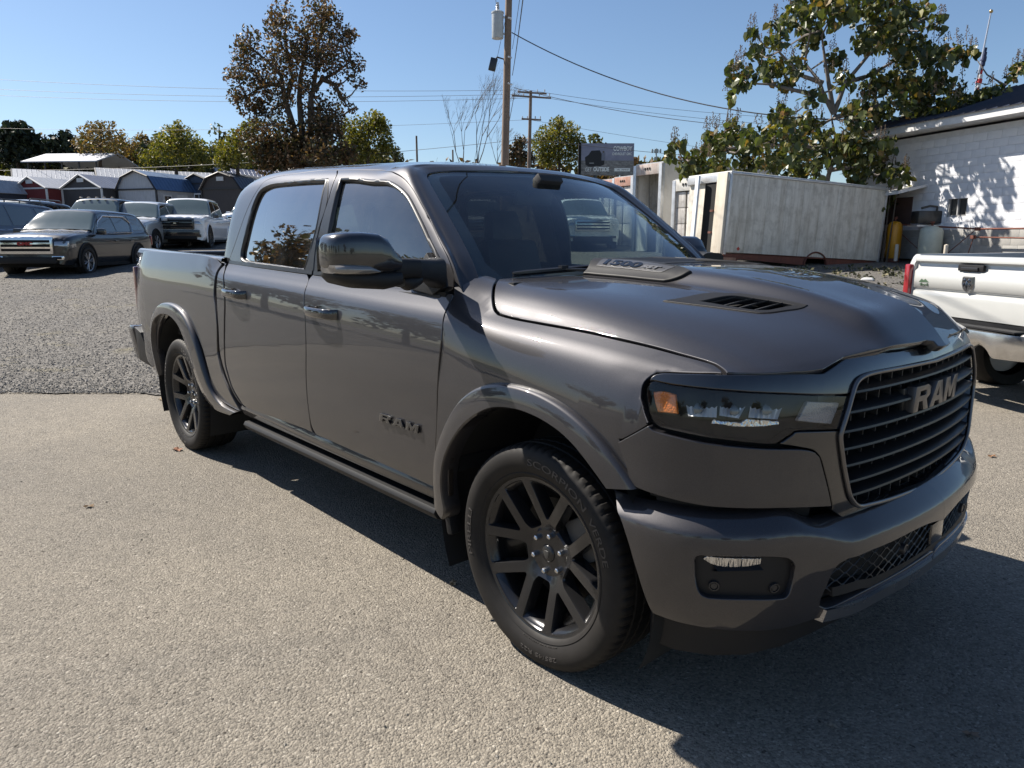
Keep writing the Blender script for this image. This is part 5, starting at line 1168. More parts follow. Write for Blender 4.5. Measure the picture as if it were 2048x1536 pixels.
def car(name, s, X, hd, label, color, L=4.95, Wd=1.92, H=1.75, kind='suv', group='vehicles parked in the gravel lot', rack=False, rim=None, grille='chrome', wr=.37, lights=None, belt=None, extra=None, metal=.3, hood=None, tint=None):
    pos = W(s, X); r = empty(name, pos, hd, label, 'SUV' if kind == 'suv' else 'pickup truck', group)
    # local frame: +x is the front, origin on the ground under the nose
    mp = paint('paint_'+name+str(round(color[0], 3))+str(round(color[2], 3)), color, metal, .35)
    hw = Wd/2; belt = belt or H*.60; hd_ = hood or belt+.02; cl = H*.17
    pick = kind == 'pickup'
    if pick: st = [(0, .50, .46, 0), (-.02, .97, hd_-.10, 0), (-.14, 1.0, hd_-.03, 0), (-.6, 1, hd_+.02, 0), (-1.15, 1, hd_+.04, 0), (-1.45, 1, belt+.02, .05), (-2.15, 1, belt+.02, .96), (-2.4, 1, belt+.02, 1.0), (-3.2, 1, belt+.03, 1.0), (-3.85, 1, belt+.04, .97), (-4.02, 1, belt+.04, .55), (-4.06, 1, belt+.04, 0), (-4.8, 1, belt+.05, 0), (-L+.05, .99, belt+.05, 0), (-L, .97, belt-.02, 0)]
    else: st = [(0, .50, .46, 0), (-.02, .93, hd_-.16, 0), (-.14, .98, hd_-.07, 0), (-.55, 1, hd_-.01, 0), (-1.0, 1, hd_+.02, 0), (-1.30, 1, belt+.03, .05), (-2.00, 1, belt+.03, .93), (-2.3, 1, belt+.03, 1.0), (-3.2, 1, belt+.05, 1.0), (-L+.75, 1, belt+.07, .97), (-L+.38, .985, belt+.09, .88), (-L+.10, .95, belt+.08, .12), (-L+.02, .93, belt, 0), (-L, .9, belt-.1, 0)]
    net = []
    for (x, wf, zb, rf) in st:
        w_ = hw*wf; top = zb+(H-zb)*rf; tw = w_*(.93-.20*rf)
        if rf < .02: row = [(w_*.92, cl), (w_*.985, cl+.12), (w_, zb*.62), (w_*.995, zb*.84), (w_*.965, zb-.03), (w_*.90, zb+.005), (w_*.84, zb+.025), (w_*.74, zb+.04), (w_*.5, zb+.055), (w_*.25, zb+.063), (0, zb+.065)]
        else:
            zr = top; row = [(w_*.92, cl), (w_*.985, cl+.12), (w_, zb*.62), (w_*.995, zb*.84), (w_*.965, zb-.03), (w_*.93, zb+.01), (w_*.93-(w_*.93-tw)*.5, zb+(zr-zb)*.5), (tw, zr-.06*rf), (tw*.86, zr), (tw*.45, zr+.025), (0, zr+.03)]
        if x == 0: row = [(y*.9, cl+.12+(z-cl)*.35) for y, z in row]
        net.append([(x+(-.10*(y/hw)**4 if x > -.3 else 0), -y, z) for y, z in row])
    A3 = np.array(net); nn_ = len(A3); A3 = np.array([[np.interp(t, range(nn_), A3[:, j, k]) for k in range(3)] for t in np.linspace(0, nn_-1, 3*(nn_-1)+1) for j in range(11)]).reshape(-1, 11, 3)
    B3 = A3.copy(); B3[4:-1] = .25*A3[3:-2]+.5*A3[4:-1]+.25*A3[5:]; S = Surf(B3, True)
    if S.nrm(21., 3.)[1] > 0: S.flip = not S.flip
    n_ = len(st); g = panel_geo(S, [[(0, 0), (3*n_-3, 0), (3*n_-3, 10), (0, 10)]], step=.14, inset=0, edge=.001, depth=.01, sym=True, bstep=.1)
    body = geo_obj('body', join_geo([g, flipY(*g)]), mp, r)
    def pn(nm, poly, mat, lift=.006, sides='b', step=.12):
        return panel(nm, S, [[(3*a_, c_) for a_, c_ in poly]], mat, r, sides, step=step, inset=.002, lift=lift, depth=.004, edge=.002, bstep=.05)
    tg = tint or M_TINT
    # glass: rows 5..6 windscreen, sides after
    pn('windshield', [(5.10, 5.9), (5.95, 7.35), (6.02, 10), (5.02, 10)], paint('glare_auto_glass', (.075, .10, .10), 0, .06), .022, 's')  # base colour lifted to carry the bright sky reflection
    if pick:
        pn('front_window', [(5.35, 5.25), (6.05, 6.75), (7.45, 6.85), (7.5, 5.25)], tg); pn('rear_window', [(7.62, 5.25), (7.57, 6.85), (8.75, 6.8), (9.0, 6.3), (9.1, 5.25)], tg)
        b = MB(); b.prism([(-hw*.82, cl+.3), (-hw*.82, belt+.085), (hw*.82, belt+.085), (hw*.82, cl+.3)], 0, -L+.12, -4.14); b.build('bed_interior', M_DARK, r)
        b = MB(); b.box((-L-.05, 0, .62), (.16, Wd*.9, .2)); b.build('rear_bumper', M_CHR, r, bevel=.03)
    else:
        pn('front_window', [(5.40, 5.25), (6.05, 6.7), (7.35, 6.8), (7.45, 5.25)], tg); pn('rear_window', [(7.55, 5.25), (7.45, 6.8), (8.42, 6.8), (8.5, 5.25)], tg); pn('quarter_window', [(8.6, 5.35), (8.52, 6.75), (9.3, 6.5), (9.75, 5.4)], tg)
        pn('tail_window', [(10.15, 6.6), (10.9, 6.2), (10.95, 10), (10.1, 10)], tg, .004, 's')
    # nose
    gz = hd_-.22; gm = {'chrome': M_CHR, 'black': M_GBLK}[grille]
    b = MB(); b.box((.0, 0, gz-.06), (.10, Wd*.66, .42)); b.build('grille_surround', gm, r, bevel=.04)
    for k in range(3):
        b = MB(); b.box((.045, 0, gz-.165+.105*k), (.03, Wd*.60, .062)); b.build('grille_opening', M_DARK, r, bevel=.006)
    for sd in (-1, 1):
        b = MB(); b.add([(-.055, sd*hw*.68, gz+.04), (-.20, sd*hw*.955, gz+.05), (-.205, sd*hw*.955, gz-.09), (-.02, sd*hw*.68, gz-.06), (-.01, sd*hw*.68, gz+.04), (-.125, sd*hw*.945, gz+.05), (-.11, sd*hw*.95, gz-.09), (.02, sd*hw*.68, gz-.06)], [(4, 5, 6, 7), (0, 3, 2, 1), (0, 1, 5, 4), (2, 3, 7, 6), (1, 2, 6, 5), (0, 4, 7, 3)])
        b.build('headlight', simple('car_lamp', (.35, .36, .38), .08, .6, 1), r, bevel=.01)
        b = MB(); b.box((-.02, sd*hw*.74, cl+.18), (.10, .28, .10)); b.build('fog_surround', gm if grille == 'chrome' else M_GBLK, r, bevel=.02)
        b = MB(); b.box((-.0, sd*hw*.74, cl+.18), (.10, .20, .06)); b.build('fog_recess', M_DARK, r, bevel=.01)
        mx = -1.55 if not pick else -1.7
        b = MB(); b.box((mx, sd*(hw+.10), belt+.10), (.12, .22, .16)); b.build('wing_mirror', M_GBLK if grille == 'black' else mp, r, bevel=.04)
        for hx in (-2.55, -3.45): b = MB(); b.box((hx, sd*(hw+.008), belt-.14), (.20, .03, .035)); b.build('door_handle', mp, r, bevel=.008)
        b = MB(); b.box((-L+.02, sd*hw*.88, belt-.12), (.08, .14, .28)); b.build('tail_light', simple('car_tail', (.25, .01, .01), .15, 0, 1), r, bevel=.02)
    b = MB(); b.box((-.01, 0, cl+.12), (.14, Wd*.72, .16)); b.build('lower_grille', M_PLAS, r, bevel=.03)
    wb0, wb1 = -.92, -(L-1.12)
    for wx in (wb0, wb1):
        for sd in (-1, 1):
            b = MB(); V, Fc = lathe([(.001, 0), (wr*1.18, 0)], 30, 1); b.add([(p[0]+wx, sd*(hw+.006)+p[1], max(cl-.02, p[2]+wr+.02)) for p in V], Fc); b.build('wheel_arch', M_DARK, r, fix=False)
            b = MB(); b.tube([(wx+wr*1.2*math.cos(t), sd*(hw+.005), wr+.02+wr*1.2*math.sin(t)) for t in np.linspace(-.35, math.pi+.35, 18)], .025, 5); b.build('arch_trim', M_PLAS if kind == 'suv' else mp, r, auto=60)
            car_wheel(r, wx, sd*(hw-.08), wr, .25, rim or simple('alloy_silver', (.42, .42, .43), .3, .8), sd)
    b = MB(); b.box((-L/2, 0, cl+.02), (L-.7, Wd*.94, .16)); b.build('underbody', M_DARK, r)
    if rack:
        for sd in (-1, 1):
            y = sd*hw*.66; b = MB(); b.tube([(-2.25, y, H+.0), (-2.35, y, H+.075), (-L+1.0, y, H+.075), (-L+.85, y, H)], .022, 6)
            for q in (-2.9, -3.6): b.tube([(q, y, H), (q, y, H+.07)], .018, 5)
            b.build('roof_rail', M_SATIN, r, auto=50)
        b = MB(); b.box((-2.7, 0, H+.08), (.05, hw*1.36, .02)); b.build('roof_bar', M_SATIN, r)
    if lights:
        for k in range(5): b = MB(); b.box((-2.10, (k-2)*.28, H+.04), (.13, .09, .045), taper=.6); b.build('roof_light', simple('amber_clear', (.6, .45, .3), .1, .2, 1), r, bevel=.012)
    return r
BLK = (.010, .010, .012)
acadia = car('suv', 18.1, -11.95, head(183.0), 'black SUV with a wide chrome grille in the front row of the gravel lot', BLK, 4.95, 1.95, 1.72, 'suv', rack=False, metal=.2)
b = MB(); b.tube([(-1.45, -.955, 1.10), (-1.75, -.88, 1.38), (-2.2, -.80, 1.56), (-3.3, -.79, 1.58), (-3.75, -.84, 1.45), (-3.72, -.94, 1.18), (-3.4, -.95, 1.12), (-1.5, -.958, 1.08)], .016, 6, closed=True)
M_ = acadia
for sd in (1, -1):
    bb = MB(); bb.tube([(x, -abs(y)*sd, z) for x, y, z in [(-1.52, .945, 1.08), (-1.85, .85, 1.40), (-2.25, .79, 1.56), (-3.45, .79, 1.57), (-3.75, .83, 1.40), (-3.68, .93, 1.14)]], .016, 6, closed=True); bb.build('window_trim', M_CHR, acadia, auto=60)
letter_obj('GMC', 1, 1, lambda a, b_, d: (.068+d, a*.36, 0.82+b_*.085), simple('red_letter', (.35, .02, .02), .3), acadia, .012, 'badge_letter', bold=.05)
car('suv', 18.6, -15.25, head(182), 'dark blue SUV with black roof rails at the left edge, left of the black SUV', (.012, .018, .042), 5.6, 2.0, 1.95, 'suv', rack=True, wr=.40, metal=.3)
car('suv', 25.2, -18.4, head(182), 'dark SUV with roof rails in the second row behind the dark blue SUV', (.02, .025, .03), 5.2, 2.0, 1.92, 'suv', rack=True, metal=.3)
car('parked_pickup', 30.2, -21.3, head(184), 'silver blue crew cab pickup behind the second row at the far left', (.20, .25, .33), 5.9, 2.0, 1.98, 'pickup', metal=.7)
car('parked_pickup', 25.6, -15.3, head(184), 'black pickup with a row of amber roof lights behind the black SUV', (.012, .012, .014), 6.0, 2.0, 1.98, 'pickup', lights=True, metal=.2)
tah = car('suv', 26.2, -14.05, head(184), 'silver SUV between the black SUV and the white pickup', (.46, .48, .50), 5.2, 2.0, 1.86, 'suv', rack=False, metal=.5)
sil = car('parked_pickup', 28.0, -12.75, head(190), 'white lifted pickup with black grille and black wheels in the gravel lot', (.72, .73, .75), 5.9, 2.05, 2.0, 'pickup', grille='black', rim=simple('rim_black', (.02, .02, .02), .3), wr=.43, metal=0, hood=1.24)
b = MB(); b.box((-.01, 0, .62), (.16, 1.7, .22)); b.box((.10, 0, 1.02), (.02, .30, .06)); b.build('bumper_trim', M_GBLK, sil, bevel=.03)
b = MB(); b.prism([(-.15, .0), (-.12, .035), (-.045, .035), (-.045, .055), (.045, .055), (.045, .035), (.15, .035), (.12, 0), (.045, 0), (.045, -.02), (-.045, -.02), (-.045, 0)], 0, .06, .09); o = b.build('bow_tie_emblem', M_CHR, sil); o.location = (0, 0, .99)
car('parked_pickup', 34.5, -12.6, head(184), 'white pickup whose roof shows behind the white lifted pickup', (.70, .71, .73), 5.8, 2.0, 1.98, 'pickup', metal=0)
car('parked_pickup', 26.5, 2.9, head(186), 'white pickup seen through the windshield of the grey pickup, nearer its steering wheel', (.70, .71, .73), 5.9, 2.0, 1.95, 'pickup', 'pickups beyond the grey pickup', metal=0)
car('parked_pickup', 26.5, -1.1, head(186), 'white pickup seen through the windshield of the grey pickup, behind the passenger seat', (.70, .71, .73), 5.9, 2.0, 1.95, 'pickup', 'pickups beyond the grey pickup', metal=0)
# ---- white pickup at the right --------------------------------------------------------------------
wt = empty('parked_pickup', W(7.55, 4.10, -.03), 0, 'white pickup seen from behind with a chrome rear bumper at the right edge', 'pickup truck')
a0 = W(7.55, 4.10, 0); a1 = W(5.98, 4.38, 0); ax = (a1-a0).normalized()     # runs along the tailgate, left to right
fw = Vector((-ax.y, ax.x, 0))
if fw.dot(Vector((RH[0], RH[1], 0))) < 0: fw = -fw
wt.rotation_euler = (0, 0, math.atan2(fw.y, fw.x))         # +x forwards, -y towards the right of its own body
sg = 1 if Vector((-fw.y, fw.x, 0)).dot(ax) > 0 else -1     # local y direction of ax
M_WHT = paint('white_paint', (.44, .445, .43), 0, .35, dirt=.12)
def wy(t): return sg*t
# tailgate with its folds as a lofted sheet
prof = [(.04, .80), (.0, .82), (-.005, .88), (0, 1.00), (.004, 1.035), (.018, 1.045), (.018, 1.06), (.0, 1.075), (-.004, 1.15), (-.002, 1.235), (.030, 1.262), (.034, 1.315), (-.010, 1.335), (-.012, 1.372), (.004, 1.388), (.05, 1.392)]
V = []; Fc = []; ts = [.075, .09, .12, .6, 1.0, 1.3, 1.47, 1.5, 1.515]
for i, t in enumerate(ts):
    e = .012 if i in (0, 8) else 0
    for x, z in prof: V.append((x+e, wy(t), z))
m = len(prof)
for i in range(len(ts)-1):
    for j in range(m-1): Fc.append((i*m+j, i*m+m+j, i*m+m+j+1, i*m+j+1))
b = MB(); b.add(V, Fc); tg_ = b.build('tailgate', M_WHT, wt, auto=50)
b = MB(); b.box((.008, wy(.80), 1.285), (.03, .30, .062)); b.build('handle_surround', M_PLAS, tg_, bevel=.012)
b = MB(); b.box((-.012, wy(.80), 1.278), (.02, .20, .030)); b.build('tailgate_handle', M_SATIN, tg_, bevel=.006)
sh = [(-.062, .075), (.062, .075), (.066, .0), (.045, -.06), (0, -.095), (-.045, -.06), (-.066, 0)]
b = MB(); b.add([(-.004, wy(.80+a*1.05), 1.14+c*.9) for a, c in sh]+[(-.024, wy(.80+a*.9), 1.14+c*.78) for a, c in sh], [(i, (i+1) % 7, (i+1) % 7+7, i+7) for i in range(7)]+[tuple(range(7, 14))]); em = b.build('emblem_shield', simple('emblem_chrome', (.30, .31, .33), .15, 1), tg_, auto=20)
# relief of a ram's head on the shield, as simple raised pieces
for px_, pz_, rx, rz_ in ((-.028, 1.172, .018, .018), (.028, 1.172, .018, .018), (0, 1.128, .014, .042), (-.034, 1.130, .007, .018), (.034, 1.130, .007, .018)):
    b = MB(); V = [(-.030+.006*abs(math.cos(t)), wy(.80+px_+rx*math.cos(t)), pz_+rz_*math.sin(t)) for t in np.linspace(0, 2*np.pi, 10, endpoint=False)]; b.add(V+[(-.040, wy(.80+px_), pz_)], [(i, (i+1) % 10, 10) for i in range(10)]+[(i, (i+1) % 10, 10)[::-1] for i in range(0)]); b.build('emblem_relief', simple('relief_dark', (.20, .21, .23), .2, .9), em, auto=20)
letter_obj('4x4', 1, 1, lambda a, b_, d: (-.006-d, wy(.235+a*.12), 1.105+b_*.028), simple('badge_green', (.10, .16, .10), .3, .4), tg_, .006, 'badge_letter')
b = MB(); b.add([(-.006, wy(.16), 1.125), (-.006, wy(.20), 1.16), (-.006, wy(.225), 1.145), (-.006, wy(.25), 1.16), (-.006, wy(.30), 1.128)], [(0, 1, 2), (2, 3, 4), (0, 2, 4)]); b.build('badge_mountain', simple('badge_green', (0, 0, 0)), tg_, fix=False)
for t0, nm in ((.035, 'l'), (1.555, 'r')):
    b = MB(); b.prism([(0, .80), (0, 1.30), (.03, 1.37), (.06, 1.40), (1.95, 1.42), (1.95, .62), (1.55, .60)]+[(1.15+.44*math.cos(a), .44+.44*math.sin(a)) for a in np.linspace(rad(24), rad(156), 12)]+[(.72, .58), (.15, .60)], 1, wy(t0-.035), wy(t0+.035)); b.build('box_side', M_WHT, wt, bevel=.012)
    b = MB(); b.box((-.004, wy(t0+(-.012 if t0 < 1 else .012)), 1.10), (.08, .075, .40)); b.build('tail_light', simple('red_lens', (.26, .010, .016), .12, 0, 1), wt, bevel=.018)
b = MB(); b.box((.98, wy(.795), .92), (1.9, 1.5, .05)); b.box((1.97, wy(.795), 1.10), (.06, 1.55, .6)); b.build('bed_floor', M_PLAS, wt)
b = MB(); b.box((.02, wy(.795), .785), (.05, 1.5, .05)); b.build('lower_sill', M_PLAS, wt)
# chrome bumper with the scalloped lower edge
V = []; Fc = []; cols = np.linspace(-.02, 1.61, 60); 
def lowz(t):
    z = .52+.02*abs(t-.795)
    for c in (.40, 1.19): z += .10*max(0, 1-((t-c)/.13)**2)
    return z
for t in cols:
    e = .10*(abs(t-.795)/.83)**6; V += [(-.06+e, wy(t), .765), (-.17+e, wy(t), .765), (-.205+e, wy(t), .750), (-.215+e, wy(t), .69), (-.205+e, wy(t), (.69+lowz(t))/2), (-.17+e, wy(t), lowz(t)), (-.13+e, wy(t), lowz(t)+.005)]
for i in range(59):
    for j in range(6): Fc.append((i*7+j, i*7+7+j, i*7+8+j, i*7+1+j))
b = MB(); b.add(V, Fc); bmp_ = b.build('rear_bumper', simple('worn_chrome', (.62, .61, .60), .22, .95, 0, .18, 9), wt, auto=50)
b = MB(); b.box((-.12, wy(.795), .775), (.13, 1.50, .014)); b.build('step_pad', M_PLAS, bmp_)
b = MB(); V, Fc = lathe([(.001, -.012), (.018, -.012), (.022, 0)], 16, 0); b.add([(p[0]-.212, wy(.62)+p[1], .665+p[2]) for p in V], Fc); b.build('bumper_bolt', M_CHR, bmp_)
for t in (-.0, 1.59):
    w_ = car_wheel(wt, 1.15, wy(t+(.10 if t < 1 else -.10)), .40, .27, simple('rim_grey', (.30, .30, .31), .35, .8), -1 if wy(t-.8) < 0 else 1)
b = MB(); b.tube([(1.15, wy(.1), .40), (1.15, wy(1.5), .40)], .06, 8); b.box((2.6, wy(.4), .62), (5.2, .1, .16)); b.box((2.6, wy(1.2), .62), (5.2, .1, .16)); b.build('axle_and_frame', M_PLAS, wt)
b = MB(); b.prism([(2.0, .45), (2.0, 1.40), (2.12, 1.86), (2.6, 1.95), (3.5, 1.93), (4.2, 1.42), (5.4, 1.30), (5.55, .9), (5.5, .5)], 1, wy(-.0), wy(1.59)); b.build('cab', M_WHT, wt, bevel=.06)
for yy in (-.012, 1.602):
    b = MB(); b.prism([(2.2, 1.42), (2.3, 1.80), (3.4, 1.80), (4.0, 1.42)], 1, wy(yy-.004), wy(yy+.004)); b.build('side_window', M_TINT, wt)
b = MB(); b.box((2.03, wy(.795), 1.62), (.05, 1.3, .34), (0, rad(14), 0)); b.build('back_window', M_TINT, wt)
for t in (-.0, 1.59): car_wheel(wt, 4.75, wy(t+(.10 if t < 1 else -.10)), .40, .27, MATS['rim_grey'], -1 if wy(t-.8) < 0 else 1)
# ---- sheds -------------------------------------------------------------------------------------------
def wood(name, c, rough=.7):
    if name in MATS: return MATS[name]
    n = NB(name); v = n.coord('Object', (1, 1, .15)); f = n.noise(v, 14, 4)
    col = n.ramp(f, [(.3, tuple(x*.85 for x in c)), (.7, tuple(min(1, x*1.12) for x in c))]); wv = n.n('TexWave', wave_type='BANDS', bands_direction='Y'); wv.inputs['Scale'].default_value = 1.55; n.l(n.coord(), wv.inputs['Vector'])
    MATS[name] = n.pbr(col, rough, 0, n.bump(n.ramp(wv.outputs['Fac'], [(.0, (0, 0, 0)), (.06, (1, 1, 1))]), .5, .02)); return MATS[name]
def metal(name, c): return simple(name, c, .32, .55, 0, .08, 3)
def shed(s, X, rz, w_, L, he, hp, kind, wall, roofc, trim, label, win=(), door=None, vent=True, porch=None, group='storage sheds beyond the lot'):
    """front gable faces local -y; ridge runs along +y"""
    r = empty('shed', W(s, X, None, -.1), rz, label, 'shed', group); hw = w_/2
    sec = [(-hw, he), (0, hp), (hw, he)] if kind == 'gable' else [(-hw, he), (-hw*.68, he+(hp-he)*.66), (0, hp), (hw*.68, he+(hp-he)*.66), (hw, he)]
    poly = [(-hw, 0), (hw, 0)]+sec[::-1]; 
    b = MB(); b.prism(poly, 1, 0, L); b.build('wall', wall, r)
    for (a, c) in zip(sec, sec[1:]):
        d = Vector((c[0]-a[0], 0, c[1]-a[1])); nl = Vector((-d.z, 0, d.x)).normalized()
        if nl.z < 0: nl = -nl
        ex = d.normalized()*.10
        A = Vector((a[0], 0, a[1]))-(ex if abs(a[0]) == hw else ex*0); C = Vector((c[0], 0, c[1]))+(ex if abs(c[0]) == hw else ex*0)
        b = MB(); b.add([A+nl*.015+Vector((0, -.14, 0)), C+nl*.015+Vector((0, -.14, 0)), C+nl*.015+Vector((0, L+.14, 0)), A+nl*.015+Vector((0, L+.14, 0)), A+nl*.07+Vector((0, -.14, 0)), C+nl*.07+Vector((0, -.14, 0)), C+nl*.07+Vector((0, L+.14, 0)), A+nl*.07+Vector((0, L+.14, 0))], [(0, 1, 2, 3), (7, 6, 5, 4), (0, 4, 5, 1), (1, 5, 6, 2), (2, 6, 7, 3), (3, 7, 4, 0)])
        o = b.build('roof', roofc, r); k = int(L/.30)
        b = MB()
        for i in range(k):
            y = (i+.5)*L/k; b.add([A+nl*.07+Vector((0, y-.02, 0)), C+nl*.07+Vector((0, y-.02, 0)), C+nl*.07+Vector((0, y+.02, 0)), A+nl*.07+Vector((0, y+.02, 0)), A+nl*.095+Vector((0, y, 0)), C+nl*.095+Vector((0, y, 0))], [(0, 1, 5, 4), (3, 4, 5, 2), (0, 4, 3), (1, 2, 5)])
        q = b.build('roof_rib', roofc, o); q['kind'] = 'stuff'
        b = MB(); b.tube([A+nl*.03+Vector((0, -.15, 0)), C+nl*.03+Vector((0, -.15, 0))], .065, 4); b.build('gable_trim', trim, r, auto=30)
    for x in (-hw, hw): b = MB(); b.box((x, -.02, he/2), (.12, .08, he)); b.build('corner_post', trim, r)
    b = MB(); b.box((0, -.03, he), (w_, .05, .10)); b.build('trim_board', trim, r)
    if vent: b = MB(); b.box((0, -.05, he+(hp-he)*.62), (.55, .06, .26)); b.build('gable_vent', simple('vent_white', (.6, .6, .6), .6), r)
    for (side, y, z, ww, hh) in win:
        wn = MB(); wn.box((hw+.02, y, z), (.06, ww+.16, hh+.16)); wf = wn.build('window', simple('vent_white', (0, 0, 0)), r)
        for i in range(2):
            for j in range(3): p = MB(); p.box((hw+.045, y-ww/4+i*ww/2, z-hh/3+j*hh/3), (.03, ww/2-.05, hh/3-.05)); p.build('pane', M_TINT, wf)
    if door: dn = MB(); dn.box((hw+.03, door, 1.0), (.05, .95, 1.95)); dn.build('door', simple('vent_white', (0, 0, 0)), r)
    return r
DG = wood('charcoal_siding', (.055, .052, .055)); M_ROOFD = metal('dark_metal_roof', (.10, .11, .13)); M_ROOFL = simple('bare_metal_roof', (.34, .36, .40), .5, .2); M_WTRIM = simple('white_trim', (.62, .62, .62), .5); M_DTRIM = simple('dark_trim', (.03, .028, .03), .5)
Rs = head(-90-18)
shed(49, -31.6, Rs, 2.75, 5, 2.3, 3.0, 'gable', wood('red_siding', (.16, .025, .025)), M_ROOFL, M_WTRIM, 'red shed with white trim and a bare metal roof')
shed(49, -28.25, Rs, 3.35, 6, 2.3, 3.15, 'gable', DG, metal('grey_metal_roof', (.22, .23, .27)), M_WTRIM, 'charcoal gable shed with white trim right of the red shed')
shed(49, -24.65, Rs, 3.2, 6.0, 2.25, 3.4, 'barn', wood('pale_siding', (.42, .43, .46)), metal('blue_metal_roof', (.10, .16, .26)), M_DTRIM, 'pale grey barn shaped shed with dark trim and a porch window', win=((1, .9, 1.35, .6, 1.0), (1, 3.6, 1.35, .6, 1.0)), door=2.25, vent=False)
shed(52, -22.0, Rs, 3.0, 5, 2.5, 3.1, 'gable', wood('slate_blue_siding', (.05, .07, .11)), M_ROOFL, M_DTRIM, 'slate blue shed with a white framed window between the barn shaped sheds', vent=False)
shed(49, -19.1, Rs, 3.1, 6, 2.3, 3.3, 'barn', wood('brown_siding', (.060, .052, .052)), M_ROOFD, M_DTRIM, 'dark brown barn shaped shed with a white gable vent')
shed(49, -16.4, Rs, 2.6, 4, 2.1, 2.7, 'gable', wood('taupe_siding', (.12, .11, .10)), M_ROOFL, M_WTRIM, 'taupe shed with white trim half hidden by the cab of the grey pickup')
shed(46, -34.8, Rs, 3.4, 6, 2.2, 3.3, 'barn', wood('navy_siding', (.03, .035, .05)), M_ROOFL, M_DTRIM, 'navy shed with a bare metal roof left of the red shed', win=())
for i, (s_, x_, lb) in enumerate(((55, -36.5, 'brown shed with a pale metal roof behind the red shed'), (57, -31.5, 'tan shed with a pale metal roof behind the charcoal shed'), (57, -22.5, 'grey roofed shed behind the pale barn shaped shed'), (58, -17.2, 'green roofed barn shaped shed behind the brown one'))):
    shed(s_, x_, Rs-rad(40), 3.2, 9, 2.3, 3.3, 'gable' if i < 3 else 'barn', (wood('brown2_siding', (.15, .10, .07)), DG)[i % 2], (M_ROOFL, M_ROOFL, metal('grey_metal_roof', (0, 0, 0)), metal('green_metal_roof', (.16, .22, .22)))[i], M_DTRIM, lb)
wnd = MB(); 
o = empty('window_unit', W(50.9, -21.35, None, 1.25), Rs, 'white framed six pane window standing on the slate blue shed', 'window')
b = MB(); b.box((0, 0, 0), (.85, .10, 1.15)); f = b.build('frame', M_WTRIM, o)
for i in range(2):
    for j in range(3): p = MB(); p.box((-.18+i*.36, -.06, -.34+j*.34), (.28, .04, .27)); p.build('pane', M_TINT, f)
# carport
cp_ = empty('carport', W(62, -35.4, None), head(-90-6), 'open carport with a long pale metal roof behind the sheds', 'carport')
for x in np.linspace(-2.9, 2.9, 5):
    for y in (-2.5, 2.5): b = MB(); b.box((x, y, 1.7), (.1, .1, 3.4)); b.build('post', M_DTRIM, cp_)
b = MB(); b.prism([(-2.9, 3.3), (0, 4.2), (2.9, 3.3), (2.9, 3.22), (0, 4.12), (-2.9, 3.22)], 0, -3.2, 3.2); b.build('roof', M_ROOFL, cp_)
# ---- box truck body, trailers, building ------------------------------------------------------------
def streaky(name, c, stain, amt=.5, rough=.6, blotch=3):
    if name in MATS: return MATS[name]
    n = NB(name); v = n.coord('Object', (1, 1, .12)); v2 = n.coord()
    f = n.ramp(n.noise(v, 5, 8, .75), [(.42, (0, 0, 0)), (.72, (1, 1, 1))]); g = n.ramp(n.noise(v2, blotch, 6, .7), [(.48, (0, 0, 0)), (.7, (1, 1, 1))])
    col = n.mix(n.math('MULTIPLY', f, amt), c, stain); col = n.mix(n.math('MULTIPLY', g, amt*.6), col, tuple(x*.72 for x in stain))
    MATS[name] = n.pbr(col, rough, 0, n.bump(n.noise(v2, 40, 3), .08, .01)); return MATS[name]
M_BOXW = streaky('weathered_white', (.68, .645, .57), (.30, .26, .20), .8)
M_TRLW = streaky('trailer_white', (.62, .61, .58), (.42, .38, .32), .5)
M_RUST = streaky('rusty_steel', (.17, .055, .035), (.09, .035, .025), .8, .8)
M_ALU = simple('aluminium_trim', (.55, .55, .55), .4, .6, 0, .2)
def frame_obj(name, P0, P1, label, cat, group=None, tilt=0):
    """empty at P0 with local x towards P1 (both on the ground), y away from the camera"""
    d = P1-P0; o = empty(name, P0, 0, label, cat, group); a = math.atan2(d.y, d.x); o.rotation_euler = (0, tilt, a); return o
A_ = W(18.8, 5.42, 1.16); B_ = W(20.8, 10.35, 1.16)
bx = frame_obj('box_truck_body', A_, B_, 'weathered white box truck body with a dark red sill standing tilted beneath the tree', 'truck body', None, rad(2.9))
Lb = 5.35; Hb = 2.04; Db = 1.75
for k in range(9):       # side panels, riveted one by one
    w_ = Lb/9; b = MB(); b.box(((k+.5)*w_, 0, Hb/2+.02), (w_-.006, .03, Hb-.08)); o = b.build('side_panel', M_BOXW, bx, bevel=.003)
    b = MB()
    for z in np.arange(.1, Hb-.05, .085): b.box((k*w_+.02, -.017, z), (.010, .006, .010))
    q = b.build('rivet', M_ALU, o, fix=False); q['kind'] = 'stuff'
b = MB(); b.box((Lb/2, Db/2, Hb/2), (Lb-.02, Db-.04, Hb-.10)); b.build('body_core', M_BOXW, bx)
b = MB(); b.box((Lb/2, Db/2, Hb+.0), (Lb+.06, Db+.06, .07)); b.build('roof', simple('roof_white', (.62, .62, .60), .4), bx, bevel=.03)
b = MB(); b.tube([(0, -.015, Hb-.02), (Lb, -.015, Hb-.02)], .035, 8); b.build('roof_rail', M_ALU, bx, auto=50)
for x in (0, Lb): b = MB(); b.box((x, 0, Hb/2), (.07, .06, Hb)); b.build('corner_post', M_ALU, bx, bevel=.01)
arch = [(3.05+.40*math.cos(a), -.17+.36*math.sin(a)) for a in np.linspace(0, math.pi, 14)][::-1]
b = MB(); b.prism([(0, .02), (0, -.24), (.35, -.26), (.45, -.10), (2.65, -.17)]+arch+[(3.45, -.17), (Lb, -.20), (Lb, .02)], 1, -.012, .05); b.build('sill', M_RUST, bx)
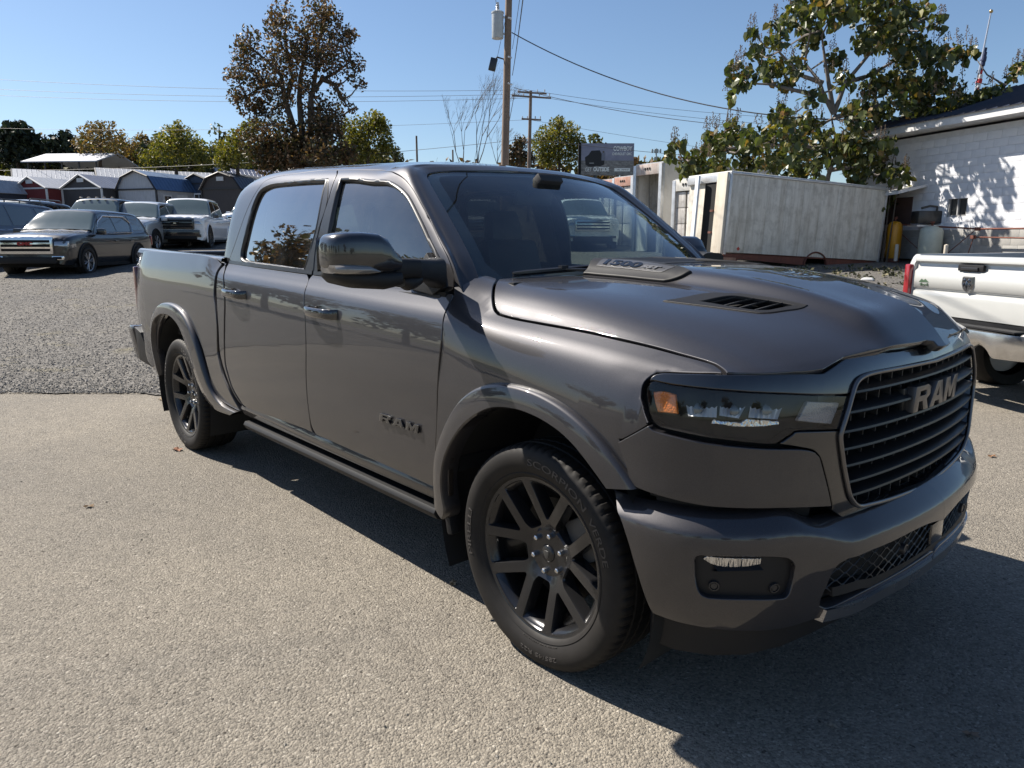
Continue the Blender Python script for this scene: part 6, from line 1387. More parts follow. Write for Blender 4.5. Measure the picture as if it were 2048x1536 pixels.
b = MB(); b.tube([(x, -.03, z) for x, z in arch], .022, 6); b.build('wheel_arch_trim', M_RUST, bx, auto=60)
b = MB(); b.box((2.8, .9, -.30), (5.0, .12, .2)); b.box((2.8, .35, -.30), (5.0, .12, .2)); b.build('chassis_rail', M_DARK, bx)
b = MB(); b.box((.42, -.018, .16), (.075, .01, .075), (0, rad(45), 0)); b.build('hazard_placard', simple('placard_red', (.45, .05, .03), .5), bx)
# the open end with roll door
b = MB(); b.box((-.03, Db/2, Hb-.12), (.10, Db, .2)); b.build('door_header', M_ALU, bx, bevel=.02)
b = MB(); b.box((-.05, .22, Hb/2), (.12, .40, Hb)); b.build('rear_post', streaky('cream_post', (.60, .55, .46), (.40, .30, .20), .5), bx, bevel=.01)
b = MB(); b.box((-.02, .72, Hb/2), (.05, .50, Hb-.1)); b.build('door_opening', M_DARK, bx)
b = MB(); b.box((-.22, 1.08, Hb/2-.02), (.05, .30, Hb-.04), (0, 0, rad(-20))); b.build('open_door', simple('door_bluewhite', (.55, .60, .66), .45), bx, bevel=.006)
for z in (.55, 1.1): b = MB(); b.box((-.12, .50, z), (.05, .12, .05)); b.build('latch', M_RUST, bx)
b = MB(); b.box((.1, .7, -.22), (.5, 1.5, .30)); b.build('tail_frame', streaky('pale_rust', (.42, .24, .16), (.20, .09, .06), .8), bx)
# semi trailers in a row, each with its rear frame towards the lot
def trailer(s, X, wd, hgt, dp, ang, zb, label, door='shut', wallm=None, backm=None, top=None):
    r = empty('trailer', W(s, X, zb), head(ang), label, 'trailer', 'old trailers in a row behind the grey pickup'); wallm = wallm or M_TRLW; hw = wd/2
    for y in (-hw, hw): 
        for k in range(max(2, int(dp/1.2))): n_ = max(2, int(dp/1.2)); b = MB(); b.box((dp*(k+.5)/n_, y, hgt/2), (dp/n_-.012, .05, hgt)); b.build('side_panel', wallm, r, bevel=.004)
    b = MB(); b.box((dp/2, 0, hgt+.02), (dp, wd+.06, .06)); b.build('roof', M_ALU, r)
    b = MB(); b.box((-.02, 0, hgt-.16), (.12, wd+.06, .34)); o = b.build('rear_header', top or M_TRLW, r, bevel=.01)
    for k in (-1, 0, 1): b = MB(); b.box((-.09, k*.11, hgt-.14), (.02, .05, .07)); b.build('marker_light', M_DARK, o)
    for y in (-hw, hw): b = MB(); b.box((-.02, y, hgt/2), (.14, .14, hgt)); b.build('rear_post', M_ALU, r, bevel=.01)
    if door == 'shut':
        for y in (-hw/2, hw/2):
            for k in range(4): b = MB(); b.box((.0, y, (hgt-.35)*(k+.5)/4), (.05, hw-.08, (hgt-.35)/4-.02)); b.build('door_panel', streaky('peeling_white', (.60, .58, .55), (.25, .22, .20), .8, .7, 7), r, bevel=.004)
    else:
        b = MB(); b.box((.55, 0, hgt/2-.1), (.04, wd-.2, hgt-.3)); b.build('inner_wall', backm or streaky('stained_plywood', (.38, .35, .30), (.16, .14, .11), .9, .9, 5), r)
        if door == 'half': b = MB(); b.box((-.05, hw*.35 if True else 0, hgt*.30), (.06, wd*.42, hgt*.5)); b.build('door_panel', M_TRLW, r)
    b = MB(); b.box((dp/2, 0, -.15), (dp-.2, wd-.3, .3)); b.build('underframe', M_RUST, r)
    return r
def row_trailer(s, X, wd, hgt, dp, zb, *a_, **k_):      # s, X: the corner nearest the lot
    an = rad(-58); yd = Vector((math.cos(an+math.pi/2), math.sin(an+math.pi/2)))   # (s, left) components of local +y
    return trailer(s+yd.x*wd/2, X-yd.y*wd/2, wd, hgt, dp, -58, zb, *a_, **k_)
rt = streaky('rust_top', (.45, .30, .24), (.36, .11, .06), .9)
row_trailer(24.6, 4.92, 1.25, 3.0, 5.5, 1.0, 'tall white trailer with an open rear doorway, the highest of the row', 'half', top=streaky('rust_header', (.50, .46, .42), (.30, .12, .07), .7))
row_trailer(22.4, 5.62, 1.0, 2.28, 3.0, 1.05, 'low white trailer with peeling closed doors right of the tall trailer', 'shut')
row_trailer(21.6, 6.03, 1.0, 2.34, 3.0, 1.05, 'trailer with bare stained plywood inside its open end, next to the box truck body', 'open')
row_trailer(28.5, 4.62, 1.1, 3.15, 3, .75, 'white trailer with a rusty top edge left of the tall trailer', 'shut', top=rt)
row_trailer(31.0, 4.42, 1.1, 3.2, 3, .8, 'small white trailer with a rusty top at the left end of the row', 'shut', top=rt)
# building of painted blocks
P0 = W(22.9, 10.80, 1.0); P1 = W(15.2, 13.15, 1.0)
bd = frame_obj('block_building', P0, P1, 'white painted block building with a dark metal roof behind the white pickup', 'building')
Lw = (P1-P0).length; yb = 1
perp = Vector((-(P1-P0).y, (P1-P0).x, 0)).normalized(); 
inw = 1 if perp.dot(Vector((RH[0], RH[1], 0))) > 0 else -1   # local y sign that points into the building
M_BLK1 = simple('painted_block', (.70, .71, .74), .7, 0, 0, .06, 8, bumps=.15, bscale=60); M_BLK2 = simple('grey_block', (.36, .35, .33), .8, 0, 0, .1, 8, bumps=.2, bscale=60)
Hw = 3.36; wx0, wx1, wz0, wz1 = 3.06, 3.66, 1.14, 1.64
b = MB()
for (x0, x1, z0, z1) in ((0, wx0, 0, Hw), (wx1, Lw, 0, Hw), (wx0, wx1, 0, wz0), (wx0, wx1, wz1, Hw)): b.box(((x0+x1)/2, inw*.12, (z0+z1)/2), (x1-x0, .20, z1-z0))
b.build('wall', simple('mortar', (.62, .63, .66), .8), bd)
bm1 = {}
def blk(w_, m_):
    k = (round(w_, 3), m_.name)
    if k not in bm1:
        q = MB(); q.box((0, 0, 0), (w_-.004, .012, .196)); o = q.build('block', m_, bd, bevel=.0025); bm1[k] = o; return o, True
    o = bm1[k].copy(); COL.objects.link(o); return o, False
cnt = 0; rest = MB()
for row in range(int(Hw/.2)):
    z = row*.2+.1; off = 0 if row % 2 else -.2
    x = off
    while x < Lw:
        a, c = max(0, x), min(Lw, x+.4)
        x += .4
        if c-a < .05: continue
        segs = [(a, c)]
        if wz0-.05 < z < wz1+.05: segs = [q for q in ((a, min(c, wx0)), (max(a, wx1), c)) if q[1]-q[0] > .04]
        for (a2, c2) in segs:
            m_ = M_BLK2 if z < .72 else M_BLK1
            if a2 > 1.6 and cnt < 290: o, _ = blk(c2-a2, m_); o.location = ((a2+c2)/2, 0, z); o.parent = bd; cnt += 1
            else: rest.box(((a2+c2)/2, 0, z), (c2-a2-.004, .012, .196), mi=0 if m_ is M_BLK1 else 1)
o = rest.build('block_rest', [M_BLK1, M_BLK2], bd); o['kind'] = 'stuff'
wi = empty('window'); wi.parent = bd
b = MB(); 
for (cx, cz, dx, dz) in (((wx0+wx1)/2, wz0+.02, wx1-wx0, .04), ((wx0+wx1)/2, wz1-.02, wx1-wx0, .04), (wx0+.02, (wz0+wz1)/2, .04, wz1-wz0), (wx1-.02, (wz0+wz1)/2, .04, wz1-wz0), ((wx0+wx1)/2, (wz0+wz1)/2, .04, wz1-wz0)): b.box((cx, inw*.05, cz), (dx, .06, dz))
b.build('frame', simple('window_alu', (.40, .40, .40), .5, .4), wi)
for q in (0, 1): b = MB(); b.box((wx0+(wx1-wx0)*(.25+.5*q), inw*.08, (wz0+wz1)/2), ((wx1-wx0)/2-.05, .01, wz1-wz0-.08)); b.build('pane', M_TINT, wi)
b = MB(); b.box((Lw/2, inw*4.2, Hw/2), (Lw-.1, 7.9, Hw-.05)); b.build('building_core', M_BLK1, bd)
b = MB(); b.box((Lw/2-.25, -inw*.22, Hw+.10), (Lw+.9, .70, .05)); b.build('soffit', simple('soffit_white', (.62, .62, .62), .6), bd)
b = MB(); b.box((Lw/2-.25, -inw*.58, Hw+.17), (Lw+.9, .05, .20)); b.build('fascia_board', simple('soffit_white', (0, 0, 0)), bd)
rp = 1.45
b = MB(); x0, x1 = -.75, Lw+.3
ya, yc = -inw*.66, inw*4.2
b.add([(x0, ya, Hw+.26), (x1, ya, Hw+.26), (x1, yc, Hw+.26+rp), (x0, yc, Hw+.26+rp), (x1, inw*8.6, Hw+.3), (x0, inw*8.6, Hw+.3)], [(0, 1, 2, 3), (3, 2, 4, 5), (0, 3, 5), (1, 4, 2)]); ro = b.build('roof', metal('charcoal_roof', (.045, .045, .055)), bd, fix=False)
b = MB()
for x in np.arange(x0+.1, x1, .30): b.add([(x-.02, ya, Hw+.262), (x+.02, ya, Hw+.262), (x+.02, yc, Hw+.262+rp), (x-.02, yc, Hw+.262+rp), (x, ya, Hw+.295), (x, yc, Hw+.295+rp)], [(0, 4, 5, 3), (1, 2, 5, 4), (0, 1, 4)])
q = b.build('roof_rib', MATS['charcoal_roof'], ro, fix=False); q['kind'] = 'stuff'
# lean-to over the tanks
lt = empty('lean_to_roof', (0, 0, 0), 0, 'small lean-to roof of white boards over the machinery beside the wall', 'lean-to'); lt.parent = None
lt.location = bd.location; lt.rotation_euler = bd.rotation_euler
b = MB(); b.add([(.1, 0, 1.86), (2.35, 0, 1.98), (2.35, -inw*1.0, 1.76), (.1, -inw*1.0, 1.66), (.1, 0, 1.93), (2.35, 0, 2.05), (2.35, -inw*1.0, 1.84), (.1, -inw*1.0, 1.74)], [(0, 1, 2, 3), (4, 7, 6, 5), (0, 4, 5, 1), (1, 5, 6, 2), (2, 6, 7, 3), (3, 7, 4, 0)]); b.build('roof_board', simple('soffit_white', (0, 0, 0)), lt)
b = MB(); b.box((.15, -inw*.5, 1.0), (.06, .95, 1.5)); b.build('side_board', simple('board_brown', (.10, .06, .05), .8), lt)
b = MB(); b.box((1.0, -inw*.02, 1.35), (1.8, .03, .75)); b.build('back_board', MATS['board_brown'], lt)
mc = empty('air_compressor', W(20.3, 11.35, None), ANG, 'black machine on a shelf under the lean-to roof', 'compressor')
b = MB(); b.box((0, 0, 1.05), (.5, .75, .04)); b.build('shelf', M_ALU, mc)
b = MB(); b.box((0, 0, 1.28), (.40, .66, .34)); b.build('housing', M_SATIN, mc, bevel=.03)
b = MB(); b.tube([(-.1, -.2, 1.45), (-.1, -.2, 1.56), (-.1, 0, 1.58), (-.1, .22, 1.52)], .03, 8); b.build('pipe', M_SATIN, mc, auto=50)
b = MB(); b.tube([(-.2, -.33, 1.35), (-.28, -.42, 1.5), (-.28, -.52, 1.35), (-.25, -.50, .6), (-.2, -.50, .1)], .022, 8); b.build('hose', M_RUB, mc, auto=50)
for (s_, X_, r_, h_, c_, nm, lb) in ((20.9, 10.82, .20, 1.12, (.62, .27, .01), 'gas_cylinder_tank', 'tall yellow tank beside the box truck body'), (19.9, 11.30, .29, 1.05, (.48, .50, .42), 'water_tank', 'cream round topped tank right of the yellow tank')):
    t_ = empty(nm, W(s_, X_, None, .0), 0, lb, 'tank')
    lathe_obj('tank_shell', [(.001, .12), (r_*.9, .12), (r_, .18), (r_, h_-.16), (r_*.92, h_-.07), (r_*.65, h_), (r_*.2, h_+.03), (.001, h_+.03)], simple('tank_'+nm, c_, .45, 0, .2), t_, 28, 2)
    lathe_obj('tank_foot', [(r_*.95, 0), (r_*.95, .12), (r_*.8, .12)], M_RUST, t_, 20, 2)
    lathe_obj('valve', [(.03, h_+.02), (.03, h_+.09), (.06, h_+.10), (.06, h_+.14), (.001, h_+.15)], M_RUST, t_, 12, 2)
pp = empty('iron_pipe', bd.location, 0, 'long rusty pipe fixed level along the white block wall', 'pipe'); pp.rotation_euler = bd.rotation_euler
b = MB(); b.tube([(1.5, -inw*.35, .98), (4.4, -inw*.35, .80), (Lw, -inw*.35, .78)], .022, 8); b.build('pipe_run', M_RUST, pp, auto=50)
b = MB(); b.tube([(4.2, -inw*.35, .60), (Lw, -inw*.35, .52)], .018, 8); b.build('lower_pipe', M_RUST, pp, auto=50)
for x, z in ((4.35, .80), (4.25, .60)): b = MB(); b.box((x, -inw*.35, z), (.10, .10, .09)); b.build('coupling', M_RUST, pp, bevel=.01)
for a, c in (((4.3, .80), (3.3, .0)), ((1.7, .85), (3.0, .0)), ((4.25, .6), (4.1, .0))): b = MB(); b.tube([(a[0], -inw*.33, a[1]), (c[0], -inw*.33, c[1])], .012, 6); b.build('brace', M_RUST, pp, auto=50)
for k, (xx) in enumerate((2.3, 3.9)):
    pb = MB(); V, Fc = lathe([(.001, 0), (.05, 0), (.05, .45), (.001, .47)], 14, 2); pb.add(V, Fc); o = pb.build('post', simple('post_cream', (.55, .50, .42), .6), None, auto=40); p = Vector((xx, -inw*.8, 0)); p.rotate(Euler((0, 0, bd.rotation_euler.z))); o.location = bd.location+p+Vector((0, 0, -.05)); tag(o, 'short cream post in front of the block wall, %s' % ('nearer the tanks' if k == 0 else 'farther right'), 'post', 'short posts by the wall')
# flatbed trailer edge and junk behind the bonnet
fb = empty('flatbed', W(11.0, 5.6, None, 0), ANG-rad(90), 'low flatbed with a tan edge and dark blue side left of the white pickup', 'trailer')
b = MB(); b.box((.0, 0, .38), (3.4, 1.3, .06)); b.build('deck', simple('deck_tan', (.30, .26, .21), .8), fb)
b = MB(); b.box((0, 0, .22), (3.36, 1.26, .26)); b.build('side_rail', simple('navy_steel', (.012, .018, .035), .5), fb)
for x in (-1, 1):
    for y in (-.62, .62): b = MB(); V, Fc = lathe([(.001, -.09), (.2, -.09), (.24, -.05), (.24, .05), (.2, .09), (.001, .09)], 22, 1); b.add([(p[0]+x*.5, p[1]+y, p[2]+.16) for p in V], Fc); b.build('wheel', M_RUB, fb, auto=40)
yp = MB(); yp.box((0, 0, 0), (1.6, .05, .05)); o = yp.build('yellow_bar', simple('bar_yellow', (.45, .38, .08), .5), None); o.location = W(14.5, 6.2, None, .12); o.rotation_euler = (0, rad(-3), ANG-rad(86)); tag(o, 'thin yellow bar lying among the weeds below the box truck body', 'bar')
for k, (s_, X_, sx, sy, sz, c_, lb) in enumerate(((13.6, 5.9, 1.2, .4, .10, (.30, .28, .24), 'pale plank pile lying behind the flatbed'), (15.8, 7.7, .28, .2, .06, (.5, .5, .5), 'white scrap sheet in the weeds behind the flatbed'), (19.6, 4.95, .5, .4, .35, (.12, .12, .11), 'crumpled grey tarp heap at the open end of the box truck body'))):
    q = MB(); q.box((0, 0, sz/2), (sx, sy, sz), taper=.7); o = q.build(('plank_pile', 'scrap_sheet', 'tarp_heap')[k], simple('junk%d' % k, c_, .8), None, bevel=.03); o.location = W(s_, X_, None, .02); o.rotation_euler = (0, 0, ANG+k); tag(o, lb, 'scrap')
# ---- poles, wires, signs -----------------------------------------------------------------------------
M_POLE = streaky('pole_wood', (.23, .17, .13), (.12, .09, .075), .8, .9)
def lean_pole(name, s, X, z0, s1, X1, z1, r0, r1, label, cat='utility pole'):
    a = W(s, X, z0); c = W(s1, X1, z1); o = empty(name, a, 0, label, cat); b = MB(); b.tube([Vector((0, 0, 0)), (c-a)*.5, c-a], [r0, (r0+r1)/2, r1], 14); b.build('shaft', M_POLE, o, auto=50); return o, c-a
up, top = lean_pole('utility_pole', 28, -.36, 1.0, 28, -.10, 11.2, .16, .115, 'wooden utility pole with a grey transformer, rising behind the roof of the grey pickup')
def on(o, s, X, z): return W(s, X, z)-o.location
tr_ = lathe_obj('transformer', [(.001, 0), (.20, 0), (.21, .03), (.21, .82), (.225, .83), (.225, .88), (.12, .93), (.001, .94)], simple('transformer_grey', (.42, .44, .45), .45, .2), up, 24, 2); tr_.location = on(up, 27.9, -.53, 8.62)
b = MB(); 
for k in range(4): V, Fc = lathe([(.001, 0), (.07, 0), (.05, .04), (.001, .04)], 12, 2); b.add([(p[0], p[1], p[2]+.94+.05*k) for p in V], Fc)
b.tube([(0, 0, 1.1), (0, 0, 1.2)], .05, 8); b.build('bushing', simple('porcelain', (.5, .52, .55), .3), tr_, auto=40)
b = MB(); P = on(up, 27.95, -.53, 8.8); Q = on(up, 28, -.17, 8.8); b.box((P+Q)/2, (.05, .30, .06), (0, 0, ANG)); b.box((P+Q)/2+Vector((0, 0, .55)), (.05, .30, .06), (0, 0, ANG)); b.build('bracket', M_ALU, up)
b = MB(); b.tube([on(up, 28, -.22, 7.55), on(up, 28, -.30, 7.95), on(up, 28, -.55, 8.02), on(up, 28, -.62, 7.95)], .03, 8); fl_ = b.build('lamp_arm', M_SATIN, up, auto=50)
b = MB(); b.box((0, 0, 0), (.12, .26, .45), (rad(14), 0, ANG)); fx = b.build('flood_light', M_SATIN, up, bevel=.03); fx.location = on(up, 27.9, -.70, 7.75)
for z in (9.3, 8.0, 7.1): b = MB(); b.tube([on(up, 27.83, -.16, z), on(up, 27.8, -.02, z-.05)], .03, 6); b.build('insulator', simple('porcelain', (0, 0, 0)), up, auto=40)
p2, t2 = lean_pole('utility_pole', 50, 1.05, 2.6, 50, 1.20, 11.1, .13, .10, 'thinner utility pole with two cross arms right of the transformer pole')
for z, w_ in ((10.95, 1.9), (10.7, 2.6), (9.3, 1.3)):
    b = MB(); b.box(on(p2, 49.9, 1.3 if z > 10.8 else 1.25, z), (.09, w_, .10), (rad(2), 0, ANG+rad(8))); ca = b.build('cross_arm', M_POLE, p2)
    for t in (-.45, -.2, .2, .45): d = Vector((RH[0], RH[1], 0))*w_*t; b = MB(); q = on(p2, 49.9, 1.25, z)+d; b.tube([q+Vector((0, 0, .05)), q+Vector((0, 0, .2))], .04, 6); b.build('insulator', simple('porcelain', (0, 0, 0)), ca, auto=40)
lean_pole('utility_pole', 90, -11.35, 5.5, 90, -11.4, 13.7, .14, .11, 'small distant utility pole above the roof, left of the bare trees')
lean_pole('utility_pole', 95, -7.45, 5.5, 95, -7.5, 12.7, .13, .10, 'farthest tiny utility pole just left of the bare trees')
def wire(pts, sag, label, r=.009, n=24):
    P, Q = pts; V = [P.lerp(Q, t)-Vector((0, 0, sag*4*t*(1-t))) for t in np.linspace(0, 1, n)]; c = P
    b = MB(); b.tube([v_-c for v_ in V], r, 4, cap=False); o = b.build('power_line', simple('wire_grey', (.06, .06, .065), .6), None, fix=False); o.location = c; tag(o, label, 'wire', 'overhead wires')
wire((W(28, -.02, 8.85), W(22.4, 10.3, 5.0)), .75, 'thick wire dropping from the transformer pole to the tree at the right', .018)
wire((W(28, .05, 6.98), W(26, 7.2, 5.4)), .15, 'lower thin wire from the transformer pole towards the tree', .010)
wire((W(28, .0, 7.4), W(4.4, .37, 5.4)), .25, 'heavy wire from the transformer pole up over the pickup to the top edge', .011)
wire((W(28, .0, 8.3), W(12, .57, 8.6)), .2, 'thin wire from the transformer pole to the top edge', .008)
wire((W(28, -.55, 9.6), W(20, -1.0, 12)), .1, 'short wire running up left from the transformer', .008)
wire((W(28, -.2, 9.5), W(50, -3.5, 3)), .2, 'thin guy wire dropping left behind the transformer pole', .008)
wire((W(28, .1, 6.9), W(46, -1.6, 3)), .5, 'guy wire dropping right behind the transformer pole', .012)
for z0, z1, lb in ((12.7, 11.15, 'highest thin wire across the sky at the left'), (11.95, 10.9, 'second thin wire across the sky at the left'), (11.5, 10.65, 'third thin wire across the sky at the left')): wire((W(55, -45, z0+.6), W(50, 1.1, z1)), .5, lb, .011)
for z0, z1, lb in ((11.1, 9.6, 'highest thin wire from the crossarm pole to the right'), (10.8, 9.1, 'second thin wire from the crossarm pole to the right')): wire((W(50, 1.3, z0), W(52, 22, z1)), .3, lb, .011)
wire((W(58, -50, 6.9), W(50, 1.1, 8.1)), .8, 'low dark wire across the treeline at the left', .014); wire((W(50, 1.1, 8.1), W(50, 25, 6.4)), .3, 'low dark wire passing behind the billboard to the right', .014)
wire((W(50, 1.1, 9.3), W(52, 25, 6.4)), .2, 'middle thin wire from the lower cross arm to the right', .009); wire((W(60, -48, 10.4), W(50, 1.1, 9.3)), .5, 'middle thin wire from the lower cross arm to the left', .009)
# billboard
bb_ = empty('billboard', W(65, 8.19, 4.425), ANG, 'billboard advertising a truck dealer beyond the grey pickup', 'billboard')
bb_.scale = (.65, .65, .65); yw, z0, z1 = 3.55, 4.05, 8.15
b = MB(); b.box((.15, 0, (z0+z1)/2), (.25, 2*yw, z1-z0), (0, 0, 0)); b.build('panel', simple('board_slate', (.22, .22, .28), .6), bb_)
b = MB(); b.box((.1, yw+.10, (z0+z1)/2), (.5, .35, z1-z0+.1)); b.build('edge_frame', M_DARK, bb_)
b = MB(); 
for y in (-1.5, 1.5): b.tube([(.2, y, -1), (.2, y, z0)], .2, 10)
b.build('post', M_SATIN, bb_, auto=50)
def bq(y0, y1, a, c, m_, nm='print', lay=1): q = MB(); q.quad((-.0-.012*lay, -y0, a), (-.0-.012*lay, -y1, a), (-.0-.012*lay, -y1, c), (-.0-.012*lay, -y0, c)); return q.build(nm, m_, bb_, fix=False)
n = NB('print_ground'); v = n.coord('Object', (1, 1, 3)); pg = n.pbr(n.ramp(n.noise(v, 1.3, 8, .75), [(.35, (.10, .095, .10)), (.6, (.30, .285, .28)), (.75, (.45, .44, .43))]), .7)
bq(-3.5, 3.5, z0+.05, z0+1.9, pg); n = NB('print_sky'); v = n.coord(); ps = n.pbr(n.ramp(n.noise(v, .5, 5), [(.3, (.18, .18, .26)), (.7, (.32, .32, .42))]), .7); bq(-3.5, 3.5, z0+1.9, z1-.05, ps)
dk = simple('print_dark', (.022, .022, .026), .7); q = MB()
q.add([(-.026, -y, z) for y, z in ((-2.85, z0+1.35), (-2.95, z0+2.3), (-2.5, z0+2.6), (-2.1, z0+3.15), (-1.0, z0+3.2), (-.6, z0+2.5), (-.35, z0+2.2), (-.35, z0+1.4), (-.9, z0+1.15), (-1.5, z0+1.2), (-1.8, z0+1.1), (-2.4, z0+1.1))], [tuple(range(12))]); q.build('print_truck', dk, bb_, fix=False)
bq(-2.35, -1.75, z0+1.5, z0+1.62, simple('print_plate', (.3, .3, .3), .7), lay=3); bq(-.75, -.25, z0+1.9, z0+2.9, simple('print_person', (.18, .19, .25), .7), lay=3); bq(-.62, -.38, z0+2.9, z0+3.1, simple('print_hat', (.10, .08, .07), .7), lay=3)
wm = simple('print_white', (.85, .85, .85), .6)
def btxt(t, yc, zc, wd, hh, bold=.0): letter_obj(t, 1, 1, lambda a, b_, d: (-.04-d, -(yc+a*wd), zc+b_*hh), wm, bb_, .01, 'lettering', bold=bold)
btxt('COWBOY', 2.05, z0+3.42, 2.5, .62, .03); btxt('CHEVROLET GMC', 1.95, z0+2.75, 2.6, .34, .02); btxt('GET', -2.45, z0+.75, .85, .50); btxt('OUTSIDE', -.75, z0+.78, 2.1, .58, .04)
bq(1.0, 3.1, z0+.52, z0+.92, wm, lay=2); letter_obj('GMC    CHEVROLET', 1, 1, lambda a, b_, d: (-.05-d, -(2.15+a*1.6), z0+.72+b_*.14), dk, bb_, .01, 'lettering')
# cell tower and flagpole
ct = empty('cell_tower', W(300, 57.3, None), ANG, 'distant pale cell tower above the far trees', 'tower')
b = MB(); b.tube([(0, 0, 0), (0, 0, 27.5)], [.6, .3], 8); b.build('mast', simple('tower_grey', (.35, .38, .40), .6), ct, auto=50)
for z in (26.5, 23.5):
    for y in (-1.6, -.5, .5, 1.6): b = MB(); b.box((0, y, z), (.5, .6, 1.5)); b.build('antenna', MATS['tower_grey'], ct)
    b = MB(); b.box((0, 0, z), (.3, 4, .3)); b.build('platform', MATS['tower_grey'], ct)
fp = empty('flagpole', W(30, 17.7, 2), 0, 'tapered flagpole with a furled striped flag above the building roof', 'flagpole')
a = W(30, 17.7, 2)*0; c = W(30, 18.38, 10.15)-fp.location
b = MB(); b.tube([a, c*.5, c], [.09, .06, .025], 12); b.build('pole', simple('pole_silver', (.5, .5, .52), .3, .6), fp, auto=50)
b = MB(); V, Fc = lathe([(.001, -.07), (.05, -.05), (.07, 0), (.05, .05), (.001, .07)], 12, 2); b.add([Vector(p)+c for p in V], Fc); b.build('finial', simple('brass', (.5, .35, .15), .3, .9), fp, auto=60)
rr_ = random.Random(5)
flag = []
for k in range(14):
    t0, t1 = .56+k*.02, .56+(k+1)*.02; w_ = .16+.05*math.sin(k*1.3); side = Vector((-RH[0], -RH[1], 0))
    cm = ((.45, .03, .03), (.65, .63, .62))[k % 2] if k < 9 else (.03, .04, .09)
    b = MB(); b.tube([c*t0+side*-.06, c*t1+side*-.07], [w_*.55, w_*.5], 7); b.build('flag_fold', simple('flag_%d' % (k % 2 if k < 9 else 2), cm, .8), fp, auto=60)
# ---- trees -----------------------------------------------------------------------------------------------
rt_ = np.random.RandomState(11)
def leaf_cloud(clumps, dens, size, shape='quad', droop=0, spread=1.0, squash=1.0):
    """clumps: (centre xyz, radius); returns verts, faces of small bent leaves"""
    P = []; 
    for c, r_ in clumps:
        n_ = max(6, int(dens*r_**2)); d = rt_.normal(size=(n_, 3)); d /= np.linalg.norm(d, axis=1)[:, None]; q = d*(rt_.rand(n_, 1)**.45)*r_*spread; q[:, 2] *= squash; P.append(np.array(c)+q)
    P = np.concatenate(P); N = len(P); sz = size*rt_.uniform(.6, 1.3, (N, 1))
    a = rt_.normal(size=(N, 3)); 
    if droop: a = a*(1-droop)+np.array([0, 0, -1.])*droop*2
    a /= np.linalg.norm(a, axis=1)[:, None]; h = rt_.normal(size=(N, 3)); b_ = np.cross(a, h); b_ /= np.linalg.norm(b_, axis=1)[:, None]; c_ = np.cross(a, b_)
    if shape == 'quad':
        V = np.stack([P-b_*sz*.5, P-a*sz*.1+c_*sz*.1, P+b_*sz*.5, P+a*sz*1.0], 1); V[:, 1] = P-a*sz*.8
        F0 = np.array([[0, 1, 2, 3]]); V[:, 3] += c_*sz*.25
    else:   # broad heart shaped leaf folded on its midrib
        V = np.stack([P, P+a*sz*.15-b_*sz*.5+c_*sz*.12, P+a*sz*.6-b_*sz*.48+c_*sz*.10, P+a*sz*1.15, P+a*sz*.6+b_*sz*.48+c_*sz*.10, P+a*sz*.15+b_*sz*.5+c_*sz*.12, P+a*sz*.5], 1)
        F0 = np.array([[0, 6, 2, 1], [6, 3, 2, 2], [0, 5, 4, 6], [6, 4, 3, 3]])
    m = V.shape[1]
    if shape == 'quad': Fc = (F0[None]+m*np.arange(N)[:, None, None]).reshape(-1, 4).tolist()
    else:
        F1 = [[0, 6, 1], [6, 2, 1], [6, 3, 2], [0, 5, 6], [5, 4, 6], [6, 4, 3]]; Fc = (np.array(F1)[None]+m*np.arange(N)[:, None, None]).reshape(-1, 3).tolist()
    return V.reshape(-1, 3), Fc, P, a
def fol(name, V, Fc, mat, parent): me = bpy.data.meshes.new(name); me.from_pydata(V.tolist(), [], Fc); me.update(); return obj(name, me, mat, parent)
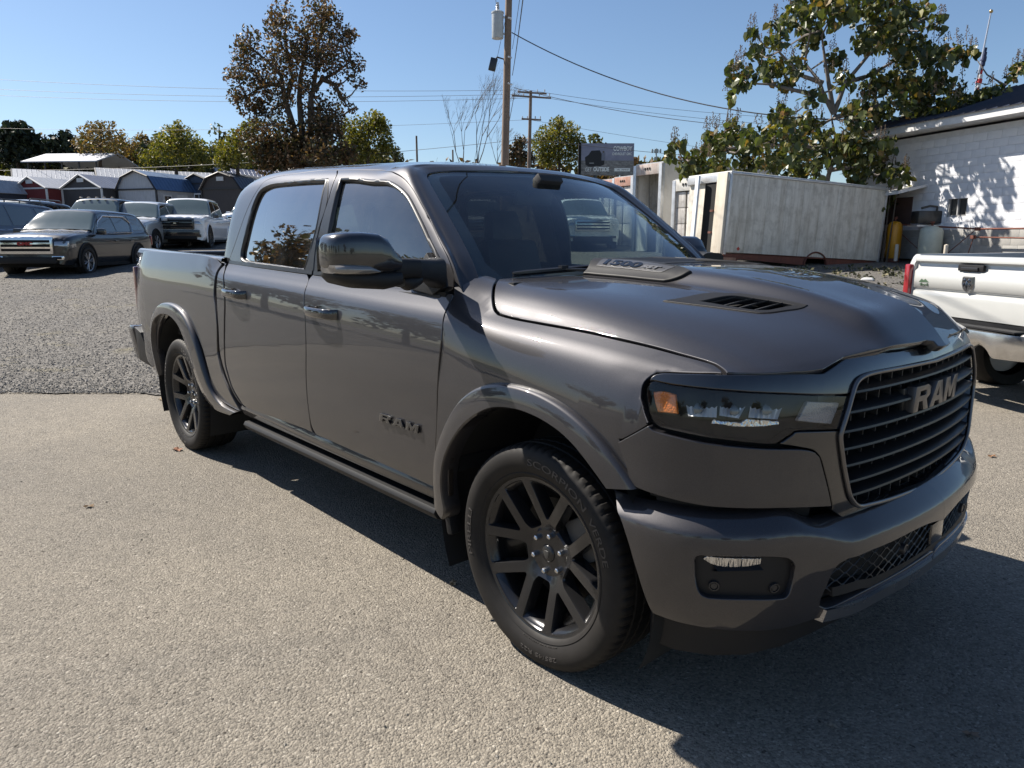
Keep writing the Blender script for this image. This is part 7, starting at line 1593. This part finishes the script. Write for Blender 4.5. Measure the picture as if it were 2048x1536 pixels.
TD = {'oak':(45,[(-13.26,14.17,0.93),(-13.83,13.85,0.69),(-11.12,14.44,1.09),(-10.62,14.04,0.93),(-15.26,12.8,0.93),(-15.74,12.18,0.78),(-16.13,10.95,0.87),(-15.23,11.22,1.09),(-16.21,9.81,0.69),(-15.51,9.31,0.87),(-14.68,10.23,0.93),(-13.62,13.15,0.87),(-13.84,11.91,0.93),(-12.89,11.77,1.09),(-12.04,13.37,0.78),(-11.81,12.31,1.09),(-10.68,12.67,1.0),(-9.86,13.02,0.87),(-9.42,13.15,0.56),(-10.35,11.77,0.93),(-9.19,11.63,0.69),(-8.94,10.51,0.47),(-9.45,10.95,0.47),(-11.26,11.63,0.93),(-12.51,10.64,0.93),(-13.92,10.59,0.93),(-14.63,8.81,0.78),(-13.87,9.17,0.69),(-10.42,10.37,0.56),(-10.01,9.67,0.44),(-9.44,9.12,0.37),(-11.77,10.23,0.47),(-11.09,9.17,0.87),(-10.5,8.67,0.87),(-11.98,9.17,0.69),(-11.44,8.25,0.93),(-13.31,9.67,0.62),(-15.02,9.2,0.62),(-11.11,13.45,0.78),(-12.61,12.5,0.78)],[[(-12.7,5.79),(-12.89,7.65),(-13.31,9.62),(-13.58,11.0),(-14.4,11.82),(-15.23,12.5)],[(-13.31,9.62),(-12.86,10.73),(-13.07,12.1),(-13.25,13.85)],[(-12.46,5.79),(-12.42,7.65),(-12.57,9.62),(-12.41,11.0),(-11.96,12.64),(-12.11,13.58)],[(-12.16,5.79),(-11.93,7.94),(-11.76,9.9),(-11.25,10.81),(-10.29,11.14),(-9.45,11.69)],[(-11.76,9.9),(-11.46,11.28),(-11.14,12.91),(-10.93,14.12)],[(-13.46,10.45),(-14.49,10.45),(-15.7,9.9)],[(-11.25,10.81),(-10.38,10.45),(-9.98,9.62),(-9.56,9.06)]]),'oak_low':(43,[(-14.45,6.97,1.25),(-13.13,7.22,1.25),(-11.54,7.13,1.25),(-10.24,7.6,0.95),(-13.8,6.1,1.19),(-12.34,6.1,1.19),(-10.87,6.29,1.19),(-9.53,6.29,0.83),(-10.87,7.92,0.74)],[[(-12.15,5.33),(-13.21,6.84)],[(-11.87,5.33),(-10.92,7.11)]]),'yg_r':(52,[(-10.87,8.87,1.15),(-9.55,9.39,0.94),(-8.87,9.13,0.65),(-10.05,7.89,1.44),(-8.75,7.79,0.79),(-11.17,7.46,1.08),(-9.13,9.59,0.5)],[[(-10.01,6.46),(-9.81,8.94)]]),'dk_r':(56,[(-8.87,8.09,0.54),(-8.52,7.56,0.54),(-9.39,9.16,0.62)],[[(-8.72,7.02),(-8.76,8.09)]]),'yg_l':(50,[(-18.21,8.05,0.83),(-18.87,7.23,0.97),(-17.41,8.59,0.69),(-18.05,7.07,0.97),(-19.25,6.59,0.69),(-16.92,8.96,0.48)],[[(-18.29,6.11),(-18.05,8.02)]]),'thin':(60,[(-23.51,10.01,0.66),(-22.87,9.51,0.58),(-23.35,8.95,0.66),(-24.02,8.56,0.58),(-22.83,8.56,0.58)],[[(-23.39,7.42),(-23.19,10.46)],[(-23.31,8.95),(-22.72,9.89)]]),'yg_m':(58,[(-25.78,9.72,0.64),(-26.23,9.06,1.12),(-25.06,9.25,0.96),(-27.05,8.51,0.96),(-24.36,8.51,0.96),(-25.93,8.15,1.28),(-27.9,7.59,0.96),(-23.86,7.59,0.88),(-25.54,10.27,0.32)],[[(-25.97,6.85),(-25.7,9.79)],[(-25.83,8.33),(-26.59,9.25)],[(-25.83,8.33),(-24.87,9.25)]]),'orange':(62,[(-34.09,10.44,0.77),(-33.08,10.29,0.77),(-34.95,10.05,0.77),(-32.11,9.78,0.69),(-33.79,9.39,1.2),(-35.46,9.19,0.86),(-32.4,9.0,0.94),(-31.27,9.19,0.77),(-33.64,10.76,0.43),(-34.54,10.76,0.34),(-32.62,10.76,0.34)],[[(-33.99,7.61),(-33.69,10.37)],[(-33.84,9.0),(-34.73,10.17)],[(-33.82,9.19),(-32.47,10.29)]]),'pine':(66,[(-43.7,10.86,0.82),(-42.65,10.61,1.0),(-44.05,9.9,1.19),(-42.56,9.61,1.28),(-41.65,9.9,0.73),(-43.98,8.85,1.28),(-42.25,8.64,1.19),(-44.4,10.52,0.64),(-42.8,11.15,0.55)],[[(-43.43,8.01),(-43.07,10.73)]]),'pine2':(66,[(-39.9,9.9,0.73),(-39.0,10.19,0.73),(-40.42,9.27,0.82),(-38.89,9.27,0.91),(-39.84,8.64,1.0),(-38.86,10.61,0.37)],[[(-39.61,8.01),(-39.22,10.11)]]),'orange2':(70,[(-34.2,10.63,0.68),(-34.75,9.74,0.97),(-33.59,9.74,0.87),(-35.51,9.07,0.87),(-34.13,8.94,0.97)],[[(-34.56,8.4),(-34.31,10.41)]]),'faint':(80,[(-49.47,12.19,0.55),(-49.35,11.43,0.66),(-50.05,10.92,0.55),(-49.21,10.92,0.44)],[[(-49.68,9.65),(-49.33,12.44)]]),'yg_c':(70,[(4.2,11.86,0.97),(3.28,11.16,1.07),(5.36,11.29,1.07),(2.59,10.41,1.07),(6.07,10.41,0.97),(4.35,10.41,1.55),(3.53,9.3,1.45),(5.39,9.3,1.45),(2.83,9.21,1.07),(6.55,9.07,0.68),(4.42,12.3,0.48)],[[(4.38,7.96),(4.34,11.51)],[(4.36,9.74),(3.28,11.16)],[(4.36,9.74),(5.45,11.42)]]),'ol_c':(60,[(0.64,9.14,0.66),(0.04,8.56,0.66),(0.84,8.18,0.91),(-0.16,7.8,0.58),(1.44,7.8,0.58)],[[(0.64,7.23),(0.64,9.14)]]),'gr_c':(80,[(8.78,11.93,0.78),(9.33,11.17,0.89),(8.38,10.92,0.78),(9.87,10.41,0.78),(8.82,9.9,1.11)],[[(8.96,8.62),(8.89,11.68)]]),'far0':(140,[(24.33,14.86,1.16),(23.61,13.96,1.16),(25.2,13.96,1.16)],[]),'far1':(140,[(26.18,15.31,1.16),(25.46,14.41,1.16),(27.05,14.41,1.16)],[]),'far2':(140,[(28.03,15.49,1.16),(27.32,14.59,1.16),(28.91,14.59,1.16)],[]),'far3':(140,[(29.92,14.86,1.16),(29.21,13.96,1.16),(30.8,13.96,1.16)],[]),'far4':(140,[(22.48,14.41,1.16),(21.76,13.51,1.16),(23.35,13.51,1.16)],[]),'paul':(22,[(6.36,6.45,0.21),(6.28,6.12,0.21),(6.27,5.61,0.15),(6.79,7.3,0.15),(6.88,6.8,0.27),(7.41,7.51,0.18),(7.49,7.09,0.33),(7.89,7.71,0.43),(8.4,7.88,0.46),(9.08,7.8,0.49),(9.74,7.88,0.46),(10.43,7.71,0.53),(11.09,7.71,0.46),(11.45,7.8,0.38),(12.01,7.59,0.23),(10.71,7.21,0.53),(11.32,6.88,0.53),(11.89,6.67,0.43),(12.36,6.76,0.38),(12.81,6.76,0.27),(13.04,6.8,0.15),(10.04,7.09,0.43),(8.45,7.21,0.43),(9.19,6.55,0.33),(7.4,6.33,0.43),(6.74,6.12,0.33),(6.52,5.9,0.23),(8.08,6.37,0.33),(7.88,5.94,0.3),(8.58,5.61,0.27),(9.46,6.04,0.3),(10.38,5.9,0.46),(11.04,6.04,0.46),(11.52,5.82,0.53),(12.19,6.04,0.43),(12.68,5.61,0.46),(11.81,5.26,0.53),(11.11,5.39,0.46),(12.49,5.26,0.43),(13.17,5.39,0.38),(13.6,5.61,0.33),(14.02,5.82,0.23),(14.33,6.16,0.21),(14.43,6.45,0.15),(10.45,5.18,0.46),(9.82,5.18,0.33),(10.01,4.92,0.33),(5.94,4.3,0.38),(5.74,4.52,0.21),(6.36,4.83,0.23),(6.48,4.4,0.43),(5.97,3.64,0.43),(5.59,3.64,0.38),(6.98,4.4,0.46),(7.67,4.52,0.49),(8.2,4.74,0.46),(8.65,4.83,0.38),(6.89,3.77,0.49),(7.58,3.73,0.53),(8.25,4.08,0.53),(8.38,3.6,0.49),(8.96,4.3,0.53),(8.92,3.73,0.43),(9.62,4.3,0.49),(10.06,4.44,0.46),(9.87,3.95,0.46),(10.47,4.08,0.49),(10.9,4.3,0.38),(10.83,3.73,0.43),(10.15,3.5,0.43),(11.08,3.5,0.33),(11.46,3.42,0.27),(11.58,3.06,0.21),(11.22,3.06,0.27),(11.25,2.69,0.24),(7.71,5.09,0.33),(4.8,4.27,0.18),(4.61,4.02,0.21),(5.25,3.87,0.3),(5.78,4.51,0.24),(5.87,4.19,0.38),(5.05,3.57,0.27),(5.57,3.57,0.3),(6.29,4.44,0.33),(11.05,2.39,0.21),(8.79,8.06,0.38),(9.47,8.38,0.46),(10.31,8.32,0.43),(8.08,8.19,0.3),(10.89,8.12,0.3)],[[(9.52,0.33),(9.28,2.68),(9.16,3.36),(9.27,4.09),(9.29,5.09)],[(9.29,5.09),(8.92,5.67),(8.74,5.94),(8.46,6.55),(8.28,7.21),(7.98,7.73)],[(9.29,5.09),(9.05,6.01),(8.89,6.55),(8.78,7.21),(8.95,7.87)],[(9.29,5.09),(9.54,5.94),(9.82,6.33),(10.28,6.88),(10.98,7.34),(11.51,7.6)],[(9.54,5.94),(10.24,6.15),(10.92,6.55),(11.91,6.61)],[(9.3,4.99),(10.04,5.2),(10.89,5.39),(11.9,5.4),(13.19,5.47),(14.14,5.88)],[(8.77,5.61),(8.13,5.74),(7.47,5.94),(6.68,5.94)],[(9.2,4.09),(8.39,4.23),(7.22,4.23),(6.07,4.09),(5.06,3.81)],[(9.25,3.53),(9.76,3.6),(10.35,3.53),(11.11,3.25)],[(8.9,5.94),(8.24,6.15),(7.62,6.81),(7.47,7.34)]])}
def place_tree(key, name, label, mat, dens, size, group='trees behind the sheds', shape='quad', droop=0, deep=1.0, ts=1.0, bark=None, cat='tree', squash=1.0, lowtrunk=True):
    s, cl, limbs = TD[key]; xs = [c[0] for c in cl]; zs = [c[1] for c in cl]; cx = sum(xs)/len(xs); half = (max(xs)-min(xs))/2+.01; cz = (min(zs)+max(zs))/2; hz = (max(zs)-min(zs))/2+.01
    base = W(s, limbs[0][0][0] if limbs else cx, None, -.1); o = empty(name, base, 0, label, cat, group)
    out = []
    for X, z, r_ in cl:
        q = 1-min(1, ((X-cx)/half)**2*.9+((z-cz)/hz)**2*.5); dep = half*.75*deep*math.sqrt(max(q, .03)); off = rt_.uniform(-1, 1)*dep
        out.append((np.array(W(s+off, X*(s+off)/s if abs(off) < .35*s else X, 0))*[1, 1, 0]+[0, 0, (z-1.5)*(s+off)/s+1.5], r_*(s+off)/s))
        off2 = -off if abs(off) > dep*.3 else dep*.8
        out.append((np.array(W(s+off2, X*(s+off2)/s, 0))*[1, 1, 0]+[0, 0, (z-1.5)*(s+off2)/s+1.5], r_*.9))
    V, Fc, P, a = leaf_cloud(out, dens, size, shape, droop, squash=squash); V = V-np.array(base)
    fol('crown', V, Fc, mat, o)
    bm_ = MB(); L0 = limbs[0] if limbs else [(cx, 0), (cx, cz)]
    for i, L in enumerate(limbs or [L0]):
        pts = [W(s, X, z)+Vector((0, 0, 0)) for X, z in L]
        if i == 0 or (lowtrunk and abs(L[0][1]-L0[0][1]) < .5): pts = [W(s, L[0][0], None, -.2)]+pts
        for k in range(1, len(pts)): pts[k] = pts[k]+Vector((FH[0], FH[1], 0))*rt_.uniform(-.25, .25)*k*.5*(0 if k < 2 else 1)
        r0 = .22*ts*(1 if i == 0 or abs(L[0][1]-L0[0][1]) < .5 else .55); n_ = len(pts); rs_ = [max(.02, r0*(1-.85*k/(n_-1))) for k in range(n_)]
        bm_.tube([p-base for p in pts], rs_, 8)
    # twigs from the limbs to the clumps
    tips = [W(s, X, z) for L in (limbs or [L0]) for X, z in L]
    for c, r_ in out[::2]:
        c = Vector(c); t = min(tips, key=lambda q: (q-c).length+.8*max(0, q.z-c.z)); m = t.lerp(c, .5)+Vector((0, 0, -.12*(t-c).length)); bm_.tube([t-base, m-base, c-base], [.05*ts, .035*ts, .012*ts], 5)
    bm_.build('trunk', bark or MATS['bark'], o, auto=50, fix=False); return o, out, P, a, base
simple('bark', (.085, .065, .05), .9, 0, 0, .3, 12, bumps=.5, bscale=30); simple('bark_grey', (.17, .15, .135), .9, 0, 0, .25, 10, bumps=.4, bscale=30)
M_OAK = isl('oak_leaves', [(0, (.030, .036, .018)), (.35, (.065, .055, .028)), (.65, (.12, .065, .034)), (1, (.20, .11, .055))], .55, .25)
M_OAK2 = isl('brown_leaves', [(0, (.025, .026, .012)), (.4, (.055, .045, .02)), (.7, (.10, .055, .028)), (1, (.15, .085, .04))], .55, .25)
M_YG = isl('yellow_green_leaves', [(0, (.05, .06, .014)), (.4, (.11, .115, .022)), (.8, (.18, .16, .03)), (1, (.26, .20, .04))], .55, .35)
M_OLV = isl('olive_leaves', [(0, (.03, .04, .014)), (.5, (.065, .07, .022)), (1, (.13, .12, .035))], .55, .3)
M_ORG = isl('orange_leaves', [(0, (.06, .05, .018)), (.4, (.13, .09, .03)), (.8, (.20, .12, .04)), (1, (.28, .16, .05))], .55, .3)
M_PINE = isl('pine_needles', [(0, (.008, .014, .008)), (.6, (.018, .028, .014)), (1, (.03, .042, .018))], .7, .1)
M_PAUL = isl('broad_leaves', [(0, (.026, .040, .014)), (.4, (.055, .075, .022)), (.7, (.095, .11, .028)), (.9, (.18, .165, .035)), (1, (.24, .13, .04))], .42, .28, .5)
place_tree('oak', 'oak_tree', 'tall open oak with rust brown leaves rising above all other trees', M_OAK, 230, .125, ts=1.3, deep=.45)
place_tree('oak_low', 'oak_tree', 'dense dark brown tree at the foot of the tall oak', M_OAK2, 330, .14)
place_tree('yg_r', 'maple_tree', 'yellow green round tree just right of the tall oak', M_YG, 300, .14)
place_tree('dk_r', 'maple_tree', 'small olive tree at the right end of the treeline behind the cab roof', M_OLV, 260, .14)
place_tree('yg_l', 'maple_tree', 'bright yellow green tree just left of the tall oak', M_YG, 300, .14)
place_tree('thin', 'young_tree', 'thin see-through tree left of the bright yellow green tree', M_OLV, 45, .20)
place_tree('yg_m', 'maple_tree', 'broad olive yellow tree behind the pale barn shaped shed', M_YG, 230, .15)
place_tree('orange', 'autumn_tree', 'wide orange tan tree with twiggy top behind the carport', M_ORG, 150, .14)
place_tree('pine', 'pine_tree', 'large dark pine at the left edge of the photo', M_PINE, 150, .28)
place_tree('pine2', 'pine_tree', 'smaller dark pine between the large pine and the orange tree', M_PINE, 150, .28)
place_tree('orange2', 'autumn_tree', 'brown orange tree between the orange tan tree and the olive one', M_ORG, 100, .22)
place_tree('faint', 'bare_tree', 'faint leafless tree between the two pines', M_ORG, 8, .2)
place_tree('yg_c', 'maple_tree', 'large yellow green tree beside the thinner utility pole', M_YG, 200, .16, 'trees beyond the pickup roof')
place_tree('ol_c', 'oak_tree', 'small brown green tree between the two utility poles', M_OAK2, 240, .16, 'trees beyond the pickup roof')
place_tree('gr_c', 'maple_tree', 'olive tree directly behind the billboard', M_OLV, 80, .28, 'trees beyond the pickup roof')
for i, lb in enumerate(('second of the small round trees right of the billboard, counted from the billboard', 'small round far tree under the cell tower', 'small round far tree just right of the cell tower', 'small round far tree farthest right before the broad leaved tree', 'small round far tree touching the billboard')): place_tree('far%d' % i, 'far_tree', lb, M_OLV, 22, .7, 'far trees by the cell tower')
# low woods that close the view behind the sheds and trailers
def woods(name, s, X0, X1, h, mat, n_=60, size=.4, dens=14):
    cl = []
    for k in range(n_):
        X = rt_.uniform(X0, X1); r_ = rt_.uniform(.9, 1.8); c = np.array(W(s+rt_.uniform(-3, 3), X, None)); c[2] += rt_.uniform(.5, h); cl.append((c, r_))
    V, Fc, P, a = leaf_cloud(cl, dens, size); o = fol(name, V, Fc, mat, None); o['kind'] = 'stuff'
woods('distant_woods', 72, -62, -12, 5.2, M_OLV, 260, .38, 40); woods('distant_woods', 84, -70, 30, 4.5, M_OAK2, 260, .5, 30); woods('distant_woods', 76, -60, -30, 6.0, M_PINE, 70, .4, 40)
# bare trees
def bare_tree(s, X, h, label, seed, spread=.5):
    rr = random.Random(seed); base = W(s, X, None, -.1); o = empty('bare_tree', base, 0, label, 'tree', 'leafless trees beyond the roof'); b = MB()
    def grow(p, d, L, r_, dep):
        q = p+d*L; m = p+d*L*.5+Vector((rr.uniform(-1, 1), rr.uniform(-1, 1), 0))*L*.05; b.tube([p, m, q], [r_, r_*.8, r_*.6], 4, cap=False)
        if dep == 0: return
        for k in range(rr.choice((2, 3, 3))):
            nd = (d+Vector((rr.uniform(-1, 1), rr.uniform(-1, 1), rr.uniform(-.1, .8)))*spread+Vector((RH[0], RH[1], 0))*.18).normalized(); grow(q, nd, L*rr.uniform(.6, .8), r_*.58, dep-1)
    grow(Vector((0, 0, 0)), Vector((0, 0, 1)), h*.36, .10, 6); b.build('branches', MATS['bark_grey'], o, fix=False)
bare_tree(62, -2.85, 9.2, 'tall leafless tree left of the transformer pole', 3); bare_tree(64, -4.1, 7.4, 'shorter leafless tree farther left of the transformer pole', 8); bare_tree(60, -1.2, 5.8, 'small leafless tree touching the transformer pole', 12)
# the broad leaved tree over the box truck body
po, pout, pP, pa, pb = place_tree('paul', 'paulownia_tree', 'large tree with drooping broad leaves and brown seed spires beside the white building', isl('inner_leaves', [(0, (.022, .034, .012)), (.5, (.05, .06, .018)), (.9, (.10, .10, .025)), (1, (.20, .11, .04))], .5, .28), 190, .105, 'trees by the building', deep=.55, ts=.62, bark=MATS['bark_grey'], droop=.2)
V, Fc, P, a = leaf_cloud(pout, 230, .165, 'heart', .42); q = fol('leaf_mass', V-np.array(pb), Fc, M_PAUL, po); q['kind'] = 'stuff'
# the leaves that show largest, one by one
Vl, Fl, _, _ = leaf_cloud([(np.zeros(3), .001)], 6e6, .001, 'heart', 0) if False else (None, None, None, None)
lm = []
for k in range(6):
    t = rt_.uniform(.8, 1.2); Vv = [(0, 0, 0), (-.5, .1, -.15), (-.48, .12, -.6), (0, 0, -1.15), (.48, .12, -.6), (.5, .1, -.15), (0, -.05, -.5)]; b = MB(); b.add([(x*.24*t, y*.3, z*.24) for x, y, z in Vv], [(0, 6, 1), (6, 2, 1), (6, 3, 2), (0, 5, 6), (5, 4, 6), (6, 4, 3)]); me = mesh('leaf', b.V, b.F); me.materials.append(M_PAUL); lm.append(me)
big = []
for c, r_ in pout[::2]:
    for k in range(3): d = rt_.normal(size=3); d /= np.linalg.norm(d); d[:2] = d[:2]; c2 = np.array(c)+d*r_*.95-np.array([FH[0], FH[1], 0])*r_*.5; big.append(c2)
for k, c in enumerate(big[:285]):
    o = bpy.data.objects.new('leaf', lm[k % 6]); COL.objects.link(o); o.parent = po; o.location = Vector(c)-pb; o.rotation_euler = (rt_.uniform(-.5, .5), rt_.uniform(-.6, .6), rt_.uniform(0, 6.28)); o.scale = (1, 1, 1)
# seed spires
b = MB(); sp_ = [(c, r_) for c, r_ in pout[::2] if True]
for c, r_ in sp_:
    for k in range(3):
        x = Vector(c)+Vector((rt_.uniform(-1, 1)*r_*.9, rt_.uniform(-1, 1)*r_*.9, r_*rt_.uniform(.5, 1.0)))-pb; hgt = rt_.uniform(.25, .42)
        b.tube([x, x+Vector((rt_.uniform(-.05, .05), rt_.uniform(-.05, .05), hgt))], [.010, .004], 4, cap=False)
        for j in range(16):
            t = j/16; rr2 = .075*(1-t)+.01; a_ = rt_.uniform(0, 6.28); p = x+Vector((rr2*math.cos(a_), rr2*math.sin(a_), hgt*t)); e = .017
            b.add([p+Vector((e, 0, 0)), p+Vector((-e, e, 0)), p+Vector((-e, -e, 0)), p+Vector((0, 0, e*1.6))], [(0, 1, 3), (1, 2, 3), (2, 0, 3), (0, 2, 1)])
q = b.build('seed_spires', isl('seed_brown', [(0, (.10, .07, .045)), (1, (.26, .19, .13))], .8), po, fix=False); q['kind'] = 'stuff'
# weeds along the verge
cl = []
for k in range(150): s_ = rt_.uniform(13.0, 19); X_ = rt_.uniform(4.8, 10.5); c = np.array(W(s_, X_, None)); c[2] += .03; cl.append((c, rt_.uniform(.12, .26)))
V, Fc, P, a = leaf_cloud(cl, 900, .05, 'quad', 0, squash=.5); q = fol('weeds', V, Fc, isl('weed_green', [(0, (.03, .035, .015)), (.6, (.07, .075, .03)), (1, (.20, .17, .10))], .8), None); q['kind'] = 'stuff'
cl = []
for k in range(20): c = np.array(W(21.2+rt_.uniform(-.3, 1), 10.35+rt_.uniform(-.15, .15), None)); c[2] += rt_.uniform(.2, 2.1); cl.append((c, .22))
V, Fc, P, a = leaf_cloud(cl, 260, .08); b0 = W(20.8, 10.5, None); o = empty('ivy_bush', b0, 0, 'tall dark bush between the box truck body and the yellow tank', 'bush'); fol('foliage', V-np.array(b0), Fc, M_OLV, o)
b = MB(); [b.tube([(dx, 0, 0), (dx*1.5, .1, 2.0)], [.03, .01], 5) for dx in (-.1, 0, .12)]; b.build('stem', MATS['bark'], o, auto=50)
# trees and a hedge line behind the photographer, which the paintwork and glass mirror
def simple_tree(x, y, h, r_, mat, label):
    base = Vector((x, y, 0)); o = empty('roadside_tree', base, 0, label, 'tree', 'trees across the road behind the camera'); cl = []
    for k in range(34):
        d = rt_.normal(size=3); d /= np.linalg.norm(d); cl.append((np.array([0, 0, h*.62])+d*rt_.rand()**.5*np.array([r_, r_, h*.36]), rt_.uniform(.7, 1.2)*r_*.30))
    V, Fc, P, a = leaf_cloud(cl, 45, .32); fol('crown', V, Fc, mat, o); b = MB(); b.tube([(0, 0, -.2), (.1, 0, h*.3), (0, .1, h*.7)], [.22, .18, .06], 7)
    for k in range(7): t = k*.9; b.tube([(0, 0, h*.3+k*.25), (r_*.6*math.cos(t), r_*.6*math.sin(t), h*.6+k*.2)], [.10, .03], 5)
    b.build('trunk', MATS['bark'], o, auto=50)
simple_tree(-34, -15, 9.5, 4.2, M_OAK, 'brown leaved tree far behind the rear of the grey pickup'); simple_tree(-27, -19, 7.5, 3.6, M_OLV, 'green tree beside the brown one across the road')
for k, (x, y) in enumerate(((-14, -38), (-4, -42), (7, -40), (20, -36), (32, -24), (40, -10), (-24, -34))): simple_tree(x, y, 8+2*math.sin(k*2.1), 3.8, (M_OLV, M_OAK2, M_YG)[k % 3], ('olive', 'brown', 'yellow green')[k % 3]+' tree behind the photographer, the %s from the left' % ('first', 'second', 'third', 'fourth', 'fifth', 'sixth', 'seventh')[k])
